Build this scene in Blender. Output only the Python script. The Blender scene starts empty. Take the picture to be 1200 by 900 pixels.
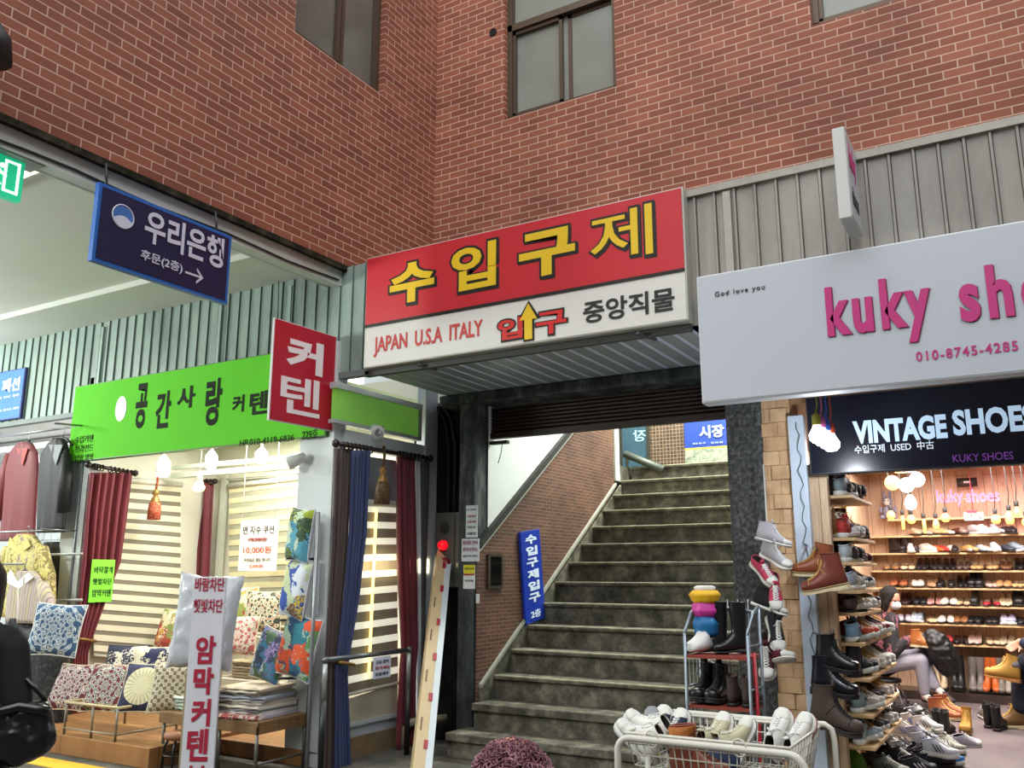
import bpy, math, random
from mathutils import Vector, Matrix, Euler
random.seed(7)
S = bpy.context.scene
COL = S.collection
# ---------------------------------------------------------------- camera, sky, light, exposure
F, PITCH, PSI, EYE = 1021.0, math.radians(12.16), math.radians(30.47), 1.45
cd = bpy.data.cameras.new('camera'); cam = bpy.data.objects.new('camera', cd); COL.objects.link(cam)
cam.location = (0, 0, EYE); cam.rotation_euler = (math.pi/2 + PITCH, 0, PSI)
cd.sensor_width = 36; cd.lens = 36*F/1200; cd.clip_start = .05; S.camera = cam
S.view_settings.view_transform = 'Standard'; S.view_settings.look = 'None'
S.view_settings.gamma = 1; S.view_settings.exposure = 0.0
try: S.view_settings.use_curve_mapping = False
except Exception: pass
W = bpy.data.worlds.new('sky'); S.world = W; W.use_nodes = True
bg = W.node_tree.nodes['Background']; bg.inputs[0].default_value = (.86, .93, 1, 1); bg.inputs[1].default_value = 2.05
def lamp(kind, name, loc, energy, col=(1, 1, 1), size=.3, rot=(0, 0, 0), sy=None, spot=None):
    l = bpy.data.lights.new(name, kind); l.energy = energy; l.color = col
    if kind == 'AREA':
        l.size = size
        if sy: l.shape = 'RECTANGLE'; l.size_y = sy
    elif kind == 'SUN': l.angle = size
    else: l.shadow_soft_size = size
    if spot: l.spot_size = spot; l.spot_blend = .6
    o = bpy.data.objects.new(name, l); o.location = loc; o.rotation_euler = rot; COL.objects.link(o); return o
lamp('SUN', 'sun', (2, -4, 12), 1.8, (1, .96, .9), math.radians(70), (math.radians(38), 0, math.radians(25)))
lamp('POINT', 'arcade_light', (-7.5, .4, 3.3), 480, (.95, 1, .95), .3)  # unseen arcade lamp, hung low to brighten the ceiling
lamp('POINT', 'arcade_light_far', (-10.5, 3.3, 3.3), 420, (.95, 1, .95), .3)  # another unseen one, for ceiling brightness farther left
lamp('AREA', 'curtain_shop_light', (-6.3, 6.0, 2.85), 130, (1, .97, .86), 1.8, sy=.8)
lamp('AREA', 'clothes_shop_light', (-9.4, 6.4, 2.9), 160, (.95, .98, 1), 1.5, sy=1)
lamp('AREA', 'shoe_shop_light', (-.55, 9.7, 2.6), 270, (1, .95, .91), 2.0, sy=3.0)
lamp('AREA', 'stair_light', (-3.2, 9.3, 5.3), 360, (.95, 1, .93), 1.2, sy=1.2)
S.cycles.max_bounces = 6; S.cycles.diffuse_bounces = 3; S.cycles.caustics_reflective = False; S.cycles.caustics_refractive = False
S.cycles.sample_clamp_indirect = 6
# ---------------------------------------------------------------- picture point -> point on a real plane
cp, sp = math.cos(PITCH), math.sin(PITCH)
HD = Vector((-math.sin(PSI), math.cos(PSI), 0)); RT = Vector((math.cos(PSI), math.sin(PSI), 0)); CAM = Vector((0, 0, EYE))
def ray(px, py):
    u, v = (px-600)/F, (450-py)/F
    return HD*(cp-v*sp) + RT*u + Vector((0, 0, sp+v*cp))
def aY(px, py, Y): d = ray(px, py); return CAM + d*(Y/d.y)
def aX(px, py, X): d = ray(px, py); return CAM + d*(X/d.x)
def aZ(px, py, Z): d = ray(px, py); return CAM + d*((Z-EYE)/d.z)
def aD(px, py, D): return CAM + ray(px, py)*D
# ---------------------------------------------------------------- materials
def lin(h):
    if not isinstance(h, str): return tuple(h)+((1,) if len(h) == 3 else ())
    c = [int(h[i:i+2], 16)/255 for i in (0, 2, 4)]
    return tuple((x/12.92 if x <= .04045 else ((x+.055)/1.055)**2.4) for x in c) + (1,)
MATS = {}
class G:
    """little node-graph helper"""
    def __init__(s, name):
        s.m = bpy.data.materials.new(name); s.m.use_nodes = True; s.t = s.m.node_tree; s.b = s.t.nodes['Principled BSDF']
    def n(s, t, **k):
        x = s.t.nodes.new(t)
        for a, b in k.items(): setattr(x, a, b)
        return x
    def l(s, a, b): s.t.links.new(a, b)
    def obj(s): return s.n('ShaderNodeTexCoord').outputs['Object']
    def math(s, op, a, b=0, c=None):
        x = s.n('ShaderNodeMath', operation=op)
        for i, v in enumerate((a, b, c)):
            if v is None: continue
            if isinstance(v, (int, float)): x.inputs[i].default_value = v
            else: s.l(v, x.inputs[i])
        return x.outputs[0]
    def noise(s, vec, scale, detail=3, rough=.6):
        x = s.n('ShaderNodeTexNoise'); x.inputs['Scale'].default_value = scale; x.inputs['Detail'].default_value = detail
        x.inputs['Roughness'].default_value = rough; s.l(vec, x.inputs['Vector']); return x.outputs['Fac']
    def mix(s, f, a, b, mode='MIX'):
        x = s.n('ShaderNodeMix', data_type='RGBA', blend_type=mode)
        for v, i in ((f, 0), (a, 6), (b, 7)):
            if isinstance(v, (int, float)): x.inputs[i].default_value = v
            elif isinstance(v, (tuple, str)): x.inputs[i].default_value = lin(v)
            else: s.l(v, x.inputs[i])
        return x.outputs[2]
    def ramp(s, f, stops, const=False):
        x = s.n('ShaderNodeValToRGB'); cr = x.color_ramp
        if const: cr.interpolation = 'CONSTANT'
        while len(cr.elements) < len(stops): cr.elements.new(.5)
        for e, (p, c) in zip(cr.elements, stops): e.position = p; e.color = lin(c)
        s.l(f, x.inputs[0]); return x.outputs[0]
    def col(s, c): s.l(c, s.b.inputs['Base Color'])
    def bump(s, h, d=.01, st=.5):
        x = s.n('ShaderNodeBump'); x.inputs['Distance'].default_value = d; x.inputs['Strength'].default_value = st
        s.l(h, x.inputs['Height']); s.l(x.outputs[0], s.b.inputs['Normal'])
    def comb(s, x, y, z=0):
        c = s.n('ShaderNodeCombineXYZ')
        for i, v in enumerate((x, y, z)):
            if isinstance(v, (int, float)): c.inputs[i].default_value = v
            else: s.l(v, c.inputs[i])
        return c.outputs[0]
    def sep(s, v): x = s.n('ShaderNodeSeparateXYZ'); s.l(v, x.inputs[0]); return x.outputs
def mt(col, rough=.6, metal=0, nz=0, ns=8, emit=0, coat=0, trans=0, ecol=None, bump=0):
    """procedural material: colour with soft wear noise"""
    key = (col if isinstance(col, str) else tuple(col), rough, metal, nz, ns, emit, coat, trans, ecol, bump)
    if key in MATS: return MATS[key]
    g = G('surface_%s' % (col if isinstance(col, str) else 'rgb')); b = g.b; c = lin(col)
    b.inputs['Base Color'].default_value = c; b.inputs['Roughness'].default_value = rough; b.inputs['Metallic'].default_value = metal
    if nz or bump:
        f = g.noise(g.obj(), ns, 5)
        if nz: g.col(g.mix(f, tuple(max(0, x*(1-nz)) for x in c[:3])+(1,), tuple(min(1, x*(1+nz)) for x in c[:3])+(1,)))
        if bump: g.bump(f, bump)
    if emit: b.inputs['Emission Color'].default_value = lin(ecol) if ecol else c; b.inputs['Emission Strength'].default_value = emit
    if coat: b.inputs['Coat Weight'].default_value = coat
    if trans: b.inputs['Transmission Weight'].default_value = trans
    MATS[key] = g.m; return g.m
def brick_mat(name, axes, c1, c2, mortar, bw, rh, ms=.004, stain=None, offset=.5, rough=.75, bumpd=.006, ns=1.3, grime=.35):
    g = G(name); o = g.sep(g.obj()); v = g.comb(o[axes[0]], o[axes[1]])
    t = g.n('ShaderNodeTexBrick', offset=offset); g.l(v, t.inputs['Vector'])
    t.inputs['Color1'].default_value = lin(c1); t.inputs['Color2'].default_value = lin(c2); t.inputs['Mortar'].default_value = lin(mortar)
    t.inputs['Scale'].default_value = 1; t.inputs['Brick Width'].default_value = bw; t.inputs['Row Height'].default_value = rh
    t.inputs['Mortar Size'].default_value = ms; t.inputs['Mortar Smooth'].default_value = .1; t.inputs['Bias'].default_value = -.1
    n = g.noise(g.obj(), ns, 6, .65); r = g.ramp(n, ((.32, (1-grime, 1-grime*1.05, 1-grime*1.05)), (.62, (1.0, 1.0, 1.0))))
    g.col(g.mix(1.0, t.outputs['Color'], r, 'MULTIPLY')); g.b.inputs['Roughness'].default_value = rough
    g.bump(g.math('SUBTRACT', 1, t.outputs['Fac']), bumpd, .6); return g.m
def mottled(name, c1, c2, c3, scale=6, rough=.8, bumpd=.004, stretch=(1, 1, 1)):
    g = G(name); m = g.n('ShaderNodeMapping'); m.inputs['Scale'].default_value = stretch; g.l(g.obj(), m.inputs[0])
    f = g.noise(m.outputs[0], scale, 8, .7)
    g.col(g.ramp(f, ((.3, c1), (.5, c2), (.68, c3)))); g.b.inputs['Roughness'].default_value = rough; g.b.inputs['Specular IOR Level'].default_value = .12 if rough > .65 else .4
    g.bump(g.noise(g.obj(), scale*6, 4), bumpd, .5); return g.m
def wood_mat(name, axes, c1, c2, gap, pl, pw, ns=5, rough=.55):
    """planks: length along axes[0], width along axes[1]"""
    g = G(name); o = g.sep(g.obj()); v = g.comb(o[axes[0]], o[axes[1]])
    t = g.n('ShaderNodeTexBrick', offset=.37); g.l(v, t.inputs['Vector'])
    t.inputs['Color1'].default_value = lin(c1); t.inputs['Color2'].default_value = lin(c2); t.inputs['Mortar'].default_value = lin(gap)
    t.inputs['Scale'].default_value = 1; t.inputs['Brick Width'].default_value = pl; t.inputs['Row Height'].default_value = pw
    t.inputs['Mortar Size'].default_value = .003
    sc = g.comb(g.math('MULTIPLY', o[axes[0]], 1.2), g.math('MULTIPLY', o[axes[1]], 14))
    f = g.noise(sc, ns, 5); r = g.ramp(f, ((.3, (.72, .66, .6)), (.65, (1, 1, 1))))
    kn = g.n('ShaderNodeTexVoronoi'); g.l(g.comb(g.math('MULTIPLY', o[axes[0]], 2.3), g.math('MULTIPLY', o[axes[1]], 5)), kn.inputs['Vector']); kn.inputs['Scale'].default_value = 1
    k = g.ramp(kn.outputs['Distance'], ((.03, (.35, .25, .18)), (.1, (1, 1, 1))))
    g.col(g.mix(1., g.mix(1., t.outputs['Color'], r, 'MULTIPLY'), k, 'MULTIPLY')); g.b.inputs['Roughness'].default_value = rough
    g.bump(g.math('SUBTRACT', 1, t.outputs['Fac']), .004, .5); return g.m
# ---------------------------------------------------------------- mesh builder
class MB:
    def __init__(s): s.v = []; s.f = []; s.mi = []; s.sm = []; s.mats = []
    def slot(s, m):
        if m is None: return 0
        if m not in s.mats: s.mats.append(m)
        return s.mats.index(m)
    def add(s, vs, fs, m=None, sm=False):
        b = len(s.v); k = s.slot(m); s.v += [tuple(x) for x in vs]
        for f in fs: s.f.append([b+i for i in f]); s.mi.append(k); s.sm.append(sm)
        return s
    def box(s, a, b, m=None, M=None, bev=0):
        x0, x1 = sorted((a[0], b[0])); y0, y1 = sorted((a[1], b[1])); z0, z1 = sorted((a[2], b[2]))
        vs = [Vector(p) for p in ((x0,y0,z0),(x1,y0,z0),(x1,y1,z0),(x0,y1,z0),(x0,y0,z1),(x1,y0,z1),(x1,y1,z1),(x0,y1,z1))]
        if M is not None: vs = [M @ p for p in vs]
        return s.add(vs, ((3,2,1,0),(4,5,6,7),(0,1,5,4),(1,2,6,5),(2,3,7,6),(3,0,4,7)), m)
    def quad(s, a, b, c, d, m=None): return s.add((a, b, c, d), ((0, 1, 2, 3),), m)
    def slab(s, P, U, V, w, h, t, m=None):
        """board: front face spans U,V from P, thickness t behind it"""
        P, U, V = Vector(P), Vector(U).normalized(), Vector(V).normalized(); N = U.cross(V)
        a = [P, P+U*w, P+U*w+V*h, P+V*h]; b = [q-N*t for q in a]
        return s.add(a+b, ((0,1,2,3),(7,6,5,4),(0,4,5,1),(1,5,6,2),(2,6,7,3),(3,7,4,0)), m)
    def prism(s, poly, D, m=None, sm=False):
        """polygon (3-D points) pushed along D"""
        D = Vector(D); n = len(poly); a = [Vector(p) for p in poly]; b = [p+D for p in a]
        fs = [tuple(range(n))[::-1], tuple(range(n, 2*n))] + [(i, (i+1) % n, n+(i+1) % n, n+i) for i in range(n)]
        return s.add(a+b, fs, m, sm)
    def rings(s, R, m=None, cap0=True, cap1=True, sm=True, closed=True):
        n = len(R[0]); vs = [p for r in R for p in r]; fs = []
        for i in range(len(R)-1):
            for j in range(n if closed else n-1):
                k = (j+1) % n; fs.append((i*n+j, i*n+k, (i+1)*n+k, (i+1)*n+j))
        if closed and cap0: fs.append(tuple(range(n))[::-1])
        if closed and cap1: fs.append(tuple(range((len(R)-1)*n, len(R)*n)))
        return s.add(vs, fs, m, sm)
    def tube(s, pts, r, m=None, n=8, closed=False):
        pts = [Vector(p) for p in pts]; R = []; up = None; L = len(pts)
        for i, p in enumerate(pts):
            a = pts[i-1] if i else (pts[-1] if closed else p); b = pts[(i+1) % L] if (i < L-1 or closed) else p
            t = (b-a).normalized()
            if up is None: up = Vector((0,0,1)) if abs(t.z) < .9 else Vector((1,0,0))
            x = t.cross(up); x = x.normalized() if x.length > 1e-5 else t.orthogonal().normalized(); up = x.cross(t).normalized()
            rr = r[i] if isinstance(r, (list, tuple)) else r
            R.append([p+(x*math.cos(2*math.pi*k/n)+up*math.sin(2*math.pi*k/n))*rr for k in range(n)])
        if closed: R.append(R[0])
        return s.rings(R, m, not closed, not closed)
    def lathe(s, prof, c, m=None, n=16, axis=None):
        """prof: (radius, height) list turned about the vertical (or axis matrix) at c"""
        c = Vector(c); M = axis or Matrix.Identity(3)
        R = [[c + M @ Vector((r*math.cos(2*math.pi*k/n), r*math.sin(2*math.pi*k/n), z)) for k in range(n)] for r, z in prof]
        return s.rings(R, m)
    def ball(s, c, r, m=None, n=12, sc=(1, 1, 1)):
        c = Vector(c); R = []
        for i in range(1, n//2+1):
            a = math.pi*(i-.5)/(n//2)
            R.append([c+Vector((r*sc[0]*math.sin(a)*math.cos(2*math.pi*k/n), r*sc[1]*math.sin(a)*math.sin(2*math.pi*k/n), -r*sc[2]*math.cos(a))) for k in range(n)])
        return s.rings(R, m)
    def torus(s, c, R0, r, m=None, ax=(0, 0, 1), n=16, k=6):
        ax = Vector(ax).normalized(); u = ax.orthogonal().normalized(); w = ax.cross(u)
        return s.tube([Vector(c)+(u*math.cos(2*math.pi*i/n)+w*math.sin(2*math.pi*i/n))*R0 for i in range(n)], r, m, k, True)
    def mesh(s, name):
        me = bpy.data.meshes.new(name); me.from_pydata(s.v, [], s.f)
        for m in s.mats: me.materials.append(m)
        me.polygons.foreach_set('material_index', s.mi); me.polygons.foreach_set('use_smooth', s.sm); me.update(); return me
def link(o, parent=None):
    COL.objects.link(o)
    if parent is not None:
        o.parent = parent; o.matrix_parent_inverse = ROOTS.get(parent.name, Matrix.Identity(4))
    return o
ROOTS = {}
def obj(name, mb, m=None, parent=None, bev=0):
    if m is not None and not mb.mats: mb.mats.append(m)
    o = bpy.data.objects.new(name, mb.mesh(name)); link(o, parent)
    if bev:
        x = o.modifiers.new('edge', 'BEVEL'); x.width = bev; x.segments = 2; x.limit_method = 'ANGLE'
    return o
def tag(o, label=None, cat=None, group=None, kind=None):
    if label: o['label'] = label
    if cat: o['category'] = cat
    if group: o['group'] = group
    if kind: o['kind'] = kind
    return o
def thing(name, label, cat, loc=(0, 0, 0), group=None):
    """an empty at the thing's base; children are built in place-coordinates"""
    o = bpy.data.objects.new(name, None); o.empty_display_size = .1; o.location = loc; COL.objects.link(o)
    ROOTS[o.name] = Matrix.Translation(-Vector(loc)); return tag(o, label, cat, group)
def struct(name, mb, m=None, bev=0):
    return tag(obj(name, mb, m, None, bev), kind='structure')
def bake(o, vox=0, it=0):
    """freeze modifiers; optional voxel merge so a body is one surface"""
    if vox:
        x = o.modifiers.new('r', 'REMESH'); x.mode = 'VOXEL'; x.voxel_size = vox; x.use_smooth_shade = True
    if it:
        x = o.modifiers.new('s', 'SMOOTH'); x.factor = .5; x.iterations = it
    bpy.context.view_layer.update(); dg = bpy.context.evaluated_depsgraph_get()
    me = bpy.data.meshes.new_from_object(o.evaluated_get(dg)); old = o.data; ms = list(old.materials); o.modifiers.clear(); o.data = me
    if not me.materials:
        for q in ms: me.materials.append(q)
    me.polygons.foreach_set('use_smooth', [True]*len(me.polygons)); return o
def text(body, P, U, V, w, h, m, parent, name='lettering', bold=0, ext=.003, lift=.002, shear=0, mirror=False, space=1):
    c = bpy.data.curves.new('t', 'FONT'); c.body = body; c.size = 1; c.resolution_u = 3; c.offset = bold; c.extrude = .01; c.shear = shear; c.space_character = space
    o = bpy.data.objects.new('t', c); COL.objects.link(o); bpy.context.view_layer.update()
    me = bpy.data.meshes.new_from_object(o.evaluated_get(bpy.context.evaluated_depsgraph_get())); bpy.data.objects.remove(o); bpy.data.curves.remove(c)
    xs = [v.co.x for v in me.vertices]; ys = [v.co.y for v in me.vertices]
    x0, x1, y0, y1 = min(xs), max(xs), min(ys), max(ys); P, U, V = Vector(P), Vector(U).normalized(), Vector(V).normalized(); N = U.cross(V)
    sx = (w/(x1-x0)) if w else h/(y1-y0); sy = h/(y1-y0)
    for v in me.vertices:
        x = (x1-v.co.x) if mirror else (v.co.x-x0)
        v.co = P+U*(x*sx)+V*((v.co.y-y0)*sy)+N*(lift+ext*(v.co.z+.01)/.02)
    me.materials.clear(); me.materials.append(m); me.name = name
    return link(bpy.data.objects.new(name, me), parent)
X1, Y1, Z1 = Vector((1, 0, 0)), Vector((0, 1, 0)), Vector((0, 0, 1))
def textY(body, bl, tr, Y, m, parent, **k):
    a, b = aY(*bl, Y), aY(*tr, Y); return text(body, a, X1, Z1, b.x-a.x, b.z-a.z, m, parent, **k)
def textX(body, bl, tr, X, m, parent, **k):
    a, b = aX(*bl, X), aX(*tr, X); return text(body, a, Y1, Z1, b.y-a.y, b.z-a.z, m, parent, **k)
# ================================================================ THE BUILDING
XL, Y0, YF, ZC, ZT = -4.78, 6.6, 5.35, 3.03, 3.97   # left brick plane, main facade, fascia plane, canopy underside, fascia top
BR_L = brick_mat('brick_left', (1, 2), '80452f', '98583f', 'c8a290', .2, .0665, .0045, grime=.28)
BR_B = brick_mat('brick_main', (0, 2), '8c4e38', 'a66248', 'd2ae9a', .2, .0665, .0048, grime=.3)
CONC = mottled('stair_concrete', '33322d', '605d52', '8d8776', 7, .85, .006)
CONCD = mottled('pilaster_stone', '26292a', '44494a', '7a807c', 5, .7, .004, (1, 1, .35))
GRAN = mottled('granite_column', '232425', '4a4b4c', '7b7b7a', 30, .7, .004)
def hole_wall(name, m, axis, c, u0, u1, z0, z1, holes, depth):
    """wall at axis=c with rectangular openings and returns `depth` deep, facing the alley"""
    mb = MB(); us = sorted({u0, u1, *[h[0] for h in holes], *[h[1] for h in holes]}); zs = sorted({z0, z1, *[h[2] for h in holes], *[h[3] for h in holes]})
    P = (lambda u, z, d=0: (c-d, u, z)) if axis == 'X' else (lambda u, z, d=0: (u, c+d, z))
    for i in range(len(us)-1):
        for j in range(len(zs)-1):
            um, zm = (us[i]+us[i+1])/2, (zs[j]+zs[j+1])/2
            if any(h[0] < um < h[1] and h[2] < zm < h[3] for h in holes): continue
            mb.quad(P(us[i], zs[j]), P(us[i+1], zs[j]), P(us[i+1], zs[j+1]), P(us[i], zs[j+1]), m)
    for a, b, e, f in holes:
        for (p, q) in (((a, e), (b, e)), ((b, e), (b, f)), ((b, f), (a, f)), ((a, f), (a, e))):
            mb.quad(P(*p), P(*q), P(q[0], q[1], depth), P(p[0], p[1], depth), m)
    mb.quad(P(u0, z0), P(u1, z0), P(u1, z0, .35), P(u0, z0, .35), m)
    return struct(name, mb)
w1a, w1b = aX(345, 40, XL), aX(449, 112, XL)
w2a, w2b = aY(591, 137, Y0), aY(722, 101, Y0); w3a = aY(951, 30, Y0)
hole_wall('wall_left', BR_L, 'X', XL, -4, Y0, ZT, 9.5, [(w1a.y, w1b.y, w1b.z, 8.2)], .14)
hole_wall('wall_back', BR_B, 'Y', Y0, XL, 4.5, 3.5, 9.5, [(w2a.x, w2b.x, w2b.z, 7.6), (w3a.x, w3a.x+1.3, w3a.z, 7.6)], .14)
ALU = mt('5a4a3c', .45, .5, .2); GLASSD = mt('8c8f86', .15, 0, .25, 2.2); GLASS2 = mt('6a655e', .15, 0, .3, 2.2)
def window(name, axis, c, u0, u1, z0, z1, mul, tr, gm):
    """aluminium window: frame, sashes, dusty panes set back in the brick reveal"""
    P = (lambda u, z, d: Vector((c-d, u, z))) if axis == 'X' else (lambda u, z, d: Vector((u, c+d, z)))
    mb = MB()
    for a, b in (((u0, z0), (u1, z0+.05)), ((u0, z1-.05), (u1, z1)), ((u0, z0), (u0+.05, z1)), ((u1-.05, z0), (u1, z1)), ((u0, tr-.03), (u1, tr+.04))):
        mb.box(P(*a, .06), P(*b, .15))
    o = struct(name, mb, ALU); sd = .085
    for i, (a, b) in enumerate(zip([u0]+mul, mul+[u1])):
        d = sd + .03*(i % 2); s = MB()
        for p, q in (((a+.04, z0+.05), (b-.01, z0+.09)), ((a+.04, tr-.07), (b-.01, tr-.03)), ((a+.04, z0+.05), (a+.08, tr-.03)), ((b-.045, z0+.05), (b-.01, tr-.03))):
            s.box(P(*p, d), P(*q, d+.03))
        obj('sash', s, ALU, o)
    obj('pane', MB().quad(P(u0, z0, .125), P(u1, z0, .125), P(u1, z1, .125), P(u0, z1, .125)), gm, o)
window('window_1', 'X', XL, w1a.y, w1b.y, w1b.z, 8.2, [(w1a.y*.45+w1b.y*.55)], 7.5, GLASS2)
window('window_2', 'Y', Y0, w2a.x, w2b.x, w2b.z, 7.6, [aY(656, 118, Y0).x], aY(656, 8, Y0).z, GLASSD)
window('window_3', 'Y', Y0, w3a.x, w3a.x+1.3, w3a.z, 7.6, [w3a.x+.65], 7.0, GLASSD)
# ground
hc_ = aY(578, 38, Y0); tag(obj('vent_hole', MB().torus((hc_.x, Y0-.004, hc_.z), .035, .008, None, (0, 1, 0)).prism([(hc_.x+.034*math.cos(t), Y0-.006, hc_.z+.034*math.sin(t)) for t in [i*math.pi/8 for i in range(16)]], (0, .004, 0)), mt('0c0a09', .8)), 'small round black vent hole in the brick beside the tall window', 'vent')
wl = aX(-12, 70, XL); r_ = thing('wall_lamp', 'black lamp fixture on the brick wall at the top left picture edge', 'lamp', wl)
obj('shade', MB().lathe([(.13, -.12), (.11, .02), (.05, .1), (.02, .12)], wl+Vector((.2, -.12, 0)), None, 14), mt('141416', .5), r_); obj('arm', MB().tube([wl+Vector((.2, -.12, .11)), wl+Vector((.1, -.12, .16)), wl+Vector((0, -.12, .14))], .012), mt('141416', .5), r_)
fl = MB().quad((-16, -6, 0), (8, -6, 0), (8, 16, 0), (-16, 16, 0))
struct('floor', fl, mottled('alley_floor', '3d3c38', '5b5852', '706b63', 3, .7, .003))
yl = aZ(30, 884, 0)
struct('trim_1', MB().box((-9, yl.y-.2, 0), (-5.9, yl.y, .006)), mt('d8a92a', .6, 0, .25, 20))
# the buildings across the alley (behind the viewer)
struct('wall_front', MB().quad((-16, -5, 0), (8, -5, 0), (8, -5, 6.5), (-16, -5, 6.5)), mottled('far_render', '57534d', '7d766c', '8d8880', 1))  # unseen building opposite, added to block low sky light
struct('wall_right', MB().box((4.5, -5, 0), (4.6, 16, 9.5)), mottled('right_render', '57534d', '7d766c', '8d8880', 1))
# arcade ceiling under the left building
CEIL = mt('c3c7bd', .8, 0, .08, 1.2)
c_ = MB().quad((-16, -4, 4.03), (XL-.2, -4, 4.03), (XL-.2, YF+.05, 4.03), (-16, YF+.05, 4.03))
struct('ceiling', c_, CEIL)
b_ = MB(); b_.box((-16, 4.75, 3.975), (XL-.2, YF+.06, 4.035))
struct('trim_2', b_, CEIL)
struct('trim_3', MB().box((XL-.14, -4, 3.82), (XL-.045, YF+.4, 3.969)), mt('c9cec8', .6, 0, .12, 6))
struct('trim_15', MB().box((XL-.03, -4, ZT-.025), (XL+.012, Y0-.6, ZT+.02)), mottled('soot_edge', '15130f', '2c2820', '4a4438', 9, .9, .01))
pp = MB().tube([(XL-.2, y, 3.85) for y in (-3, 1, 3, 5.34)], .02)
tag(obj('conduit_pipe', pp, mt('d2d5cf', .5, 0, .15, 12)), 'long pale conduit pipe running under the left brick wall edge', 'pipe')
wr = MB().tube([(XL-.035, y, 3.85+.01*math.sin(y*5)) for y in [i*.3-1 for i in range(22)]], .008)
tag(obj('electric_cable', wr, mt('16181a', .5)), 'thin black cable strung beside the pale conduit pipe', 'cable')
# corrugated metal bands
def ribbed(name, x0, x1, y, z0, z1, m, m2, pitch=.135, cap=None):
    mb = MB(); pts = [(x0, 0)]; n = int((x1-x0)/pitch)
    for i in range(n+1):
        x = x0+i*pitch+.05
        if x+.03 < x1: pts += [(x, 0), (x+.006, -.016), (x+.02, -.016), (x+.026, 0)]
    pts.append((x1, 0))
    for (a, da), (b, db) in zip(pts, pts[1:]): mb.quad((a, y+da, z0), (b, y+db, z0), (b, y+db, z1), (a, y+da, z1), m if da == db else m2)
    if cap: mb.box((x0, y-.03, z1-.05), (x1, y+.06, z1), cap)
    return struct(name, mb)
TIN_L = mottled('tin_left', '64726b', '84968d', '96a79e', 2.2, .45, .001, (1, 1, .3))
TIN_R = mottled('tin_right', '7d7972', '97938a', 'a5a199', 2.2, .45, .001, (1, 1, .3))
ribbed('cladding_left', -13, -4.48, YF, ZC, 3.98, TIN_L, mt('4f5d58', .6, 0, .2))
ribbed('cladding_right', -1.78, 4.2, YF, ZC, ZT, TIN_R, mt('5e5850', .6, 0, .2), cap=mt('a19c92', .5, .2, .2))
mb = MB()
for x in (-8.05, -6.3, -5.42): mb.box((x, YF-.025, ZC+.04), (x+.035, YF, 3.92))
struct('trim_4', mb, mt('8ea198', .5, .1, .2))
struct('trim_5', MB().box((-1.52, YF-.03, 2.9), (-1.47, YF, ZT-.07)), mt('a8a59c', .5, .2, .2))
struct('trim_6', MB().box((-13, YF-.02, ZC-.02), (-4.48, YF+.05, ZC+.03)), mt('6b7472', .6, 0, .2))
struct('wall_fascia_core', MB().box((-4.48, YF, ZC+.02), (-1.78, YF+.06, ZT)), mt('6d6b66', .6))
struct('roof_canopy', MB().box((XL, YF+.06, ZT-.08), (4.2, Y0, ZT-.04)), mt('8a867e', .7, 0, .2))
# canopy underside, ribs running into the entrance
mb = MB(); x = -4.5
SOF = mt('9aa6a8', .35, .2, .15, 4); SOFR = mt('c8cce0', .3, .2)
while x < -1.8:
    mb.quad((x, YF+.02, ZC), (x+.105, YF+.02, ZC), (x+.105, Y0, ZC), (x, Y0, ZC), SOF)
    mb.quad((x+.105, YF+.02, ZC), (x+.135, YF+.02, ZC+.012), (x+.135, Y0, ZC+.012), (x+.105, Y0, ZC), SOFR); x += .135
struct('ceiling_canopy', mb)
struct('ceiling_right', MB().quad((-1.8, YF, ZC), (4.2, YF, ZC), (4.2, 6.9, ZC), (-1.8, 6.9, ZC)), mt('6d7280', .6, 0, .2))
struct('trim_7', MB().box((-4.52, YF-.02, ZC-.035), (-1.78, YF+.03, ZC+.01)), mt('50524f', .6, .2, .2))
# ---------------------------------------------------------------- stairwell
XA, XB = -4.15, -1.9
n = 14; R_, T_ = .193, .29
st = MB(); NOSE = mottled('step_nosing', '6f6d5a', '8f8b76', 'aaa58d', 14, .7)
for i in range(n):
    y = 6.1+T_*i + (.03 if i > 1 else 0); z = R_*(i+1); xl = XA-.06 if i == 0 else XA
    y2 = 6.1+T_*(i+1)+.04 if i < n-1 else 11.2
    st.box((xl+.0, y+.03, max(0, z-R_*2)), (XB, y2, z-.03), CONC)
    st.box((xl, y, z-.06 if i < 2 else z-.035), (XB, y2, z), CONC if i < 2 else CONC)
    if i > 1: st.box((xl+.02, y-.004, z-.016), (XB, y+.05, z+.002), NOSE)
struct('staircase', st, bev=.008)
BRS = brick_mat('stair_brick', (1, 2), '553628', '704935', '8a7460', .13, .034, .0028, grime=.45)
PLAS = mt('e6ebe7', .8, 0, .06, 3)
sw = MB(); d0, d1 = aX(566, 632, XA), aX(662, 512, XA); k = (d1.z-d0.z)/(d1.y-d0.y); yE = 9.42
zz = lambda y: d0.z+k*(y-d0.y)
sw.quad((XA, Y0-.15, 0), (XA, yE, 0), (XA, yE, zz(yE)), (XA, Y0-.15, zz(Y0-.15)), BRS)
sw.quad((XA, Y0+.03, zz(Y0+.03)), (XA, yE, zz(yE)), (XA, yE, 6), (XA, Y0+.03, 6), PLAS)
struct('wall_stair_left', sw)
tr = MB(); tr.prism([(XA, 6.46, zz(6.46)-.02), (XA, yE, zz(yE)-.02), (XA, yE, zz(yE)+.05), (XA, 6.46, zz(6.46)+.05)], (.04, 0, 0), mt('22241f', .5))
tr.prism([(XA, 6.46, zz(6.46)-.045), (XA, yE, zz(yE)-.045), (XA, yE, zz(yE)-.02), (XA, 6.46, zz(6.46)-.02)], (.03, 0, 0), mt('b8c0b8', .5))
struct('trim_8', tr)
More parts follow.
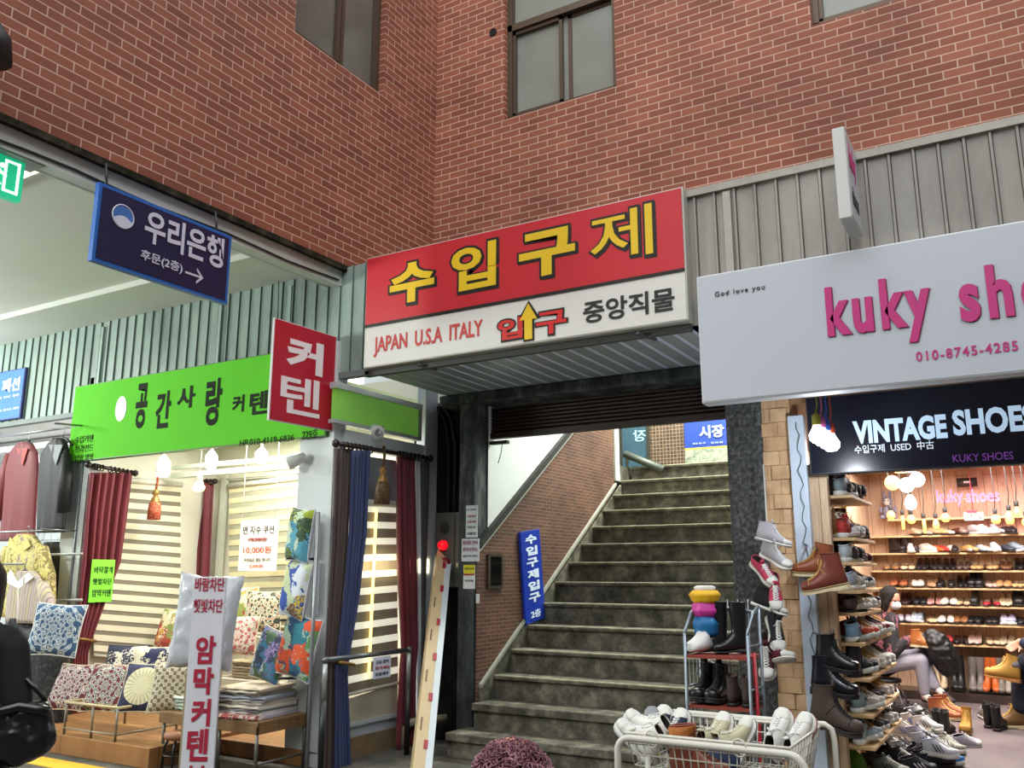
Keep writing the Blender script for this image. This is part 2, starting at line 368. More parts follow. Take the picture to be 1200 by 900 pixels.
sk = MB(); sl = R_/T_; f0 = lambda y: .62+(y-6.69)*sl
sk.prism([(XA, 6.5, 0), (XA, yE+.15, 2.3), (XA, yE+.15, f0(yE)+.02), (XA, 6.5, f0(6.5))], (.022, 0, 0), CONC)
sk.prism([(XA, 6.5, f0(6.5)), (XA, yE, f0(yE)), (XA, yE, f0(yE)+.03), (XA, 6.5, f0(6.5)+.03)], (.03, 0, 0), mt('97978a', .7, 0, .2))
struct('baseboard_stair', sk)
wp = MB().box((XA-.3, yE, 2.5), (XA+.02, yE+.12, 6), mt('c6d2c6', .7, 0, .1))
struct('wall_stair_corner', wp)
BRB = brick_mat('landing_mosaic', (0, 2), '4e3a2a', '6d503a', 'a08f78', .047, .047, .005, offset=0, grime=.4)
struct('wall_stair_back', MB().quad((-8, 10.9, 2), (XB, 10.9, 2), (XB, 10.9, 6), (-8, 10.9, 6)), BRB)
struct('wall_stair_right', MB().box((XB, 6.62, 0), (XB+.1, 11, 6)), PLAS)
struct('ceiling_stair', MB().quad((-8, 6.6, 5.6), (XB, 6.6, 5.6), (XB, 11, 5.6), (-8, 11, 5.6)), PLAS)
struct('wall_landing_end', MB().quad((-8, 9.5, 2), (-8, 11, 2), (-8, 11, 6), (-8, 9.5, 6)), PLAS)
struct('floor_landing', MB().box((-8, 9.55, 2.5), (XA-.03, 11.1, 2.7)), CONC)
struct('wall_landing_left', MB().box((-8, yE, 2.5), (XA-.3, yE+.12, 6)), PLAS)
# pilasters, beam, rolling shutter
pa, pb = aY(537, 640, 6.42).x, XA
struct('pilaster_left', MB().box((pa, 6.42, 0), (pb-.012, 6.75, 2.93)), CONCD, bev=.01)
ca, cb = aY(853, 560, 6.4).x, aY(896, 560, 6.4).x
struct('column_right', MB().box((ca, 6.4, 0), (cb, 6.8, ZC)), GRAN, bev=.02)
struct('lintel_beam', MB().box((pa-.25, 6.44, 2.93), (ca, 6.8, ZC)), CONCD, bev=.015)
mb = MB(); zb0 = aY(700, 500, 6.7).z
nsl = 8
for i in range(nsl):
    za = zb0+(2.925-zb0)*i/nsl; zb = zb0+(2.925-zb0)*(i+1)/nsl
    mb.prism([(pb, 6.7, za), (pb, 6.675, (za*.7+zb*.3)), (pb, 6.675, (za*.3+zb*.7)), (pb, 6.7, zb), (pb, 6.72, zb), (pb, 6.72, za)], (ca-pb+.02, 0, 0))
mb.box((pb, 6.665, zb0-.03), (ca, 6.73, zb0+.02))
sh = tag(obj('rolling_shutter', mb, mt('33241e', .6, .1, .3, 5)), 'dark brown rolling shutter half lowered over the stair entrance', 'shutter')
mb = MB(); mb.box((pb+.02, 6.62, zb0-.09), (pb+.2, 6.67, zb0-.06)); mb.tube([(pb+.14, 6.64, zb0-.09), (pb+.13, 6.64, zb0-.17), (pb+.1, 6.64, zb0-.26)], .004)
obj('latch', mb, mt('2a2624', .5), sh)
# black recess between curtain shop and entrance
struct('wall_recess', MB().box((-5.05, 6.72, 0), (pa, 6.8, ZC)), mottled('black_wall', '0b0b0c', '191918', '2c2c29', 6, .7, .004, (1, 1, .4)))  # mottled black over the whole wall
mb = MB()
for x in (-4.62, -4.55): mb.tube([(x, 6.69, 1.85), (x, 6.69, 2.6), (x-.05, 6.69, 2.85), (x-.16, 6.69, 3.0)], .016)
tag(obj('drain_pipe', mb, mt('26282a', .5, 0, .3)), 'pair of thin dark pipes above the grey alarm box', 'pipe')
# ================================================================ SIGNS
BLK = mt('15130f', .5); WHT = mt('e9e9e6', .45); REDS = mt('c4202c', .4); STEEL = mt('8d9296', .35, .8, .15)
def boxsign(name, label, cat, x0, x1, y, z0, z1, t, face, edge, group=None):
    root = thing(name, label, cat, ((x0+x1)/2, y+t, z0), group)
    obj('frame', MB().box((x0, y+.004, z0), (x1, y+t, z1)), edge, root, .006)
    obj('panel', MB().box((x0+.012, y, z0+.012), (x1-.012, y+.02, z1-.012)), face, root)
    return root
# main red and white sign over the stair entrance
YS = 5.25
a, b = aY(425, 432, YS), aY(800, 218, YS)
red = boxsign('sign_board', 'big red and white sign with yellow Korean lettering over the stair entrance', 'sign', a.x, b.x, YS, a.z, b.z, .1, mt('d9d7d0', .4), mt('b9b7ae', .45, .2, .2))
zl = aY(428, 383, YS).z
obj('red_panel', MB().box((a.x+.012, YS-.004, zl), (b.x-.012, YS+.002, b.z-.012)), mt('c22a33', .4, 0, .1, 2), red)
obj('divider', MB().box((a.x+.012, YS-.006, zl-.012), (b.x-.012, YS+.002, zl+.012)), BLK, red)
YEL = mt('e3bd25', .4)
for ch, bl, tr in (('수', (457, 359), (510, 302)), ('입', (529, 344), (582, 281)), ('구', (609, 329), (674, 263)), ('제', (693, 311), (764, 238))):
    p, q = aY(*bl, YS), aY(*tr, YS)
    bo, bi = (.036, .006) if ch == '제' else (.062, .028) if ch == '입' else (.075, .042)
    for m, bd, g, lf, dx, dz in ((BLK, bo, .018, .003, .008, -.012), (BLK, bo, .02, .004, 0, 0), (YEL, bi, 0, .007, 0, 0)):
        text(ch, p-X1*(g-dx)-Z1*(g-dz), X1, Z1, q.x-p.x+2*g, q.z-p.z+2*g, m, red, bold=bd, lift=lf, name='outline' if m is BLK else 'lettering')
textY('JAPAN  U.S.A  ITALY', (438, 419), (566, 374), YS, mt('c23b36', .5), red, bold=.022)
for ch, bl, tr in (('입', (584, 400), (613, 371)), ('구', (629, 394), (664, 362))):
    p, q = aY(*bl, YS), aY(*tr, YS)
    for m, bd, g, lf in ((BLK, .065, .014, .003), (mt('cf2a25', .4), .03, 0, .006)):
        text(ch, p-X1*g-Z1*g, X1, Z1, q.x-p.x+2*g, q.z-p.z+2*g, m, red, bold=bd, lift=lf, name='outline' if m is BLK else 'lettering')
def arrow(mb, c, w, hd, hh, sh, y, g=0):
    x, z0, z1 = c.x, c.z-g, c.z+hh+g
    zs = z1-hd-g
    return mb.prism([(x-sh-g, y, z0), (x+sh+g, y, z0), (x+sh+g, y, zs), (x+w+g*2, y, zs), (x, y, z1+g), (x-w-g*2, y, zs), (x-sh-g, y, zs)][::-1], (0, .004, 0))
c = aY(620, 398, YS); tp = aY(620, 356, YS).z-c.z
obj('arrow_outline', arrow(MB(), c, .07, .12, tp, .032, YS-.006, .012), BLK, red); obj('arrow', arrow(MB(), c, .07, .12, tp, .032, YS-.012), YEL, red)
textY('중앙직물', (684, 380), (790, 336), YS, mt('1c1c1c', .5), red, bold=.022)
mb = MB()
for px, py in ((487, 425), (745, 388)): p = aY(px, py, YS); mb.tube([p+Vector((0, .02, -.01)), p+Vector((.06, .2, -.02))], .014)
obj('bracket', mb, mt('55575a', .5, .5), red)
# white shop sign with magenta lettering
YK = 5.2
a = aY(825, 473, YK); b = aY(813, 325, YK)
kx1 = 2.2
ks = boxsign('sign_board', 'wide white light box sign with magenta lettering above the shoe shop', 'sign', (a.x+b.x)/2, kx1, YK, a.z, b.z, .12, mt('bcc2ca', .4), mt('c3c6ca', .4, .2))
MAG = mt('c02a78', .45); MAGD = mt('7d1a4c', .5)
textY('God love you', (838, 350), (896, 333), YK, mt('2b2b2b', .5), ks, bold=.008, space=1.25)
p, q = aY(972, 413, YK), aY(1087, 319, YK)
for m, dx, lf in ((MAGD, .006, .002), (MAG, 0, .008)): text('kuky', p+X1*dx-Z1*dx*.6, X1, Z1, q.x-p.x, q.z-p.z, m, ks, space=1.25, bold=.036, lift=lf, name='shadow' if dx else 'lettering')
p = aY(1127, 379, YK); hh = aY(1155, 309, YK).z - aY(1155, 373, YK).z
for m, dx, lf in ((MAGD, .006, .002), (MAG, 0, .008)): text('shoes', p+X1*dx-Z1*dx*.6, X1, Z1, (q.x-aY(972, 413, YK).x)*1.3, hh, m, ks, space=1.25, bold=.036, lift=lf, name='shadow' if dx else 'lettering')
textY('010-8745-4285', (1074, 424), (1192, 399), YK, MAG, ks, bold=.016, space=1.2)
# blade sign above it, edge on
p = aY(1000, 262, 5.3); q0, q1 = aY(981, 150, 4.75), aY(990, 255, 4.75)
bx = p.x+.01
zt = aX(982, 150, bx).z; yb0 = aX(986, 200, bx).y; zb = aX(990, 254, bx).z
bs = thing('blade_sign', 'thin white blade sign sticking out above the white shoe shop sign', 'sign', (bx, YF, zb))
obj('frame', MB().box((bx-.035, yb0, zb), (bx+.035, YF-.05, zt)), mt('c9cac6', .45), bs, .006)
obj('panel', MB().box((bx+.034, yb0+.02, zb+.02), (bx+.038, YF-.07, zt-.02)), mt('c9c6cc', .4), bs)
text('kuky', (bx+.037, yb0+.06, zb+.28), Y1, Z1, YF-yb0-.2, .2, MAG, bs, bold=.02)
text('shoes', (bx+.037, yb0+.06, zb+.1), Y1, Z1, YF-yb0-.2, .12, mt('3a3a40', .5), bs, bold=.01)
obj('bracket', MB().box((bx-.012, YF-.06, zb+.1), (bx+.012, YF, zb+.16)).box((bx-.012, YF-.06, zt-.16), (bx+.012, YF, zt-.1)), STEEL, bs)
# black sign of the shoe shop
YV = 6.3
a, b = aY(948, 557, YV), aY(945, 470, YV)
vs = boxsign('sign_board', 'long black sign reading vintage shoes above the shoe shop opening', 'sign', a.x+.01, kx1, YV, a.z, b.z+.02, .1, mt('0e1020', .25), mt('1a1a24', .4))
LB = mt('bcd6ee', .5, emit=.55); 
textY('VINTAGE', (1001, 521), (1108, 485), YV, LB, vs, bold=.045); p, q = aY(1118, 511, YV), aY(1212, 473, YV)
text('SHOES', p, X1, Z1, q.x-p.x, q.z-p.z, LB, vs, bold=.04)
textY('수입구제  USED  中古', (1002, 532), (1094, 516), YV, mt('d5dde6', .5, emit=.3), vs, bold=.012)
textY('KUKY SHOES', (1117, 542), (1187, 529), YV, mt('7a3f9a', .5, emit=.25), vs, bold=.006)
# hanging blue bank sign (faces +X)
XB_ = -4.72
tl, br = aX(117, 213, XB_), aX(266, 357, XB_)
bk = thing('hanging_sign', 'dark blue hanging sign with a round wave logo and right arrow', 'sign', (XB_, (tl.y+br.y)/2, br.z))
def boardX(root, x, y0, y1, z0, z1, t, face, edge, inset=.02):
    obj('frame', MB().box((x-t, y0, z0), (x, y1, z1)), edge, root)
    obj('panel', MB().box((x-t-.003, y0+inset, z0+inset), (x+.003, y1-inset, z1-inset)), face, root)
boardX(bk, XB_, tl.y, br.y, br.z, tl.z, .04, mt('16193f', .35, 0, .2, 3), mt('1d5fb0', .4), .022)
xf = XB_+.004
LT = mt('c8c6d6', .5)
c = aX(144, 254, xf); rad = .075
mb = MB(); mb.prism([(xf, c.y+rad*math.cos(t), c.z+rad*math.sin(t)) for t in [i*math.pi/16 for i in range(32)]], (.003, 0, 0)); lg = obj('logo', mb, mt('3f6cb0', .4, 0, .5, 12), bk)
up_ = [(xf+.004, c.y+rad*.93*math.cos(t), c.z+rad*.93*math.sin(t)) for t in [math.pi*1.1+i*math.pi*.8/14 for i in range(15)]]
lo_ = [(xf+.004, c.y+rad*.85*(1-2*i/12), c.z-.3*rad+.35*rad*math.sin(math.pi*i/12)) for i in range(13)]
obj('logo_wave', MB().prism(up_+lo_, (.002, 0, 0)), LT, lg)
obj('logo_ring', MB().torus((xf+.003, c.y, c.z), rad, .005, None, (1, 0, 0), 28), LT, lg)
textX('우리은행', (168, 282), (263, 281), xf, LT, bk, bold=.025)
textX('후문(2층)', (164, 305), (214, 309), xf, LT, bk, bold=.012)
p, q = aX(217, 320, xf), aX(238, 325, xf); y_, z_ = q.y, (p.z+q.z)/2
mb = MB().box((xf, p.y, z_-.007), (xf+.003, y_-.01, z_+.007))
for s_ in (1, -1): mb.prism([(xf, y_, z_), (xf, y_-.055, z_+.055*s_), (xf, y_-.055, z_+.035*s_), (xf, y_-.02, z_)][::s_], (.003, 0, 0))
obj('arrow', mb, LT, bk)
for y in (tl.y+.06, br.y-.12): obj('hanger', MB().tube([(XB_-.02, y, tl.z), (XB_-.05, y, 3.96)], .008), mt('2a2a2a', .5), bk)
# green exit sign, far left
xe = -4.9; tl, br = aX(-40, 160, xe), aX(24, 237, xe)
es = thing('exit_sign', 'lit green emergency exit sign hanging from the arcade ceiling', 'sign', (xe, br.y, br.z))
e1 = aX(26, 190, xe)
obj('housing', MB().box((xe-.1, br.y-.55, e1.z), (xe+.06, br.y+.09, e1.z+.06)), mt('8c8f8c', .5, .1), es, .006)
obj('panel', MB().box((xe-.05, br.y-.5, br.z), (xe, br.y, e1.z)), mt('12a877', .4, emit=.9), es)
mb = MB(); g_ = br.y; 
mb.box((xe, g_-.115, br.z+.03), (xe+.004, g_-.025, br.z+.045)); mb.box((xe, g_-.115, br.z+.045), (xe+.004, g_-.1, e1.z-.03)); mb.box((xe, g_-.04, br.z+.04), (xe+.004, g_-.025, e1.z-.02)); mb.box((xe, g_-.115, e1.z-.035), (xe+.004, g_-.025, e1.z-.02))
WE = mt('eafff2', .4, emit=1.1)
obj('doorway_symbol', mb, WE, es)
mb = MB(); yy, z_ = g_-.19, br.z+.03
mb.tube([(xe+.003, yy, z_+.02), (xe+.003, yy+.03, z_+.06), (xe+.003, yy+.06, z_+.03)], .009, n=6); mb.tube([(xe+.003, yy+.03, z_+.06), (xe+.003, yy+.045, z_+.12)], .014, n=6)
mb.tube([(xe+.003, yy+.0, z_+.1), (xe+.003, yy+.045, z_+.115), (xe+.003, yy+.09, z_+.09)], .007, n=6); mb.ball((xe+.003, yy+.06, z_+.15), .015)
obj('running_figure_symbol', mb, WE, es)
# flat ceiling light of the arcade
a = aZ(60, 190, 4.02)
cl = thing('ceiling_light', 'square glowing ceiling light panel behind the green exit sign', 'light', (a.x-.4, a.y-.1, 4.02))
obj('frame', MB().box((a.x-.7, a.y-.35, 4.0), (a.x+.02, a.y+.05, 4.025)), mt('b9bbb2', .5), cl); obj('diffuser', MB().box((a.x-.67, a.y-.32, 3.995), (a.x-.01, a.y+.02, 4.01)), mt('fff3d4', .5, emit=1.6), cl)
# green curtain shop sign
YG = 5.27
a, b = aY(85, 543, YG), aY(88, 453, YG); c = aY(381, 511, YG)
GRN = mt('4fae12', .85, 0, .06, 2, emit=.2)  # slight glow put into the green to keep it saturated
gs = boxsign('sign_board', 'long bright green curtain shop sign with black handwritten Korean lettering', 'sign', b.x, c.x, YG, c.z, b.z, .07, GRN, mt('4a7d2a', .4))
DK = mt('141c10', .95)
for ch, bl, tr in (('공', (157, 503), (175, 448)), ('간', (181, 503), (202, 457)), ('사', (207, 480), (230, 451)), ('랑', (239, 500), (262, 442)), ('커', (272, 484), (287, 462)), ('텐', (292, 487), (315, 457))):
    textY(ch, bl, tr, YG, DK, gs, bold=.03)
textY('HP.010-4119-6836', (281, 523), (345, 509), YG, DK, gs); textY('229호', (354, 515), (373, 502), YG, DK, gs)
for i, t_ in enumerate(('수입커텐', '브라인드', '방염.암막')): textY(t_, (88, 520+i*11), (110, 509+i*11), YG, DK, gs)
c = aY(142, 479, YG); obj('dot', MB().prism([(c.x+.085*math.cos(t), YG-.004, c.z+.125*math.sin(t)) for t in [i*math.pi/14 for i in range(28)]], (0, .003, 0)), mt('c4cfc0', .5), gs)
# red blade sign for the curtain shop (two syllables)
xr = -4.86
tl, tr_, bl = aX(322, 372, xr), aX(386, 389, xr), aX(316, 492, xr)
y1_ = YF-.03
cs = thing('blade_sign', 'crimson blade sign with two large white syllables beside the green sign', 'sign', (xr, y1_, bl.z))
UV_ = Vector((.03, y1_-tl.y, 0)); U_ = UV_.normalized(); P_ = Vector((xr, tl.y, bl.z)); w_ = UV_.length; h_ = tl.z-bl.z
obj('frame', MB().slab(P_, U_, Z1, w_, h_, .02), mt('c9c4c4', .45), cs)
obj('panel', MB().slab(P_+U_*.008+Z1*.008+U_.cross(Z1)*.004, U_, Z1, w_-.016, h_-.016, .01), mt('b3142e', .4, 0, .06, 3), cs)
for ch, u0, u1, v0, v1 in (('커', .2, .78, .53, .87), ('텐', .14, .76, .1, .48)):
    text(ch, P_+U_*w_*u0+Z1*h_*v0, U_, Z1, w_*(u1-u0), h_*(v1-v0), mt('ecdfe0', .5), cs, bold=.045 if ch == '커' else .018, lift=.005)
obj('bracket', MB().box((xr-.03, y1_-.02, bl.z+.1), (xr+.0, YF, bl.z+.14)).box((xr-.03, y1_-.02, tl.z-.14), (xr+.0, YF, tl.z-.1)), STEEL, cs)
mb = MB().tube([P_+Z1*h_+U_*.03, P_+Z1*(h_+.3)+U_*.02], .004); obj('hanging_wire', mb, BLK, cs)
# blue fashion sign on the left edge
YB = 5.3; a, b = aY(0, 496, YB), aY(30, 430, YB)
fs = boxsign('sign_board', 'blue fashion shop sign cut off at the left edge', 'sign', a.x-1.3, b.x, YB, aY(28, 489, YB).z, b.z, .05, mt('3f6fbd', .35, emit=.1), mt('1b2468', .4))
WL = mt('d6e0f2', .5)
textY('패션', (2, 461), (25, 441), YB, WL, fs, bold=.03); textY('여성의류', (-16, 471), (24, 461), YB, WL, fs); textY('2층 230호', (-20, 486), (24, 476), YB, WL, fs)
# green light box over the side window (faces +X)
XG = -4.74
p0, p1, p2 = aX(392, 450, XG), aX(492, 470, XG), aX(390, 492, XG)
lb = thing('light_box', 'grimy green light box sign above the side window curtains', 'sign', (XG, (p0.y+p1.y)/2, p2.z))
obj('panel', MB().box((XG-.04, p0.y+.02, p2.z), (XG, p1.y-.01, p0.z)), mt('7ab848', .45, 0, .2, 5, emit=.22), lb)
obj('rim', MB().box((XG-.05, p0.y, p0.z-.03), (XG+.02, p1.y+.02, p0.z+.02)).box((XG-.05, p0.y, p2.z-.02), (XG+.015, p1.y+.02, p2.z+.01)).box((XG-.05, p1.y-.02, p2.z), (XG+.015, p1.y+.02, p0.z)), mt('b9bfc0', .35, .4), lb)
# vertical blue sign leaning on the stair wall
xs = XA+.04
tl, tr_, br, bl = aX(610, 627, xs), aX(633, 624, xs), aX(640, 731, xs), aX(617, 733, xs)
ss = thing('leaning_sign', 'narrow blue vertical sign leaning on the stair wall', 'sign', bl)
V_ = ((tl+tr_)/2-(bl+br)/2).normalized(); U_ = X1.cross(V_)*-1 if False else V_.cross(X1).normalized()
w_, h_ = (br-bl).length*.98, ((tl+tr_)/2-(bl+br)/2).length
P_ = Vector((xs, bl.y, R_*5+.004))
obj('panel', MB().slab(P_, U_, V_, w_, h_, .03), mt('1d3aa8', .35, emit=.08), ss, .004)
ws = mt('d8e6f5', .5, emit=.15)
for i, ch in enumerate('수입구제입구'):
    text(ch, P_+U_*w_*.2+V_*h_*(.855-i*.128), U_, V_, w_*.58, h_*.1, ws, ss, bold=.04)
text('2층', P_+U_*w_*.25+V_*h_*.045, U_, V_, w_*.5, h_*.085, ws, ss, bold=.02)
# posters on the stair landing
a, b = aY(804, 543, 10.85), aY(853, 480, 10.85)
po = thing('poster', 'blue market notice board with a photo strip on the landing wall', 'poster', (a.x, 10.85, a.z))
ph = aY(804, 527, 10.85).z
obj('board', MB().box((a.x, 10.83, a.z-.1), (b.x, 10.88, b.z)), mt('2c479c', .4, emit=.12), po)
obj('stripe', MB().box((a.x, 10.825, ph-.008), (b.x, 10.832, ph+.012)), mt('e0b93c', .5), po)
obj('photo_strip', MB().box((a.x, 10.825, a.z-.1), (b.x, 10.832, ph-.01)), mottled('crowd_photo', '4d5a52', '9aa08c', 'c9b9a2', 16, .5, 0), po)
textY('시장', (820, 514), (848, 497), 10.82, WL, po, bold=.03); textY('평일 월~토', (812, 521), (827, 518), 10.82, WL, po); textY('일요일', (833, 520), (847, 517), 10.82, WL, po)
mp = thing('glass_panel', 'upright glass panel with a painted reflection of the blue notice beside the landing', 'panel', (-4.3, 10.6, 2.7))
a, b = aY(730, 548, 10.6), aY(757, 490, 10.6)
obj('pane', MB().box((a.x, 10.6, 2.7), (b.x, 10.63, b.z+.3)), mt('4a6878', .15, .2, .3, 3), mp)
c0, c1 = aY(742, 518, 10.6), aY(757, 503, 10.6); text('장', (c0.x, 10.598, c0.z), X1, Z1, c1.x-c0.x, c1.z-c0.z, mt('9fc4d6', .5, emit=.1), mp, bold=.02, mirror=True)  # reflection of the notice painted on the pane as mirrored lettering
obj('frame', MB().box((b.x-.0, 10.59, 2.7), (b.x+.03, 10.64, b.z+.3)).box((a.x-.04, 10.59, 2.7), (a.x, 10.64, b.z+.3)), mt('3c3a30', .5), mp)
a, b = aY(732, 532, 9.9), aY(768, 546, 9.9)
tag(obj('handrail', MB().tube([a, b+Vector((.1, 0, -.05))], .045).tube([a+Vector((.03, 0, 0)), (a.x+.03, 9.9, 2.69)], .02), mt('5c6158', .5, .3)), 'short sloping grey handrail on the stair landing', 'handrail')
# notices on the pilaster
yp = 6.415
def notice(name, label, bl, tr, col, lines, parts=()):
    a, b = aY(*bl, yp), aY(*tr, yp); r = thing(name, label, 'notice', (a.x, yp, a.z), 'papers on the entrance pilaster')
    obj('sheet', MB().box((a.x, yp-.003, a.z), (b.x, yp, b.z)), mt(col, .6), r)
    for f0, f1, cc in parts: obj('band', MB().box((a.x+.004, yp-.005, a.z+(b.z-a.z)*f0), (b.x-.004, yp-.002, a.z+(b.z-a.z)*f1)), mt(cc, .6), r)
    h = b.z-a.z
    for t_, f0, f1, cc in lines: text(t_, (a.x+.015, yp-.004, a.z+h*f0), X1, Z1, b.x-a.x-.03, h*(f1-f0), mt(cc, .6), r)
notice('paper_notice', 'tall white price sheet taped highest on the entrance pilaster', (546, 630), (560, 592), 'cfd8dc', [('1F 안내', .84, .9, '556'*1+'677'), ('커텐 원단', .62, .7, 'b0564a'), ('수입구제', .45, .53, 'b0564a'), ('직물 2F', .28, .36, '3f8a5a'), ('감사합니다', .08, .16, '44505f')])
notice('paper_notice', 'white sheet with pink letters, second from the top on the pilaster', (541, 658), (562, 631), 'cdd6dd', [('출입문 안내', .74, .92, 'a04a6a'), ('관리사무소', .44, .62, 'a04a6a'), ('문을 닫아 주세요', .2, .28, '44505f')])
notice('paper_notice', 'yellow and white sticker lowest on the entrance pilaster', (543, 690), (557, 662), 'd5d9da', [('흡연금지', .8, .9, '5a5a20'), ('과태료', .3, .38, '44505f')], [(.64, 1, 'd6cf2a'), (.56, .63, 'a02030')])
a, b = aY(558, 707, yp), aY(562, 696, yp); tag(obj('sticker', MB().box((a.x, yp-.003, a.z), (b.x, yp, b.z)), mt('d0d4d2', .6)), 'tiny blank white sticker near the pilaster right edge', 'sticker')
# alarm box with red lamp
a, b = aY(510, 688, 6.6), aY(540, 600, 6.6)
ab = thing('alarm_box', 'grey fire alarm box with red lamp beside the pilaster', 'alarm box', (a.x, 6.7, a.z))
obj('case', MB().box((a.x, 6.58, a.z), (b.x, 6.71, b.z)), mt('5c5b57', .45, .3, .15, 6), ab, .008)
mb = MB(); cx, cz = a.x+.11, aY(520, 619, 6.58).z
for i in range(-4, 5): h = math.sqrt(max(0, 1-(i/4.6)**2))*.05; mb.box((cx-h, 6.574, cz+i*.012-.003), (cx+h, 6.582, cz+i*.012+.003))
obj('speaker_grille', mb, mt('2c2b29', .6), ab)
c = aY(520, 639, 6.58); obj('alarm_lamp', MB().lathe([(.045, 0), (.045, .02), (.035, .05), (.012, .062)], c, None, 16, Matrix.Rotation(math.pi/2, 3, 'X')), mt('e01020', .2, emit=1.2), ab)
c = aY(521, 663, 6.58); obj('alarm_bell', MB().lathe([(.075, 0), (.075, .02), (.06, .045), (.02, .055), (.0, .055)], c, None, 20, Matrix.Rotation(math.pi/2, 3, 'X')), mt('7a1620', .4), ab)
obj('door_edge', MB().box((b.x-.055, 6.574, a.z+.02), (b.x-.045, 6.582, b.z-.02)), mt('3d3c3a', .5), ab)
c = aY(536, 662, 6.575); obj('catch', MB().box((c.x-.01, 6.57, c.z-.02), (c.x+.01, 6.58, c.z+.02)), mt('b9b492', .4, .4), ab)
# hydrant niche on the stair brick
a, b = aX(570, 690, XA), aX(588, 650, XA)
nb = thing('wall_cabinet', 'small dark glass fronted cabinet on the stair brick wall', 'cabinet', (XA, a.y, a.z))
obj('case', MB().box((XA, a.y, a.z), (XA+.02, b.y, b.z)), mt('3a2e26', .5, 0, .3), nb); obj('pane', MB().box((XA+.02, a.y+.04, a.z+.03), (XA+.023, b.y-.04, b.z-.02)), mt('0c0c0e', .1), nb)
# ================================================================ CURTAIN SHOP
CR = mt('d9d6c8', .7, 0, .05, 2); WPAN = mt('c3c9c8', .5, 0, .08, 3)
BKY = 7.0; LX = -8.12
sh = MB(); sh.quad((LX, BKY, 0), (XL-.06, BKY, 0), (XL-.06, BKY, 3.4), (LX, BKY, 3.4), mt('dcd8c6', .8))
struct('wall_shop_back', sh)
struct('wall_shop_left', MB().box((LX-.06, YF, 0), (LX, BKY, 3.4)), CR)
struct('ceiling_shop', MB().quad((LX, YF+.06, 3.02), (XL-.06, YF+.06, 3.02), (XL-.06, BKY, 3.02), (LX, BKY, 3.02)), mt('d5e2d0', .7))
DECK = wood_mat('deck_boards', (0, 1), 'a87a48', '8d6238', '3f2a18', 1.6, .11)
fx = aZ(175, 877, .15)
pl = MB().box((-7.9, fx.y, 0), (fx.x, BKY, .15)).box((fx.x, 5.3, 0), (-4.95, BKY, .12))
struct('floor_deck', pl, DECK, .006)
# jambs and side window wall
j0, j1 = aY(76, 600, YF).x, aY(101, 600, YF).x
struct('wall_jamb_left', MB().box((j0, YF-.02, 0), (j1, YF+.08, ZC)), WPAN)
q0 = aY(347, 600, YF-.04).x
struct('wall_jamb_right', MB().box((q0, YF-.04, 0), (XL-.02, YF+.1, ZC+.3)), WPAN, .006)
post = MB().box((XL-.08, 6.5, 0), (XL+.02, 6.7, ZC+.4))
struct('wall_side_post', post, mt('d5dde8', .4, 0, .06), .005)
zr = aX(440, 527, XL).z
struct('trim_9', MB().box((XL-.06, YF+.05, zr-.02), (XL+.01, 6.5, zr+.12)), mt('c2c8cc', .4, .2, .1))
low = aX(440, 845, XL-.05).z
struct('wall_side_low', MB().box((XL-.1, YF+.1, .16), (XL-.06, 6.5, low)).box((XL-.1, YF+.1, low), (XL-.03, 6.5, low+.03)), mt('b9c0ca', .45, 0, .06))
struct('baseboard_side', MB().box((XL-.1, YF+.1, 0), (XL-.04, 6.5, .16)), mt('7b674c', .7, 0, .3, 6))
def lerp(a, b, t): return a+(b-a)*t
def rows_at(pos, rows, n=10):
    """rows (py, xl, xr) -> list of (left point, right point) on a plane, smoothly in-between"""
    out = []
    for (y0, a0, b0), (y1, a1, b1) in zip(rows, rows[1:]):
        for i in range(n): t = i/n; out.append((pos(lerp(a0, a1, t), lerp(y0, y1, t)), pos(lerp(b0, b1, t), lerp(y0, y1, t))))
    y, a, b = rows[-1]; out.append((pos(a, y), pos(b, y))); return out
def cloth(mb, pos, N, rows, pleats, amp, m=None, ph=0):
    R = []; K = pleats*6
    pts = rows_at(pos, rows); N = Vector(N)
    for i, (l, r) in enumerate(pts):
        w = (r-l).length; a = min(amp, w/pleats*.45)
        row = []
        for k in range(K+1):
            t = k/K; z = math.sin(t*pleats*2*math.pi+ph+.25*math.sin(i*.15))*a + .4*a*math.sin(t*pleats*4.7+1+ph)
            row.append(l.lerp(r, t)+N*z)
        R.append(row)
    mb.rings(R, m, False, False, True, closed=False); return mb
def curtain(label, pos, N, rows, pleats, amp, m, group, tie=None):
    p = pos(rows[-1][1], rows[-1][0]); r = thing('curtain', label, 'curtain', p, group)
    o = obj('drape', cloth(MB(), pos, N, rows, pleats, amp), m, r); x = o.modifiers.new('thick', 'SOLIDIFY'); x.thickness = .006
    if tie:
        y, a, b, tm = tie; l, q = pos(a, y), pos(b, y+3); N = Vector(N)
        obj('tieback', MB().tube([l+N*-.01, l+N*amp*1.5, l.lerp(q, .5)+N*(amp*1.9), q+N*amp*1.5, q+N*-.01], .014), tm, r)
    return r
def fabric(c, sh=.25, ns=20):
    k = ('fab', c)
    if k in MATS: return MATS[k]
    g = G('curtain_fabric'); b = g.b; cc = lin(c); b.inputs['Roughness'].default_value = .6; b.inputs['Sheen Weight'].default_value = sh
    o = g.sep(g.obj()); f = g.noise(g.comb(g.math('MULTIPLY', o[0], 6), g.math('MULTIPLY', o[1], 6), g.math('MULTIPLY', o[2], 1.2)), ns, 3)
    g.col(g.mix(f, tuple(x*.75 for x in cc[:3])+(1,), tuple(min(1, x*1.25) for x in cc[:3])+(1,))); MATS[k] = g.m; return g.m
pX = lambda X: (lambda px, py: aX(px, py, X)); pY = lambda Y: (lambda px, py: aY(px, py, Y))
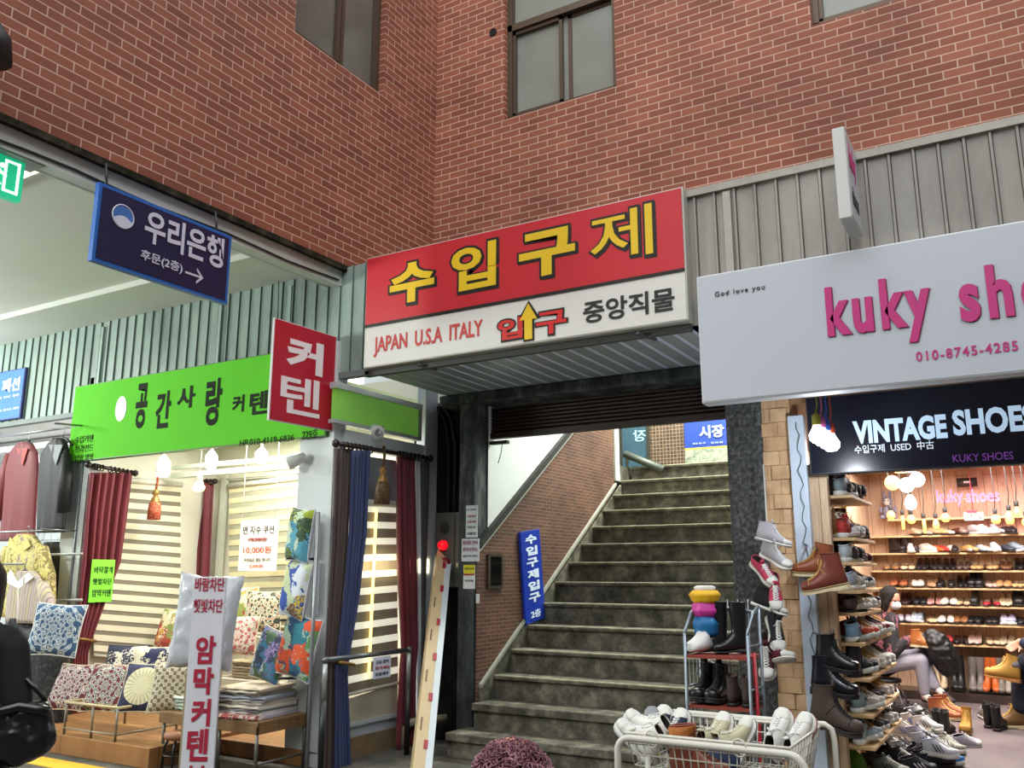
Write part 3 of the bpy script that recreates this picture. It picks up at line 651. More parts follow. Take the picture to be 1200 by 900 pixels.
BUR = fabric('6a1526'); GOLD = mt('8c6a35', .4, .4, .3, 60)
curtain('burgundy curtain drawn narrow behind the lime green note', pX(LX+.14), (1, 0, 0), [(554, 104, 156), (600, 99, 150), (660, 95, 142), (745, 88, 110), (765, 86, 104), (850, 84, 100)], 6, .035, BUR, 'burgundy shop curtains', (748, 86, 108, GOLD))
curtain('burgundy curtain hanging by the warm pendant bulb in the shop corner', pY(BKY-.16), (0, -1, 0), [(566, 213, 249), (620, 213, 247), (675, 214, 244), (760, 214, 242)], 5, .03, BUR, 'burgundy shop curtains')
XC = XL+.03
SG = 'curtains on the side window'
curtain('brown curtain leftmost on the side window rod', pX(XC), (1, 0, 0), [(526, 391, 412), (640, 388, 406), (760, 381, 396), (800, 378, 398), (920, 374, 398)], 4, .03, fabric('4a3a36'), SG, (772, 380, 396, GOLD))
curtain('navy blue curtain with grey edge beside the brown one', pX(XC+.03), (1, 0, 0), [(528, 411, 434), (620, 408, 430), (700, 402, 421), (770, 394, 409), (790, 392, 407), (850, 391, 410), (920, 390, 412)], 5, .03, fabric('2f3a66'), SG, (776, 394, 410, GOLD))
curtain('red burgundy curtain right of the striped blind on the side window', pX(XC), (1, 0, 0), [(535, 464, 485), (660, 465, 487), (760, 470, 489), (780, 468, 488), (878, 463, 486)], 4, .03, BUR, SG)
curtain('white curtain sliver between the red and charcoal curtains', pX(XC-.02), (1, 0, 0), [(538, 485, 494), (660, 487, 494), (870, 488, 492)], 2, .015, fabric('c6ccd4'), SG)
curtain('charcoal curtain rightmost on the side window rod', pX(XC+.01), (1, 0, 0), [(540, 493, 503), (640, 494, 500), (740, 494, 498), (880, 490, 494)], 3, .02, fabric('3b3d3d'), SG)
def rod(label, a, b, rings, m, parent_name='curtain_rod'):
    a, b = Vector(a), Vector(b); d = (b-a).normalized(); r = thing(parent_name, label, 'curtain rod', a)
    obj('pole', MB().tube([a, b], .018), m, r); 
    for e, s in ((a, -1), (b, 1)): obj('finial', MB().ball(e+d*s*.025, .034, None, 10), m, r)
    for t in rings: obj('ring', MB().torus(a.lerp(b, t)-Vector((0, 0, .008)), .03, .006, None, d, 12, 5), m, r)
DKW = mt('2b221e', .35, .2, .3, 10)
rod('dark wooden curtain rod over the side window', aX(396, 520, XC+.02), aX(502, 537, XC+.02), [.05, .09, .13, .17, .21, .25, .29, .33, .65, .69, .73, .78, .83, .88, .93], DKW)
rod('dark curtain rod with rings on the left shop wall', aX(106, 545, LX+.14), aX(156, 554, LX+.14), [.08, .14, .2, .27, .45, .55, .65, .75, .85, .95], DKW)
rod('short dark curtain rod in the shop corner behind the pendant', aY(212, 562, BKY-.16), aY(250, 564, BKY-.16), [.1, .25, .4, .6, .8, .92], DKW)
# zebra blinds
def blind(label, quad, nb, frac, m1, m2, N, parts=()):
    tl, tr, br, bl = quad; N = Vector(N); r = thing('zebra_blind', label, 'window blind', bl, 'striped shop blinds')
    a, b = MB(), MB()
    for i in range(nb):
        f0, f1, fm = i/nb, (i+1)/nb, (i+frac)/nb
        L = lambda f: tl.lerp(bl, f); Rr = lambda f: tr.lerp(br, f)
        a.add([L(f0), Rr(f0), Rr(fm), L(fm), L(f0)-N*.004, Rr(f0)-N*.004, Rr(fm)-N*.004, L(fm)-N*.004], ((3,2,1,0),(4,5,6,7),(0,1,5,4),(3,7,6,2)))
        b.add([L(fm)-N*.006, Rr(fm)-N*.006, Rr(f1)-N*.006, L(f1)-N*.006], ((3,2,1,0),))
    obj('opaque_bands', a, m1, r); obj('sheer_bands', b, m2, r)
    obj('headrail', MB().tube([tl+N*.01+Vector((0, 0, .02)), tr+N*.01+Vector((0, 0, .02))], .03), mt('d8d6cc', .4), r)
    obj('bottom_bar', MB().tube([bl+N*.004, br+N*.004], .014), mt('c9c5b6', .4), r); return r
CB = mt('e8e2cc', .7, 0, .04, 3); SHR = mt('a39c84', .7, 0, .15, 3)
by = BKY-.08
bx_ = LX+.05
blind('cream striped blind on the left wall of the curtain shop', (aX(110, 562, bx_), aX(212, 570, bx_), aX(212, 776, bx_), aX(110, 768, bx_)), 17, .58, CB, mt('857f70', .7, 0, .25, 3), (1, 0, 0))
blind('pale striped blind behind the cushion price poster', (aY(268, 572, by), aY(350, 562, by), aY(350, 735, by), aY(268, 735, by)), 13, .52, mt('d8d0a8', .7, 0, .05), mt('a7a590', .7, 0, .2, 8), (0, -1, 0))
xb = XL-.045
r = blind('bright striped blind in the side window behind the metal rail', (aX(428, 592, xb), aX(466, 594, xb), aX(467, 800, xb), aX(403, 815, xb)), 11, .4, mt('f2f0dc', .6, emit=.55), mt('8b8170', .7, 0, .1), (1, 0, 0))  # white bands glow in place of light shining through from behind
a, b = aX(441, 597, xb+.02), aX(432, 795, xb+.02)
obj('light_tube', MB().tube([a, b], .012), mt('ffe48a', .4, emit=2.2), r)  # yellow light line on the blind, put in as a glowing strip
lamp('AREA', 'side_window_light', (XL+.03, 6.0, 1.5), 2.5, (1, .85, .5), .12, (0, math.pi/2, 0), 1.2)
obj('valance', MB().quad(aX(432, 535, xb), aX(466, 540, xb), aX(466, 592, xb), aX(428, 590, xb)), mt('8d9298', .7, 0, .1), r)
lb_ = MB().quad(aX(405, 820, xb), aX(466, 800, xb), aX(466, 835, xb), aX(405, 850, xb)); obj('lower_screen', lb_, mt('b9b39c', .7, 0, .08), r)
# window frames inside the shop
f = MB(); by2 = BKY-.05
for a, b in (((255, 735), (262, 556)), ((349, 735), (356, 550)), ((255, 562), (356, 555)), ((206, 770), (213, 575))):
    p, q = aY(*a, by2), aY(*b, by2); f.box((p.x, by2-.03, min(p.z, q.z)), (q.x, by2+.02, max(p.z, q.z)))
struct('window_4', f, mt('c7cbbb', .4, .2))
f = MB(); p, q = aY(200, 560, 6.2), aY(352, 535, 6.2); f.box((p.x, 6.2, p.z), (q.x, 6.3, p.z+.05)); f.box((p.x, 6.2, p.z+.09), (q.x, 6.26, p.z+.13)); struct('trim_10', f, mt('dfe8d8', .4))
# lamps
LW = mt('ffffff', .4, emit=4)
def spot(label, px, py0, py1, Y, w):
    a, b = aY(px, py1, Y), aY(px, py0, Y); r = thing('ceiling_lamp', label, 'lamp', b, 'white can lamps of the curtain shop'); h = b.z-a.z
    obj('housing', MB().lathe([(w*.8, 0), (w, .01), (w, h*.7), (w*.5, h), (w*.15, h+.02), (w*.15, 3.02-a.z)], a+Vector((0, 0, .012)), None, 16), mt('f2f2ee', .4, emit=.7), r)
    obj('bulb', MB().lathe([(w*.1, -.02), (w*.75, -.012), (w*.85, .015)], a, None, 14), LW, r)
spot('white can lamp above the red tassel in the curtain shop', 190, 537, 557, 5.9, .075)
spot('white can lamp between the tassel lamp and the right-hand one', 247, 531, 548, 6.0, .06)
spot('white can lamp over the cushion price poster', 306, 528, 541, 6.0, .06)
c = aY(233, 571, 5.7); r = thing('pendant_lamp', 'warm bulb on a thin white cord in the curtain shop', 'lamp', c)
obj('cord', MB().tube([c+Vector((0, 0, .12)), (c.x, c.y, 3.02)], .005), WHT, r); obj('socket', MB().lathe([(.02, .06), (.028, .065), (.028, .12), (.012, .14)], c, None, 12), mt('e9e9e4', .4), r)
obj('bulb', MB().lathe([(.006, -.045), (.05, -.03), (.058, 0), (.04, .035), (.022, .065)], c, None, 14), mt('ffd9a0', .3, emit=2.5), r)
lamp('POINT', 'pendant_glow', tuple(c-Vector((0, 0, .12))), 4, (1, .8, .5), .05)
def flood(label, c, d):
    c = Vector(c); d = Vector(d).normalized(); M = d.to_track_quat('Z', 'Y').to_matrix(); r = thing('spotlight', label, 'lamp', c)
    obj('head', MB().lathe([(.02, -.1), (.04, -.09), (.05, -.02), (.06, .05), (.055, .055)], c, None, 14, M), mt('d6d8d6', .35), r)
    obj('lens', MB().lathe([(.05, .05), (.03, .056), (.0, .058)], c, None, 14, M), mt('8a8d90', .2, .3), r)
    obj('arm', MB().tube([c, c+Vector((-.05, .1, .02)), c+Vector((-.06, .16, .06))], .012), STEEL, r)
flood('white swivel spotlight under the green light box', aX(441, 505, XL+.1), (.5, -.3, -.25))
flood('white swivel spotlight on the white corner panel', aY(345, 540, 5.22), (-.6, -.4, -.3))
# tassels
def tassel(label, top, bot, pos, m1, m2, loop):
    a, b = pos(*top), pos(*bot); h = a.z-b.z; r = thing('tassel', label, 'tassel', a); x, y = a.x, a.y
    obj('cord', MB().tube([a+Vector((0, 0, loop)), a+Vector((.012, 0, loop*.5)), a], .012 if loop > .1 else .007), m2, r)
    obj('knob', MB().lathe([(.012, 0), (.03, -.02), (.035, -.05), (.02, -.07), (.04, -.1), (.045, -.13), (.05, -.14)], a, None, 14), m1, r)
    w = .06; n = 22; Q = []
    for i, z in enumerate((-.14, -.17, -h*.6, -h)):
        Q.append([Vector((x+(w*(.82+.06*i)*(1+.12*(k % 2)))*math.cos(2*math.pi*k/n), y+(w*(.82+.06*i)*(1+.12*(k % 2)))*math.sin(2*math.pi*k/n), a.z+z)) for k in range(n)])
    obj('fringe', MB().rings(Q, None), m2, r)
RT_ = mottled('red_fringe', '7a1f1a', 'a8422e', 'd8a070', 60, .6, .001); BT_ = mottled('gold_fringe', '2e2114', '5a4428', '8a6c42', 60, .6, .001)
tassel('red and gold tassel hanging from the first can lamp', (183, 573), (182, 609), pY(5.9), GOLD, RT_, .18)
tassel('brown and gold tassel hanging in the middle of the side window rod', (449, 546), (448, 591), pX(XC+.03), GOLD, BT_, .17)
# papers
def paper(label, bl, tr, pos, N, U, col, lines, cat='note', name='paper_note'):
    a, b = pos(*bl), pos(*tr); r = thing(name, label, cat, a); N = Vector(N); w = (b-a).dot(U); h = b.z-a.z
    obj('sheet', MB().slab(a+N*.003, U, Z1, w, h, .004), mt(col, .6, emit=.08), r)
    for t_, f0, f1, g0, g1, cc in lines: text(t_, a+N*.004+U*w*g0+Z1*h*f0, U, Z1, w*(g1-g0), h*(f1-f0), mt(cc, .6), r, bold=.01)
    return r
paper('lime green handwritten note on the left burgundy curtain', (103, 706), (135, 656), pX(LX+.19), (1, 0, 0), Y1, '7fe038', [('바닥깔개', .68, .84, .12, .92, '1c3a14'), ('햇빛차단', .41, .56, .1, .92, '1c3a14'), ('암막커텐', .13, .3, .12, .92, '1c3a14')])
r = paper('white cushion price poster with red 10,000 won lettering', (279, 669), (327, 608), pY(6.5), (0, -1, 0), X1, 'efe6dc', [('면 자수 쿠션', .72, .88, .08, .9, '3c3c40'), ('78,000원', .56, .66, .25, .72, '9a4a4a'), ('10,000원', .33, .48, .12, .85, 'c84a3a'), ('쿠션솜은 별도 입니다', .18, .25, .15, .85, '5a5650'), ('(5,000원)', .05, .13, .3, .68, 'c86a5a')], 'poster', 'price_poster')
q = pY(6.5); a, b = q(290, 632), q(314, 632); obj('strike_line', MB().box((a.x, 6.488, a.z-.004), (b.x, 6.494, a.z+.004)), mt('9a4a4a', .6), r)
mb = MB()
for px in (284, 322): p = q(px, 609); mb.tube([p, (p.x, p.y, 3.02)], .003)
obj('hanging_string', mb, WHT, r)
# hanging grid rack with cushions and a rack on the corner panel
def cushion_mat(kind, base, cols, n=8, seed=0):
    g = G('cushion_print'); o = g.sep(g.obj()); x, y = o[0], o[1]
    r = g.math('SQRT', g.math('ADD', g.math('MULTIPLY', x, x), g.math('MULTIPLY', y, y))); a = g.math('ARCTAN2', y, x)
    if kind == 'mandala':
        f = g.math('ADD', g.math('MULTIPLY', g.math('SINE', g.math('ADD', g.math('MULTIPLY', a, n), g.math('MULTIPLY', r, 14))), .5), g.math('SINE', g.math('MULTIPLY', r, 95)))
        f = g.math('ADD', g.math('MULTIPLY', f, .22), g.math('MULTIPLY', g.math('SINE', g.math('MULTIPLY', a, n*2)), .12)); f = g.math('ADD', f, .5)
        f = g.math('ADD', f, g.math('MULTIPLY', g.math('SUBTRACT', g.noise(g.obj(), 40+seed), .5), .5))
        ed = g.math('GREATER_THAN', r, .185); f = g.math('ADD', f, g.math('MULTIPLY', ed, -.2))
    elif kind == 'lattice':
        f = g.math('ADD', g.math('MULTIPLY', g.math('SINE', g.math('MULTIPLY', g.math('ADD', x, y), 105)), .25), g.math('MULTIPLY', g.math('SINE', g.math('MULTIPLY', g.math('SUBTRACT', x, y), 105)), .25)); f = g.math('ADD', f, g.math('MULTIPLY', g.noise(g.obj(), 30), 1.0))
    elif kind == 'sun':
        f = g.math('MULTIPLY', g.math('SINE', g.math('MULTIPLY', a, 24)), .2); f = g.math('ADD', g.math('ADD', f, .4), g.math('MULTIPLY', g.math('GREATER_THAN', r, .15), .45)); f = g.math('SUBTRACT', f, g.math('MULTIPLY', g.math('LESS_THAN', r, .07), .3))
    else:
        v = g.n('ShaderNodeTexVoronoi'); v.inputs['Scale'].default_value = n; g.l(g.comb(g.math('ADD', x, g.math('MULTIPLY', g.noise(g.obj(), 9+seed), .25)), g.math('ADD', g.math('MULTIPLY', y, .6), seed*.37)), v.inputs['Vector']); s = g.sep(v.outputs['Color']); f = g.math('ADD', g.math('MULTIPLY', s[0], .75), g.math('MULTIPLY', g.noise(g.obj(), 60), .25))
    st = [(0, base)]+[((i+1)/(len(cols)+1), c) for i, c in enumerate(cols)]
    if kind == 'mandala': st = [(0, cols[0]), (.34, base), (.42, cols[1]), (.53, base), (.6, cols[2 % len(cols)]), (.7, base), (.78, cols[0])]
    g.col(g.ramp(f, st, True)); g.b.inputs['Roughness'].default_value = .8; return g.m
def pillow(mb, w, h, t, m=None, n=14):
    for s in (1, -1):
        R = []
        for i in range(n+1):
            row = []
            for j in range(n+1):
                u, v = 2*i/n-1, 2*j/n-1; k = max(0, (1-u**4)*(1-v**4))**.5; pin = 1-.07*(1-abs(u)**2)*abs(v)**3
                pin2 = 1-.07*(1-abs(v)**2)*abs(u)**3
                row.append((u*w/2*pin2, v*h/2*pin, s*t/2*k))
            R.append(row if s < 0 else row[::-1])
        mb.rings(R, m, False, False, True, False)
    return mb
def cushion(label, c, w, h, yaw, tilt, front, back, t=.13, group='patterned cushions', roll=0):
    r = thing('cushion', label, 'cushion', (0, 0, 0), group)
    mb = pillow(MB(), w, h, t, front); half = len(mb.f)//2
    mb.mats.append(back)
    for i in range(half, len(mb.f)): mb.mi[i] = 1
    o = obj('cover', mb, None, r); pp_ = MB(); pts = []
    for k in range(41):
        u = k/40*4; s = int(u) % 4; q = u-int(u); uu, vv = [(-1+2*q, -1), (1, -1+2*q), (1-2*q, 1), (-1, 1-2*q)][s]
        pin = 1-.07*(1-abs(uu)**2)*abs(vv)**3; pin2 = 1-.07*(1-abs(vv)**2)*abs(uu)**3; pts.append((uu*w/2*pin2, vv*h/2*pin, 0))
    obj('piping', pp_.tube(pts[:-1], .006, None, 5, True), back, r)
    r.rotation_euler = Euler((math.pi/2-tilt, roll, yaw)); r.location = c; return r
CRM = mt('d3c8ae', .8, 0, .1, 20); GRYB = mt('c0bfcc', .7, 0, .08, 6)
m1 = cushion_mat('mandala', 'd8d0c6', ['5a2030', '39465e', '7d2f34'], 8); m2 = cushion_mat('mandala', 'd9d2c4', ['6a1f30', '27403a', '31304a'], 6, 5)
m3 = cushion_mat('sun', 'e2dcb8', ['b8ad86', 'dcd6b4', '1f2244', '232747'], 8); m4 = cushion_mat('lattice', 'b5a890', ['cfc6b0', '83775f', '6f6450'])
m5 = cushion_mat('mandala', 'dfe0dc', ['35557a', '6f93b4', '2b4568'], 8, 3); m6 = cushion_mat('mandala', 'ddd6b6', ['3b3f33', '9a4a34', '38666a'], 8, 9)
m7 = cushion_mat('patch', 'e3dcc4', ['a8473a', 'd9cfae', '7f8a4a', 'c79a4a'], 16, 2); m8 = cushion_mat('patch', 'd9d2c0', ['1e2340', '8a5a4a', 'd6cbb0', '2c3050'], 13, 4)
pa1 = cushion_mat('patch', '2c6a8c', ['4f93a8', 'b8c9b0', '8a9a2c', '2f4a34', '5fa0b8'], 12, 1); pa2 = cushion_mat('patch', 'd9dcd6', ['cfd4dc', '2c4a9a', 'd2b82e', 'b8c4a0', '7a4a3a'], 10, 6)
pa3 = cushion_mat('patch', '5a4a78', ['2f6a8a', '3d5a3a', '8a7aa8', '27304a', 'a8b4c0'], 14, 8); pa4 = cushion_mat('patch', '245a78', ['2f7a8a', 'a8c0a8', 'd8552e', '2a4a6a', '6a9a5a'], 13, 3)
A = .53   # yaw that turns a face to the alley
zr_ = .4
ra, rb, rc = aZ(66, 824, zr_), aZ(138, 830, zr_), aZ(215, 820, zr_)
kx0, kx1_, ky0, ky1 = ra.x, rb.x, rb.y, rc.y
rk = thing('wire_rack', 'low thin wire rack with a pale rail holding the front row of cushions', 'rack', ((kx0+kx1_)/2, ky0, 0))
mb = MB()
for a, b in (((kx0, ky0), (kx1_, ky0)), ((kx1_, ky0), (kx1_, ky1)), ((kx1_, ky1), (kx0, ky1)), ((kx0, ky1), (kx0, ky0))): mb.tube([(*a, zr_), (*b, zr_)], .012)
for i in range(1, 8): x = lerp(kx0, kx1_, i/8); mb.tube([(x, ky0, zr_-.005), (x, ky1, zr_-.005)], .004, None, 5)
obj('top_rail', mb, mt('b9aa84', .4, .3), rk)
for x, y in ((kx0+.02, ky0), (kx1_, ky0), (kx1_, ky1), (kx0, ky1), (lerp(kx0, kx1_, .55), ky0)): obj('leg', MB().tube([(x, y, .15 if y > fx.y else 0), (x, y, zr_)], .01), mt('7d776c', .4, .4), rk)
mb = MB(); mb.tube([(kx0, ky0, .2), (kx1_, ky0, .2), (kx1_, ky1, .2)], .008); obj('lower_rail', mb, mt('8d8778', .4, .4), rk)
def cu(px, py, Y, *a, **k): return aY(px, py, Y)
cushion('cushion with a grey and wine mandala, leftmost on the wire rack', cu(86, 805, 4.86, 0), .40, .40, A-.25, .45, m1, CRM)
cushion('cushion with a green-centred red mandala, second on the wire rack', cu(128, 806, 4.86, 0), .42, .40, A-.2, .42, m2, CRM)
cushion('cream cushion with a sun disc on navy, third on the wire rack', cu(170, 806, 4.9, 0), .40, .40, A-.1, .42, m3, CRM)
cushion('taupe lattice cushion at the right end of the wire rack', cu(207, 805, 4.95, 0), .40, .40, A+.1, .4, m4, CRM)
cushion('dark navy scroll cushion peeking out behind the first rack row', cu(146, 780, 5.2, 0), .36, .36, A, .35, m8, mt('1f2440', .8), group='patterned cushions')
cushion('cream and navy cushion behind the sun disc cushion', cu(182, 781, 5.2, 0), .38, .34, A+.15, .35, cushion_mat('patch', 'ddd6c2', ['cfc6ae', '20264a', 'd8d0b8', '8a7a6a'], 12, 7), CRM)
cushion('white cushion with a blue flower ring, above the black lace dress', cu(66, 738, 4.7, 0), .44, .44, A, .2, m5, WHT, roll=.06)
cushion('small floral cushion at the left edge of the plastic quilt bag', cu(202, 737, 6.2, 0), .36, .42, A-.4, .3, m7, CRM)
cushion('cream cushion with a dark eight-petal wheel beside the quilt bag', cu(309, 717, 6.3, 0), .40, .40, A-.2, .2, m6, CRM)
cushion('red flowered cushion left of the petal wheel cushion', cu(281, 712, 6.35, 0), .36, .40, A-.2, .15, m7, CRM)
cushion('round-edged pink and sage cushion under the red flowered one', cu(281, 745, 6.0, 0), .34, .36, A-.1, .25, cushion_mat('mandala', 'd9d0c4', ['9a4a4a', '6f7a5a', 'b88a8a'], 6, 4), CRM)
HG = 'painted cushions hung on the corner panel'
cushion('blue and lime painted cushion, topmost of the hung column', cu(352, 627, 5.12, 0), .30, .42, A-.75, .05, pa1, GRYB, .12, HG, .1)
cushion('white cushion with blue and yellow strokes, second of the hung column', cu(347, 690, 5.12, 0), .32, .44, A-.75, .08, pa2, GRYB, .12, HG, .14)
cushion('teal cushion with an orange flower, lowest of the hung column', cu(350, 758, 5.1, 0), .38, .46, A-.6, .12, pa4, GRYB, .13, HG, .16)
cushion('purple and blue painted cushion left of the teal one', cu(318, 768, 5.15, 0), .34, .40, A-.6, .2, pa3, CRM, .12, HG, .2)
p = aY(202, 760, 6.2); tag(obj('display_plinth', MB().box((p.x-.16, 6.05, .15), (p.x+.16, 6.4, p.z-.02)), mt('c9c5ba', .6), None, .006), 'plain white plinth carrying the small floral cushion behind the quilt bag', 'plinth')
hk = thing('display_rack', 'black bracketed rack carrying the painted cushions on the corner panel', 'rack', (-4.88, 5.27, .3))
a = aY(373, 600, 5.27); b = aY(378, 880, 5.27)
obj('upright', MB().tube([(a.x, 5.26, .0), (a.x, 5.26, a.z)], .014), mt('26282a', .4), hk)
for px, py in ((352, 655), (345, 727), (343, 795)):
    p = aY(px, py, 5.15); obj('arm', MB().tube([(a.x, 5.26, p.z), (p.x-.05, 5.05, p.z+.005)], .009), mt('26282a', .4), hk)
c = aY(357, 760, 5.29)
for i, (py0, py1) in enumerate(((612, 655), (660, 720), (728, 790), (800, 880))):
    p, q = aY(357, py1, 5.3), aY(376, py0, 5.3); obj('backing_card', MB().box((p.x, 5.295, p.z), (q.x, 5.305, q.z)), mt('b3b8bd', .6), hk)
# shelf frame and fabric stacks
wsf = thing('wire_shelf', 'white wire shelf unit under the petal wheel cushion', 'shelf', (-6.6, 6.2, .15)); mb = MB()
p, q = aY(266, 741, 6.15), aY(330, 738, 6.15)
for z in (p.z-.03, p.z-.42):
    mb.tube([(p.x-.1, 6.1, z), (q.x, 6.1, z), (q.x, 6.5, z), (p.x-.1, 6.5, z)], .01, None, 6, True)
    for i in range(10): x = lerp(p.x-.1, q.x, i/9); mb.tube([(x, 6.1, z), (x, 6.5, z)], .004, None, 5)
obj('wire_deck', mb, mt('d5d3c8', .4, .2), wsf)
for x in (p.x-.1, q.x):
    for y in (6.1, 6.5): obj('leg', MB().tube([(x, y, .12), (x, y, p.z+.02)], .01), mt('c5c3b8', .4, .2), wsf)
def folded(label, c, w, d, t, yaw, m, group):
    mb = MB(); n = 10; R = []
    for i in range(n+1):
        x = w*(i/n-.5); k = .006*math.sin(i*1.7+c[0]*90)
        R.append([(x, -d/2+k, k*.5), (x, -d/2-.012, t*.5), (x, -d/2+k, t+k), (x, 0, t+k*.6), (x, d/2, t), (x, d/2, 0), (x, 0, 0)])
    mb.rings(R, None, True, True, False); o = obj('folded_cloth', mb, m); o.location = c; o.rotation_euler.z = yaw
    return tag(o, label, 'fabric', group)
tz = .39; ta, tb, tc = aZ(302, 847, tz), aZ(365, 835, tz), aZ(207, 834, tz)
tx1 = ta.x; ty0, ty1 = ta.y, tb.y-.02; tx0 = -6.0
tab = thing('display_table', 'low wooden display table with metal legs in front of the corner panel', 'table', ((tx0+tx1)/2, (ty0+ty1)/2, 0))
obj('table_top', MB().box((tx0, ty0, tz-.03), (tx1, ty1, tz)).box((tx0, ty0, tz-.085), (tx1, ty0+.015, tz-.03)).box((tx1-.015, ty0, tz-.085), (tx1, ty1, tz-.03)), wood_mat('table_wood', (0, 1), '8a6a44', '7a5c3a', '3f2a18', 2, .2), tab, .004)
for x, y in ((tx0+.03, ty0+.03), (tx1-.02, ty0+.02), (tx1-.02, ty1-.02), (tx0+.03, ty1-.03), (-5.35, ty0+.03)): obj('leg', MB().tube([(x, y, 0), (x, y, tz-.03)], .013), mt('6f6d66', .4, .5), tab)
mb = MB().tube([(-5.35, ty0+.03, .11), (tx1-.02, ty0+.02, .1), (tx1-.02, ty1-.02, .1)], .009); obj('stretcher', mb, mt('6f6d66', .4, .5), tab)
cols = ['b9b5c4', 'c4c0b6', 'a9adb8', 'cfcabb', 'b5a9a0', 'd2cfc8', '9fa6b5', 'c9bca6', 'd8d2c2', 'bfae98']
desc = ['lilac grey', 'stone', 'slate grey', 'cream', 'dusty rose', 'white', 'steel blue', 'sand', 'ivory', 'tan']
for i, cc in enumerate(cols):
    folded('folded %s cloth, layer %s of the fabric stack on the low table' % (desc[i], ['lowest', 'second', 'third', 'fourth', 'fifth', 'sixth', 'seventh', 'eighth', 'ninth', 'topmost'][i]),
           (-5.25+random.uniform(-.03, .03), ty0+.29+random.uniform(-.02, .02), tz+.002+i*.0215), .5-.012*i, .4, .02, .1+random.uniform(-.08, .08), mt(cc, .8, 0, .12, 15), 'folded fabrics on the low table')
folded('patterned red and cream cloth at the front edge of the low table', (-5.2, ty0+.05, tz+.002), .42, .1, .03, .12, cushion_mat('patch', 'd8cfc4', ['a8504a', 'cdbfae', '8a3a3a'], 30, 1), 'folded fabrics on the low table')
for i in range(4): folded('mint folded cloth left of the vertical board, %s of four' % ['lowest', 'second', 'third', 'topmost'][i], (-5.85, ty0+.28, tz+.002+i*.026), .24, .36, .024, -.1+i*.05, mt(['a9b8ac', 'b9c4b8', '9fb0a6', 'c4ccc0'][i], .8, 0, .12, 15), 'mint cloths')
p = aY(284, 800, 6.12); 
for i in range(6): folded('brown checked cloth on the wire shelf, %s of six' % ['lowest', 'second', 'third', 'fourth', 'fifth', 'topmost'][i], (p.x, 6.3, aY(266, 741, 6.15).z-.41+.027*i), .36, .3, .025, random.uniform(-.06, .06), mt(['8a7a62', '9c8c70', '7a6850', 'a8987c', '6a5c48', 'b0a284'][i], .8, 0, .3, 30), 'brown cloths on the wire shelf')
# vertical hand board, quilt bag, stool
D_ = 6.4
pc = aD(246.5, 676, D_); uu = RT.copy(); w_ = 37.5*D_/F; top = pc.z
fc = -HD
P_ = Vector((pc.x, pc.y, .03))-uu*w_/2
vb = thing('vertical_sign', 'tall white vertical board with crimson blackout curtain lettering', 'sign', (pc.x, pc.y, 0))
V_ = (Vector((pc.x, pc.y, top))-Vector((pc.x, pc.y, .03))).normalized()
obj('panel', MB().slab(P_, uu, Z1, w_, top-.03, .03), mt('cdcdd6', .45, 0, .03, 4), vb, .004)
mc_ = mt('a01a38', .5)
def vz(py): 
    r_ = ray(246, py); return EYE+r_.z*((pc-CAM).dot(HD)/r_.dot(HD))
for t_, xl, xr_, y0, y1, bd in (('바람차단', 229.5, 264, 693, 677, .02), ('햇빛차단', 229.8, 263.5, 718, 702, .02), ('암', 236, 259, 778, 745, .032), ('막', 236, 259, 814, 782, .04), ('커', 236, 258, 851, 819, .04), ('텐', 234, 258, 892, 854, .03), ('블', 236, 258, 930, 897, .03)):
    z0, z1 = vz(y0), vz(y1)
    x0 = (xl-228)/37.5*w_; text(t_, P_+uu*x0+Z1*(z0-.03), uu, Z1, (xr_-xl)/37.5*w_, z1-z0, mc_, vb, bold=bd)
obj('foot', MB().slab(P_+HD*.14-uu*.06, uu, Z1, w_+.12, .03, .0).box((-w_/2, -.14, 0), (w_/2, .14, .03), None, Matrix.Translation((pc.x, pc.y, 0)) @ Matrix.Rotation(PSI, 4, 'Z')), STEEL, vb)
PLB = mt('b7bac2', .22, 0, .2, 18, bump=.01)
qc = aD(241, 728, D_+.28)
o = obj('quilt_bag', pillow(MB(), .5, .72, .17, None, 30), PLB); o.location = qc; o.rotation_euler = (math.pi/2-.08, .06, PSI); tag(o, 'clear plastic quilt bag standing behind the tall white vertical board', 'bag')
x = o.modifiers.new('crumple', 'DISPLACE'); tx = bpy.data.textures.new('crumple', 'CLOUDS'); tx.noise_scale = .07; x.texture = tx; x.strength = .028; x.mid_level = .5
sm = MB().box((-.1, -.12, 0), (.1, .12, qc.z-.36), None, Matrix.Translation((qc.x, qc.y+.02, 0)) @ Matrix.Rotation(PSI, 4, 'Z'))
tag(obj('cardboard_carton', sm, mt('9a8a6c', .7, 0, .1), None, .006), 'brown carton hidden behind the tall white board under the quilt bag', 'box')
sc_ = aD(212, 862, 6.6)
so = thing('stool', 'round brown topped stool with black legs left of the vertical board', 'stool', (sc_.x, sc_.y, 0))
obj('seat', MB().lathe([(0, -.02), (.11, -.02), (.125, 0), (.12, .025), (.08, .035), (0, .037)], sc_, None, 24), mt('8a5a3c', .5, 0, .15), so)
for k in range(4):
    t = k*math.pi/2+.5; a = sc_+Vector((.09*math.cos(t), .09*math.sin(t), -.02)); obj('leg', MB().tube([a, a+Vector((.03*math.cos(t), .03*math.sin(t), -.06)), (sc_.x+.13*math.cos(t), sc_.y+.13*math.sin(t), 0)], .011), mt('131313', .4), so)
obj('foot_ring', MB().torus((sc_.x, sc_.y, sc_.z*.45), .115, .007), mt('131313', .4), so)
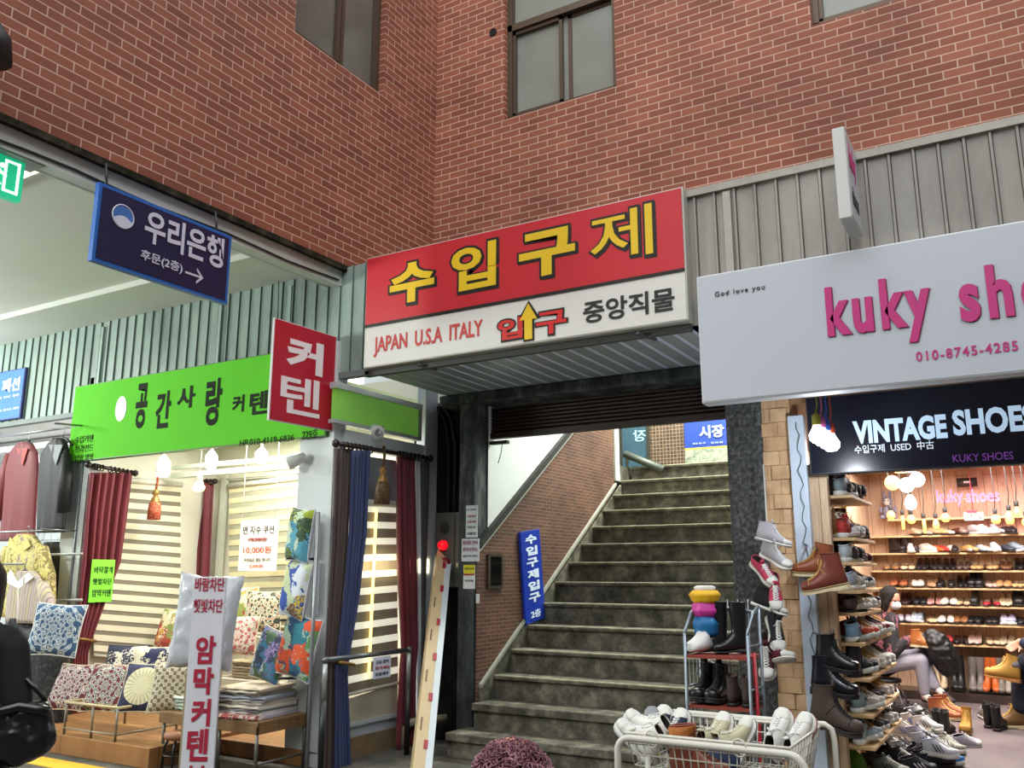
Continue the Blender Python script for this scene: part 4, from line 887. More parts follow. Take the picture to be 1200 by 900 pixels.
# steel rail with price card in front of the side window
xr_ = XL+.22
a, b = aX(379, 772, xr_), aX(481, 763, xr_); zr2 = (a.z+b.z)/2
rl = thing('metal_railing', 'grey steel pipe rail standing before the side window', 'railing', (xr_, a.y, 0))
SP = mt('6c7072', .35, .7, .2, 12)
obj('rail', MB().tube([(xr_, a.y, zr2), (xr_, b.y, zr2)], .02), SP, rl)
for y in (a.y+.02, b.y-.02):
    obj('post', MB().tube([(xr_, y, zr2-.28), (xr_, y, zr2)], .018), mt('a9aeae', .35, .5), rl); obj('post', MB().tube([(xr_, y, 0), (xr_, y, zr2-.28)], .022), mt('17181a', .4), rl)
    obj('clamp', MB().ball((xr_, y, zr2), .03, None, 10), SP, rl)
obj('rail', MB().tube([(xr_-.06, a.y-.06, .0), (xr_-.06, a.y-.06, aX(383, 600, xr_).z)], .014), mt('8d9294', .35, .5), rl)
paper('small white price card hung on the steel pipe rail', (437, 796), (458, 768), pX(xr_+.03), (1, 0, 0), Y1, 'c4c8d8', [('고급 암막', .68, .85, .1, .85, '3a3f58'), ('특가세일', .4, .56, .08, .9, 'a8304a'), ('맞춤제작', .12, .28, .1, .85, '3a3f58')])
# long carton leaning in the corner
p1 = Vector((-4.62, 6.62, aX(512, 643, -4.62).z)); p0 = aZ(489, 928, 0); dv = (p1-p0).normalized(); L_ = (p1-p0).length
sd = Vector((.55, .83, 0)); sd = (sd-dv*sd.dot(dv)).normalized(); nn = sd.cross(dv)
ct = thing('long_carton', 'long narrow beige and white carton leaning beside the dark recess', 'box', p0)
cb_ = p0-sd*.05
obj('carton', MB().slab(cb_, sd, dv, .085, L_, .09), mt('c2ab84', .6, 0, .1, 9), ct); obj('white_side', MB().slab(cb_+sd*.085+nn*.004, sd, dv, .05, L_, .094), mt('c4ccd2', .4, 0, .08), ct)
mk = MB()
for t in (.14, .31, .47, .62, .78, .9): obj('red_label', MB().slab(cb_+sd*.06+dv*L_*t+nn*.006, sd, dv, .03, .07, .005), mt('9c1c30', .5), ct)
for t in (.2, .38, .55, .7): mk.slab(cb_+sd*.02+dv*L_*t+nn*.003, sd, dv, .012, .11, .003)
obj('print_strip', mk, mt('6a5638', .6), ct)
a = aZ(505, 902, 0); pz = MB().tube([(-4.75, 6.25, 0), (-4.75, 6.25, .14), (-4.73, 6.27, .19), (-4.66, 6.34, .21), (-4.6, 6.45, .21), (-4.55, 6.6, .21)], .035)
tag(obj('drain_elbow', pz, mt('a39a84', .5, 0, .2, 10)), 'beige plastic drain elbow at the foot of the red curtain', 'pipe')
# ================================================================ CLOTHES SHOP (far left)
cw = MB(); cw.quad((-14, 7.4, 0), (LX-.06, 7.4, 0), (LX-.06, 7.4, 3.4), (-14, 7.4, 3.4)); struct('wall_clothes_back', cw, mt('dfe4e2', .8))
struct('ceiling_clothes', MB().quad((-14, YF, 3.04), (LX-.06, YF, 3.04), (LX-.06, 7.4, 3.04), (-14, 7.4, 3.04)), mt('dfe4e2', .8))
gw = thing('wire_grid', 'white wire display grid on the clothes shop back wall', 'grid', (-10, 7.3, .5)); mb = MB()
for i in range(24): x = -12+i*.16; mb.tube([(x, 7.3, .5), (x, 7.3, 2.95)], .006, None, 5)
for i in range(17): z = .5+i*.153; mb.tube([(-12, 7.3, z), (-8.3, 7.3, z)], .006, None, 5)
obj('wires', mb, mt('8d9494', .4, .3), gw); mb = MB()
for x in (-12, -8.3): mb.tube([(x, 7.3, 0), (x, 7.3, 2.97)], .016)
obj('frame', mb, mt('9ea5a5', .4, .3), gw)
for i, (a0, a1) in enumerate(((20, 508), (70, 503))):
    p = aY(a0, a1, 6.2); r = thing('fluorescent_lamp', ['left', 'right'][i]+' bright tube lamp on the clothes shop ceiling', 'lamp', p)
    obj('tube', MB().tube([(p.x-.5, 6.2, 2.96), (p.x+.4, 6.2, 2.96)], .025), mt('ffffff', .4, emit=4), r); obj('housing', MB().box((p.x-.52, 6.14, 2.985), (p.x+.42, 6.26, 3.03)), mt('e2e5e2', .5), r)
def hanger(label, c, w, m):
    r = thing('clothes_hanger', label, 'hanger', c, 'dark clothes hangers'); x, y, z = c
    obj('hook', MB().tube([(x, y, z), (x, y, z+.05), (x+.02, y, z+.08), (x+.0, y, z+.105), (x-.02, y, z+.09)], .004, None, 6), STEEL, r)
    obj('shoulder_bar', MB().tube([(x-w/2, y, z-.09), (x-w*.2, y, z-.02), (x, y, z), (x+w*.2, y, z-.02), (x+w/2, y, z-.09)], [.012, .016, .014, .016, .012]), m, r)
def garment(label, name, Y, rows, m, d=.06, sleeves=(), extra=(), group=None, folds=.012):
    pos = pY(Y); p = pos(rows[-1][1], rows[-1][0]); r = thing(name, label, 'garment', p, group); R = []; K = 24
    for i, (l, q) in enumerate(rows_at(pos, rows, 5)):
        c = (l+q)/2; hw = (q-l).length/2; R.append([Vector((c.x+hw*math.cos(2*math.pi*k/K), c.y+(d+folds*math.sin(k*2.3+i*.2))*math.sin(2*math.pi*k/K)-d*.0, c.z)) for k in range(K)])
    obj('body', MB().rings(R), m, r)
    for s in sleeves:
        pts = [pos(a, b) for a, b in s]; obj('sleeve', MB().tube(pts, [.05, .07, .065, .055][:len(pts)], None, 10), m, r)
    for nm, poly, mm, off in extra:
        obj(nm, MB().prism([pos(a, b)+Vector((0, -d-off, 0)) for a, b in poly], (0, .01, 0)), mm, r)
    return r
BK = mt('121214', .5)
GY = 5.2
RD = fabric('6e1420'); BKF = fabric('0c0c10', .1); YLF = cushion_mat('patch', 'c9bb6a', ['cfc27a', '8a7a4a', 'd3c884', '9a7a7a'], 40, 3)
garment('dark red V-neck dress on the far left of the clothes shop', 'dress', GY+.1, [(519, 25, 35), (523, 18, 39), (532, 10, 44), (545, 6, 45), (600, 3, 42), (634, 0, 40)], RD, .06, [[(12, 532), (6, 560), (2, 610)]], [('neckline', [(26, 526), (39, 526), (33, 546)], mt('b4524e', .7), .002)])
garment('black V-neck top hanging beside the dark red dress', 'top', GY, [(514, 67, 74), (519, 58, 77), (530, 50, 80), (545, 47, 79), (590, 45, 77), (624, 44, 75)], BKF, .06, [[(78, 532), (77, 560), (74, 600)]], [('neckline', [(64, 522), (80, 522), (72, 546)], mt('8a8f92', .7), .002)])
garment('yellow floral shirt with collar hanging below the red dress', 'shirt', GY-.1, [(626, 24, 37), (632, 17, 43), (640, 10, 50), (655, 6, 55), (690, 4, 56), (724, 2, 54)], YLF, .07, [[(10, 642), (0, 670), (-4, 705)], [(50, 642), (56, 675), (57, 712)]], [('collar', [(20, 630), (29, 642), (40, 630), (44, 640), (31, 650), (17, 640)], mt('cfc27a', .7), .004)])
STR = brick_mat('pinstripe_cloth', (2, 0), 'b9aaa6', 'c4b488', '8a7f88', 2, .035, .004, grime=.15)
garment('pale pink pinstripe shirt with white collar in front of the yellow one', 'shirt', GY-.24, [(669, 25, 38), (675, 20, 45), (682, 13, 50), (700, 9, 54), (730, 7, 54)], STR, .06, [[(50, 684), (55, 705), (56, 730)]], [('collar', [(20, 668), (28, 682), (40, 671), (46, 677), (30, 690), (12, 681)], WHT, .004), ('placket', [(28, 690), (30, 690), (30, 728), (28, 728)], mt('d8cfc8', .7), .004)])
garment('black lace dress on the stand under the blue flower cushion', 'dress', 5.0, [(724, 16, 40), (734, 8, 46), (765, 34, 78), (800, 36, 76), (868, 38, 74)], mottled('black_lace', '08080a', '121214', '4a4a4c', 30, .6, .001), .1)
garment('black blouse hanging behind the pipe at the white jamb', 'blouse', GY+.15, [(635, 54, 72), (645, 50, 74), (680, 50, 72), (712, 56, 69)], BKF, .05)
hanger('black hanger above the dark red dress', aY(33, 519, GY+.1), .3, BK); hanger('black hanger above the black V-neck top', aY(74, 513, GY), .34, BK); hanger('dark hanger with a grey clip above the yellow floral shirt', aY(32, 629, GY-.1), .26, BK); hanger('black hanger showing in the pinstripe shirt collar', aY(29, 668, GY-.24), .22, BK); hanger('black hanger on the black lace dress shoulders', aY(24, 716, 4.97), .26, BK)
rr = thing('garment_rail', 'chrome rail frame carrying the hanging clothes', 'clothes rail', (-9.2, GY, 0)); 
zt_ = aY(33, 505, GY).z; xa_, xb_ = aY(-60, 560, GY).x, aY(82, 560, GY).x
obj('rail', MB().tube([(xa_, GY+.08, zt_), (xb_+.0, GY+.08, zt_)], .012), STEEL, rr); z2 = aY(40, 622, GY-.08).z; obj('rail', MB().tube([(xa_, GY-.06, z2), (xb_, GY-.06, z2)], .01), STEEL, rr)
z3 = aY(29, 661, GY-.22).z; obj('rail', MB().tube([(xa_, GY-.22, z3), (xb_-.25, GY-.22, z3)], .01), STEEL, rr)
for x in (xa_, xb_): obj('post', MB().tube([(x, GY+.12, 0), (x, GY+.12, zt_+.05)], .014), STEEL, rr); obj('arm', MB().tube([(x, GY+.12, zt_), (x, GY-.22, zt_-.02)], .01), STEEL, rr); obj('arm', MB().tube([(x, GY+.12, z2), (x, GY-.24, z2)], .01), STEEL, rr)
for py in (650, 704): obj('side_arm', MB().tube([aY(55, py, GY), aY(96, py-1, GY)], .012), mt('a9aca8', .4, .4), rr)
# ================================================================ SHOES: one loft per kind, toe towards +X, heel at 0, sole on z = 0 (unit = shoe length)
PROF = {
 'low': [(1,.09,1,.05,.03),(.98,.14,.985,.04,.09),(.9,.175,.92,.04,.15),(.78,.205,.8,.04,.175),(.66,.26,.66,.04,.17),(.56,.31,.48,.04,.15),(.5,.345,.28,.04,.135),(.45,.37,.1,.045,.13),(.42,.385,.03,.07,.13),(.4,.39,.0,.2,.125),(.39,.385,.01,.33,.115),(.36,.36,.05,.3,.095),(.4,.14,.08,.12,.09)],
 'high': [(1,.1,1,.05,.03),(.98,.145,.985,.04,.09),(.9,.18,.92,.04,.15),(.78,.21,.8,.04,.17),(.66,.27,.66,.04,.165),(.57,.34,.46,.04,.15),(.51,.41,.25,.04,.14),(.46,.48,.07,.045,.135),(.43,.54,.02,.1,.13),(.41,.58,.01,.25,.13),(.4,.61,.02,.42,.128),(.39,.63,.02,.58,.125),(.36,.61,.05,.56,.1),(.38,.2,.08,.2,.09)],
 'boot': [(1.0,.14,1.0,.08,.05),(.985,.2,.99,.06,.11),(.93,.245,.94,.05,.16),(.82,.26,.83,.05,.18),(.69,.3,.69,.05,.172),(.58,.37,.46,.05,.155),(.51,.45,.24,.05,.145),(.46,.53,.06,.05,.14),(.43,.6,.01,.14,.138),(.42,.66,.02,.3,.138),(.42,.72,.03,.5,.14),(.42,.76,.02,.72,.145),(.39,.74,.05,.7,.115),(.4,.25,.1,.22,.1)],
 'tall': [(1.0,.12,1.0,.07,.04),(.985,.17,.99,.05,.1),(.93,.21,.94,.05,.15),(.82,.235,.83,.05,.165),(.69,.29,.66,.05,.16),(.58,.37,.44,.05,.15),(.5,.46,.22,.05,.14),(.45,.54,.05,.05,.135),(.43,.65,.03,.2,.135),(.44,.8,.03,.5,.15),(.47,1.0,.01,.8,.175),(.48,1.2,.0,1.1,.18),(.48,1.34,.0,1.32,.185),(.45,1.3,.04,1.28,.15),(.42,.4,.1,.35,.1)],
 'pump': [(1,.06,1,.03,.02),(.97,.1,.97,.02,.06),(.9,.14,.9,.02,.115),(.8,.165,.79,.02,.15),(.72,.175,.65,.03,.155),(.68,.175,.4,.05,.14),(.66,.17,.18,.08,.125),(.65,.165,.05,.1,.12),(.645,.16,.0,.16,.118),(.64,.155,.0,.235,.11),(.61,.13,.04,.2,.095),(.6,.07,.08,.13,.09)],
 'loafer': [(1,.09,1,.05,.03),(.98,.135,.985,.03,.09),(.9,.17,.92,.03,.15),(.78,.2,.8,.03,.17),(.66,.25,.64,.03,.165),(.58,.29,.46,.03,.15),(.54,.31,.26,.03,.135),(.52,.32,.1,.03,.13),(.5,.325,.03,.06,.128),(.49,.32,.01,.15,.125),(.48,.315,.01,.25,.115),(.45,.29,.05,.22,.1),(.46,.1,.09,.1,.09)],
 'moon': [(1,.16,1,.1,.06),(.98,.24,.985,.06,.14),(.9,.3,.92,.05,.2),(.75,.36,.77,.05,.22),(.62,.46,.5,.05,.21),(.55,.58,.22,.05,.2),(.52,.68,.02,.06,.19),(.52,.72,-.02,.3,.19)],
}
def ring(T, B, w, n=16):
    c = (T+B)/2; a = (T-B)/2; out = []
    for k in range(n):
        t = 2*math.pi*k/n; ct, s_ = math.cos(t), math.sin(t)
        ct = math.copysign(abs(ct)**.8, ct); out.append(c+a*ct+Vector((0, w*math.copysign(abs(s_)**.85, s_), 0)))
    return out
WID = [(-.005, .02), (.02, .07), (.07, .115), (.15, .128), (.3, .118), (.42, .112), (.55, .14), (.68, .172), (.78, .182), (.88, .165), (.95, .12), (.985, .07), (1.01, .02)]
def sole_rings(t, grow=1.05, heel=0, up=.03, z0=0):
    R = []
    for x, w in WID:
        w *= grow; toe = up*max(0, (x-.75)/.25)**2; h = heel*max(0, 1-max(0, (x-.25))/.35) if heel else 0
        h = heel if (heel and x < .26) else (heel*max(0, 1-(x-.26)/.35) if heel else 0)
        b = z0+toe+(0 if (not heel or x < .26) else h*.75 if x > .26 else 0); tp = z0+toe+t+h*.0+(h if heel else 0)
        R.append([Vector((x, -w, b)), Vector((x, -w*1.01, (b+tp)/2)), Vector((x, -w*.97, tp)), Vector((x, w*.97, tp)), Vector((x, w*1.01, (b+tp)/2)), Vector((x, w, b))])
    return R
def scaled(mb, L): mb.v = [tuple(c*L for c in v) for v in mb.v]; return mb
SHOE = {}
def shoe_mesh(kind):
    """dict part -> mesh for a kind of shoe"""
    if kind in SHOE: return SHOE[kind]
    base = {'conv_high': 'high', 'conv_low': 'low', 'runner': 'low', 'boot': 'boot', 'tall': 'tall', 'pump': 'pump', 'loafer': 'loafer', 'moon': 'moon', 'heel': 'pump', 'chelsea': 'boot'}[kind]
    P = PROF[base]; L = .29; parts = {}
    th = {'conv_high': .085, 'conv_low': .085, 'runner': .11, 'boot': .1, 'chelsea': .09, 'tall': .07, 'pump': .03, 'heel': .02, 'loafer': .04, 'moon': .09}[kind]
    hl = {'heel': .3, 'tall': .05, 'pump': .08}.get(kind, 0)
    up = {'runner': .06, 'boot': .03}.get(kind, .02)
    lift = th*.75 + (0)
    Q = []
    for tx, tz_, bx_, bz, w in P:
        f = lambda x: hl*max(0, min(1, 1-(x-.26)/.35)) if hl else 0
        Q.append((Vector((tx, 0, tz_+lift+f(tx)+up*max(0, (tx-.75)/.25)**2)), Vector((bx_, 0, bz+lift*.5+f(bx_)+up*max(0, (bx_-.75)/.25)**2)), w))
    R = [ring(T, B, w) for T, B, w in Q]
    n_in = 2 if kind != 'moon' else 0
    mb = MB()
    if kind == 'moon':
        for a, b in ((0, 5), (4, 8)): pass
        mb.rings(R)
    else: mb.rings(R[:len(R)-n_in], None, True, False)
    parts['upper'] = scaled(mb, L).mesh('upper')
    if n_in:
        mb = MB().rings(R[len(R)-n_in-1:], None, False, True); parts['lining'] = scaled(mb, L).mesh('lining')
    mb = MB().rings(sole_rings(th, 1.06 if base != 'pump' else .95, hl, up), None, True, True, kind not in ('boot',))
    if kind in ('boot', 'chelsea', 'tall'):   # heel block
        mb.v = [(x, y, z+(.03 if x > .33 and z < .06 else 0)) for x, y, z in mb.v]
    parts['sole'] = scaled(mb, L).mesh('sole')
    if kind in ('conv_high', 'conv_low'):
        g = []
        for (T, B, w), k in zip(Q[:4], (1.03, 1.05, 1.05, 1.04)):
            c = (T+B)/2; g.append([c+(p-c)*k+Vector((.004, 0, .004)) for p in ring(T, B, w)])
        parts['toe_cap'] = scaled(MB().rings(g, None, True, False), L).mesh('toe_cap')
        mb = MB(); s = 1.075
        for z in (th*.45,): mb.tube([Vector((x, w*s*1.06, z+up*max(0, (x-.75)/.25)**2)) for x, w in WID]+[Vector((x, -w*s*1.06, z+up*max(0, (x-.75)/.25)**2)) for x, w in WID[::-1]], .008, None, 5, True)
        parts['sole_stripe'] = scaled(mb, L).mesh('sole_stripe')
    if kind in ('conv_high', 'conv_low', 'runner', 'boot'):
        i0, i1 = (3, 9 if base != 'low' else 8); mb = MB(); pr = None; seq = []
        for i in range(i0, i1):
            for t in (0, .5):
                T = Q[i][0].lerp(Q[i+1][0], t); w = Q[i][2]*.42; seq.append((T, w))
        for (T, w), (T2, w2) in zip(seq, seq[1:]):
            for s_ in (1, -1): mb.tube([T+Vector((-.01, -w*s_, -.01)), T.lerp(T2, .5)+Vector((.012, 0, .018)), T2+Vector((-.01, w2*s_, -.01))], (.019 if kind == 'boot' else .015), None, 5)
        e = seq[-1][0]
        for s_ in (1, -1): mb.tube([e+Vector((.01, 0, .02)), e+Vector((.05, .07*s_, .03)), e+Vector((.09, .1*s_, -.05)), e+Vector((.08, .13*s_, -.14))], .009, None, 5)
        parts['laces'] = scaled(mb, L).mesh('laces')
        if base != 'low' or kind != 'boot':
            mb = MB(); a, b = Q[-5][0], Q[-3][0]; d = Vector((-.03, 0, .09)); w = .07
            mb.rings([[a+Vector((-.02, -w, 0)), a+Vector((.01, 0, .01)), a+Vector((-.02, w, 0)), a+Vector((-.04, 0, 0))], [b+d+Vector((-.02, -w, 0)), b+d+Vector((.015, 0, .01)), b+d+Vector((-.02, w, 0)), b+d+Vector((-.03, 0, 0))]], None)
            parts['tongue'] = scaled(mb, L).mesh('tongue')
    if kind == 'runner':
        mb = MB()
        for s_ in (1, -1):
            for x in (.38, .48, .58):
                a = Vector((x+.12, s_*.158, .13+lift*.3)); b = Vector((x-.03, s_*.125, .3+lift*.3)); mb.tube([a, a.lerp(b, .5)+Vector((0, s_*.015, 0)), b], .018, None, 5)
        parts['side_stripes'] = scaled(mb, L).mesh('side_stripes')
    if kind == 'chelsea':
        mb = MB().tube([(.03, 0, .75), (-.01, 0, .86), (.03, 0, .9), (.06, 0, .8)], .018, None, 6); parts['pull_loop'] = scaled(mb, L).mesh('pull_loop')
    if kind == 'heel': pass
    if n_in:
        C_ = ring(*Q[len(R)-n_in-1]); parts['collar'] = scaled(MB().tube(C_, .014 if kind != 'runner' else .022, None, 5, True), L).mesh('collar')
    if kind in ('boot', 'chelsea', 'loafer', 'runner'):
        mb = MB()
        for i, k in ((3, 1.015), (6, 1.015)) if kind != 'loafer' else ((3, 1.02),):
            T, B, w = Q[i]; c = (T+B)/2; rr = [c+(p-c)*k for p in ring(T, B, w)]; mb.tube(rr[12:]+rr[:5], .009, None, 5)
        parts['seams'] = scaled(mb, L).mesh('seams')
    if kind == 'boot':
        parts['welt'] = scaled(MB().tube([Vector((x, w*1.12, th+.02+up*max(0, (x-.75)/.25)**2)) for x, w in WID]+[Vector((x, -w*1.12, th+.02+up*max(0, (x-.75)/.25)**2)) for x, w in WID[::-1]], .012, None, 5, True), L).mesh('welt')
    SHOE[kind] = parts; return parts
LINING = mt('2a2522', .9)
def put(o, m): o.material_slots[0].link = 'OBJECT'; o.material_slots[0].material = m
DUM = mt('808080', .6)
def shoe(kind, label, loc, cols, rot=(0, 0, 0), group=None, cat='shoe', scale=1, flat=False, name=None):
    """cols: part -> material. flat = parts merged in the eye (far away): still upper, sole, lining"""
    pm = shoe_mesh(kind)
    nm = name or {'conv_high': 'high_top_sneaker', 'conv_low': 'canvas_sneaker', 'runner': 'running_shoe', 'boot': 'laced_boot', 'chelsea': 'ankle_boot', 'tall': 'tall_boot', 'pump': 'flat_shoe', 'heel': 'court_shoe', 'loafer': 'loafer', 'moon': 'snow_boot'}[kind]
    r = bpy.data.objects.new(nm, None); r.empty_display_size = .05; COL.objects.link(r); tag(r, label, cat, group)
    r.location = loc; r.rotation_euler = Euler(rot); r.scale = scale if isinstance(scale, tuple) else (scale,)*3
    done = {}
    for p, me in sorted(pm.items(), key=lambda q: q[0] not in ('upper', 'sole')):
        if flat and p not in ('upper', 'sole', 'lining'): continue
        if cols.get(p, 1) is None: continue
        if not me.materials: me.materials.append(DUM)
        o = bpy.data.objects.new(p, me); COL.objects.link(o); o.parent = done.get({'sole_stripe': 'sole', 'welt': 'sole', 'toe_cap': None}.get(p, 'upper'), r) or r; done[p] = o
        m = cols.get(p) or {'lining': LINING, 'sole_stripe': cols.get('stripe', LINING), 'tongue': cols['upper'], 'pull_loop': cols['sole'], 'laces': cols.get('laces', WHT), 'toe_cap': cols['sole'], 'side_stripes': cols.get('stripe', WHT), 'seams': cols.get('seam', cols.get('laces', cols['upper'])), 'welt': mt('b79c6c', .7) if cols['sole'] is CREPE else mt('3a3632', .6)}.get(p, cols['upper'])
        put(o, m)
    return r
LE = lambda c, r=.45: mt(c, r, 0, .18, 14)      # leather
CV = lambda c: mt(c, .85, 0, .12, 50)           # canvas
RUB = mt('dad9d2', .5, 0, .06, 20); BLS = mt('17171a', .6); CREPE = mt('d6c6a0', .7, 0, .1, 20); GUM = mt('a8743c', .6); NAVY = mt('1c2340', .6)
def conv(c, sole=RUB, stripe=NAVY, laces=WHT): return dict(upper=CV(c), sole=sole, toe_cap=RUB, stripe=stripe, laces=laces)
def facing(v): return math.atan2(v[1], v[0])
# ================================================================ WHITE BASKET CART
zc = .72
c0 = aZ(728, 858, zc); c1 = aZ(940, 878, zc); cyf = (c0.y+c1.y)/2; cxl, cxr = c0.x+.02, c1.x-.05
cyb = aZ(955, 852, zc).y+.02; zb_ = zc-.19
CW = mt('d4d2c6', .35, 0, .1, 12)
ca_ = thing('basket_cart', 'white wire basket cart on tube legs full of shoes before the stairs', 'cart', ((cxl+cxr)/2, (cyf+cyb)/2, 0))
def tubeframe(pts, r, nm): return obj(nm, MB().tube(pts, r, None, 10), CW, ca_)
def arc(c, r0, a0, a1, ax, n=6):
    return [(c[0]+(r0*math.cos(lerp(a0, a1, i/n)) if ax == 'x' else 0), c[1]+(r0*math.cos(lerp(a0, a1, i/n)) if ax == 'y' else 0), c[2]+r0*math.sin(lerp(a0, a1, i/n))) for i in range(n+1)]
h = math.pi/2
fb = [(cxl-.035, cyf-.02, 0)]+arc((cxl+.025, cyf-.02, zc-.08), .06, math.pi, h, 'x')+arc((cxr-.01, cyf-.02, zc-.1), .08, h, 0, 'x')+[(cxr+.08, cyf-.02, 0)]
tubeframe(fb, .016, 'front_frame')
bb = [(cxr+.06, cyb+.02, 0)]+[(cxr+.06, cyb+.02, zc-.06), (cxr+.05, cyb+.02, zc-.01), (cxr+.02, cyb+.02, zc+.01), (cxl, cyb+.02, zc+.01), (cxl-.03, cyb+.02, zc-.03), (cxl-.04, cyb+.02, 0)]
tubeframe(bb, .014, 'back_frame')
for x, s_ in ((cxl-.045, 0), (cxr+.07, 0)): tubeframe([(x, cyf-.02, .2), (x, cyb+.02, .2)], .012, 'side_bar')
tubeframe([(cxl+.09, cyf+.02, 0), (cxl+.10, cyf+.01, zc-.1)], .012, 'prop_leg')
mb = MB(); wr_ = .0032
def wire(a, b): mb.tube([a, b], wr_, None, 5)
nx, ny, nz_ = 20, 11, 4
tl_ = lambda f: lerp(cxl, cxr, f)
for i in range(nx+1):
    x = tl_(i/nx); xi = lerp(cxl+.04, cxr-.04, i/nx); wire((x, cyf, zc), (xi, cyf+.03, zb_)); wire((x, cyb, zc), (xi, cyb-.03, zb_)); wire((xi, cyf+.03, zb_), (xi, cyb-.03, zb_))
for j in range(ny+1):
    y = lerp(cyf, cyb, j/ny); yi = lerp(cyf+.03, cyb-.03, j/ny); wire((cxl, y, zc), (cxl+.04, yi, zb_)); wire((cxr, y, zc), (cxr-.04, yi, zb_)); wire((cxl+.04, yi, zb_), (cxr-.04, yi, zb_))
for k in range(1, nz_+1):
    f = k/nz_; z = lerp(zc, zb_, f); e = .04*f; g_ = .03*f
    mb.tube([(cxl+e, cyf+g_, z), (cxr-e, cyf+g_, z), (cxr-e, cyb-g_, z), (cxl+e, cyb-g_, z)], wr_, None, 5, True)
obj('wire_basket', mb, CW, ca_)
tubeframe([(cxl, cyf, zc), (cxr, cyf, zc), (cxr, cyb, zc), (cxl, cyb, zc), (cxl, cyf, zc)], .007, 'rim')
for f in (.18, .72): obj('hook_ring', MB().torus((lerp(cxl, cxr, f), cyf-.02, zc-.015), .036, .004, None, (.25, 1, 0), 18, 5), CW, ca_)
CG = 'shoes in the white basket cart'
def at_cart(px, py, Y): return aY(px, py, Y)
def pitchrot(yaw, up, roll=0): return (roll, -up, yaw)
WHC = mt('e2e0da', .8, 0, .05, 40)
# white high-tops at the left, toes up and away to the left
for i, (px, py) in enumerate(((760, 884), (768, 872))):
    shoe('conv_high', ['white canvas high-top lying on the left rim of the cart, nearer one', 'white canvas high-top lying on the left rim of the cart, farther one'][i], aY(px, py, cyf+.12+.13*i)-Vector((0, 0, .05)), dict(upper=WHC, sole=RUB, toe_cap=RUB, stripe=mt('b9bcc4', .6)), pitchrot(math.radians(172-6*i), .72), CG, scale=.84)
for i, (px, py) in enumerate(((772, 846), (791, 850))):
    p = aY(px, py, cyb-.12)-Vector((0, 0, .16))
    shoe('conv_low', ['navy canvas sneaker with black laces panel standing toe up, left one', 'navy canvas sneaker standing toe up at the back, right one'][i], p, conv('27304a'), pitchrot(math.radians(82-6*i), 1.12), CG, scale=.84)
shoe('runner', 'grey and lime running shoe wedged beside the navy sneakers', aY(764, 856, cyf+.3)-Vector((0, 0, .13)), dict(upper=mt('8d9094', .7), sole=mt('c9d04a', .6), stripe=mt('d6d67a', .6)), pitchrot(math.radians(110), .95), CG, scale=.84)
bt = shoe('boot', 'reddish brown boot with orange suede cuff and crepe sole in the cart', (lerp(cxl, cxr, .23), cyf+.085, zb_+.01), dict(upper=LE('8f4a36', .4), sole=CREPE, laces=mt('6a3a24', .7), tongue=None), (0, .06, math.radians(-4)), CG, scale=.98)
Q_ = [ring(Vector((a, 0, b+.075)), Vector((c_, 0, d_+.05)), w*1.09) for a, b, c_, d_, w in (PROF['boot'][9], PROF['boot'][10], (.43, .74, .01, .68, .147), (.41, .75, .04, .69, .12))]
cuff = scaled(MB().rings([[p+Vector((.02*math.copysign(1, p.x-.2), 0, 0)) for p in q] for q in Q_], None, False, False), .29).mesh('cuff'); cuff.materials.append(mt('a8642a', .8, 0, .3, 30)); oc = bpy.data.objects.new('suede_cuff', cuff); COL.objects.link(oc); oc.parent = bt; oc['label'] = 'orange suede cuff'
for i, (px, py) in enumerate(((838, 858), (861, 863))):
    p = aY(px, py, cyb-.2+.02*i)-Vector((0, 0, .145))
    shoe('conv_high', ['cream canvas sneaker toe up in the middle of the cart, left one', 'cream canvas sneaker toe up in the middle of the cart, right one'][i], p, conv('c9c4a4', laces=mt('d9d6c4', .8)), pitchrot(math.radians(70-20*i), 1.05), CG, scale=.84)
for i, (px, py) in enumerate(((910, 855), (934, 860))):
    p = aY(px, py, cyb-.16+.0*i)-Vector((0, 0, .15))
    shoe('conv_low', ['bright white canvas sneaker toe up at the right end, left one', 'bright white canvas sneaker toe up at the right end, right one'][i], p, dict(upper=WHC, sole=RUB, toe_cap=RUB, stripe=mt('8a2a3a', .6)), pitchrot(math.radians(72-14*i), 1.12), CG, scale=.86)
for i, (px, py) in enumerate(((889, 878), (919, 881))):
    p = aY(px, py, cyf+.1)-Vector((0, 0, .02))
    shoe('loafer', ['dark loafer sole out with a pale welt at the cart front, left one', 'dark loafer sole out with a pale welt at the cart front, right one'][i], p-Vector((.0, -.05, .17)), dict(upper=LE('2a2220'), sole=mt('cfccc4', .5), lining=mt('5a4638', .8)), pitchrot(math.radians(-100+10*i), -1.2), CG)
shoe('conv_low', 'white and navy sneaker lying flat between the cream and dark shoes', (lerp(cxl, cxr, .63), cyf+.2, zb_+.01), conv('2c3a5a'), pitchrot(math.radians(200), .05), CG)
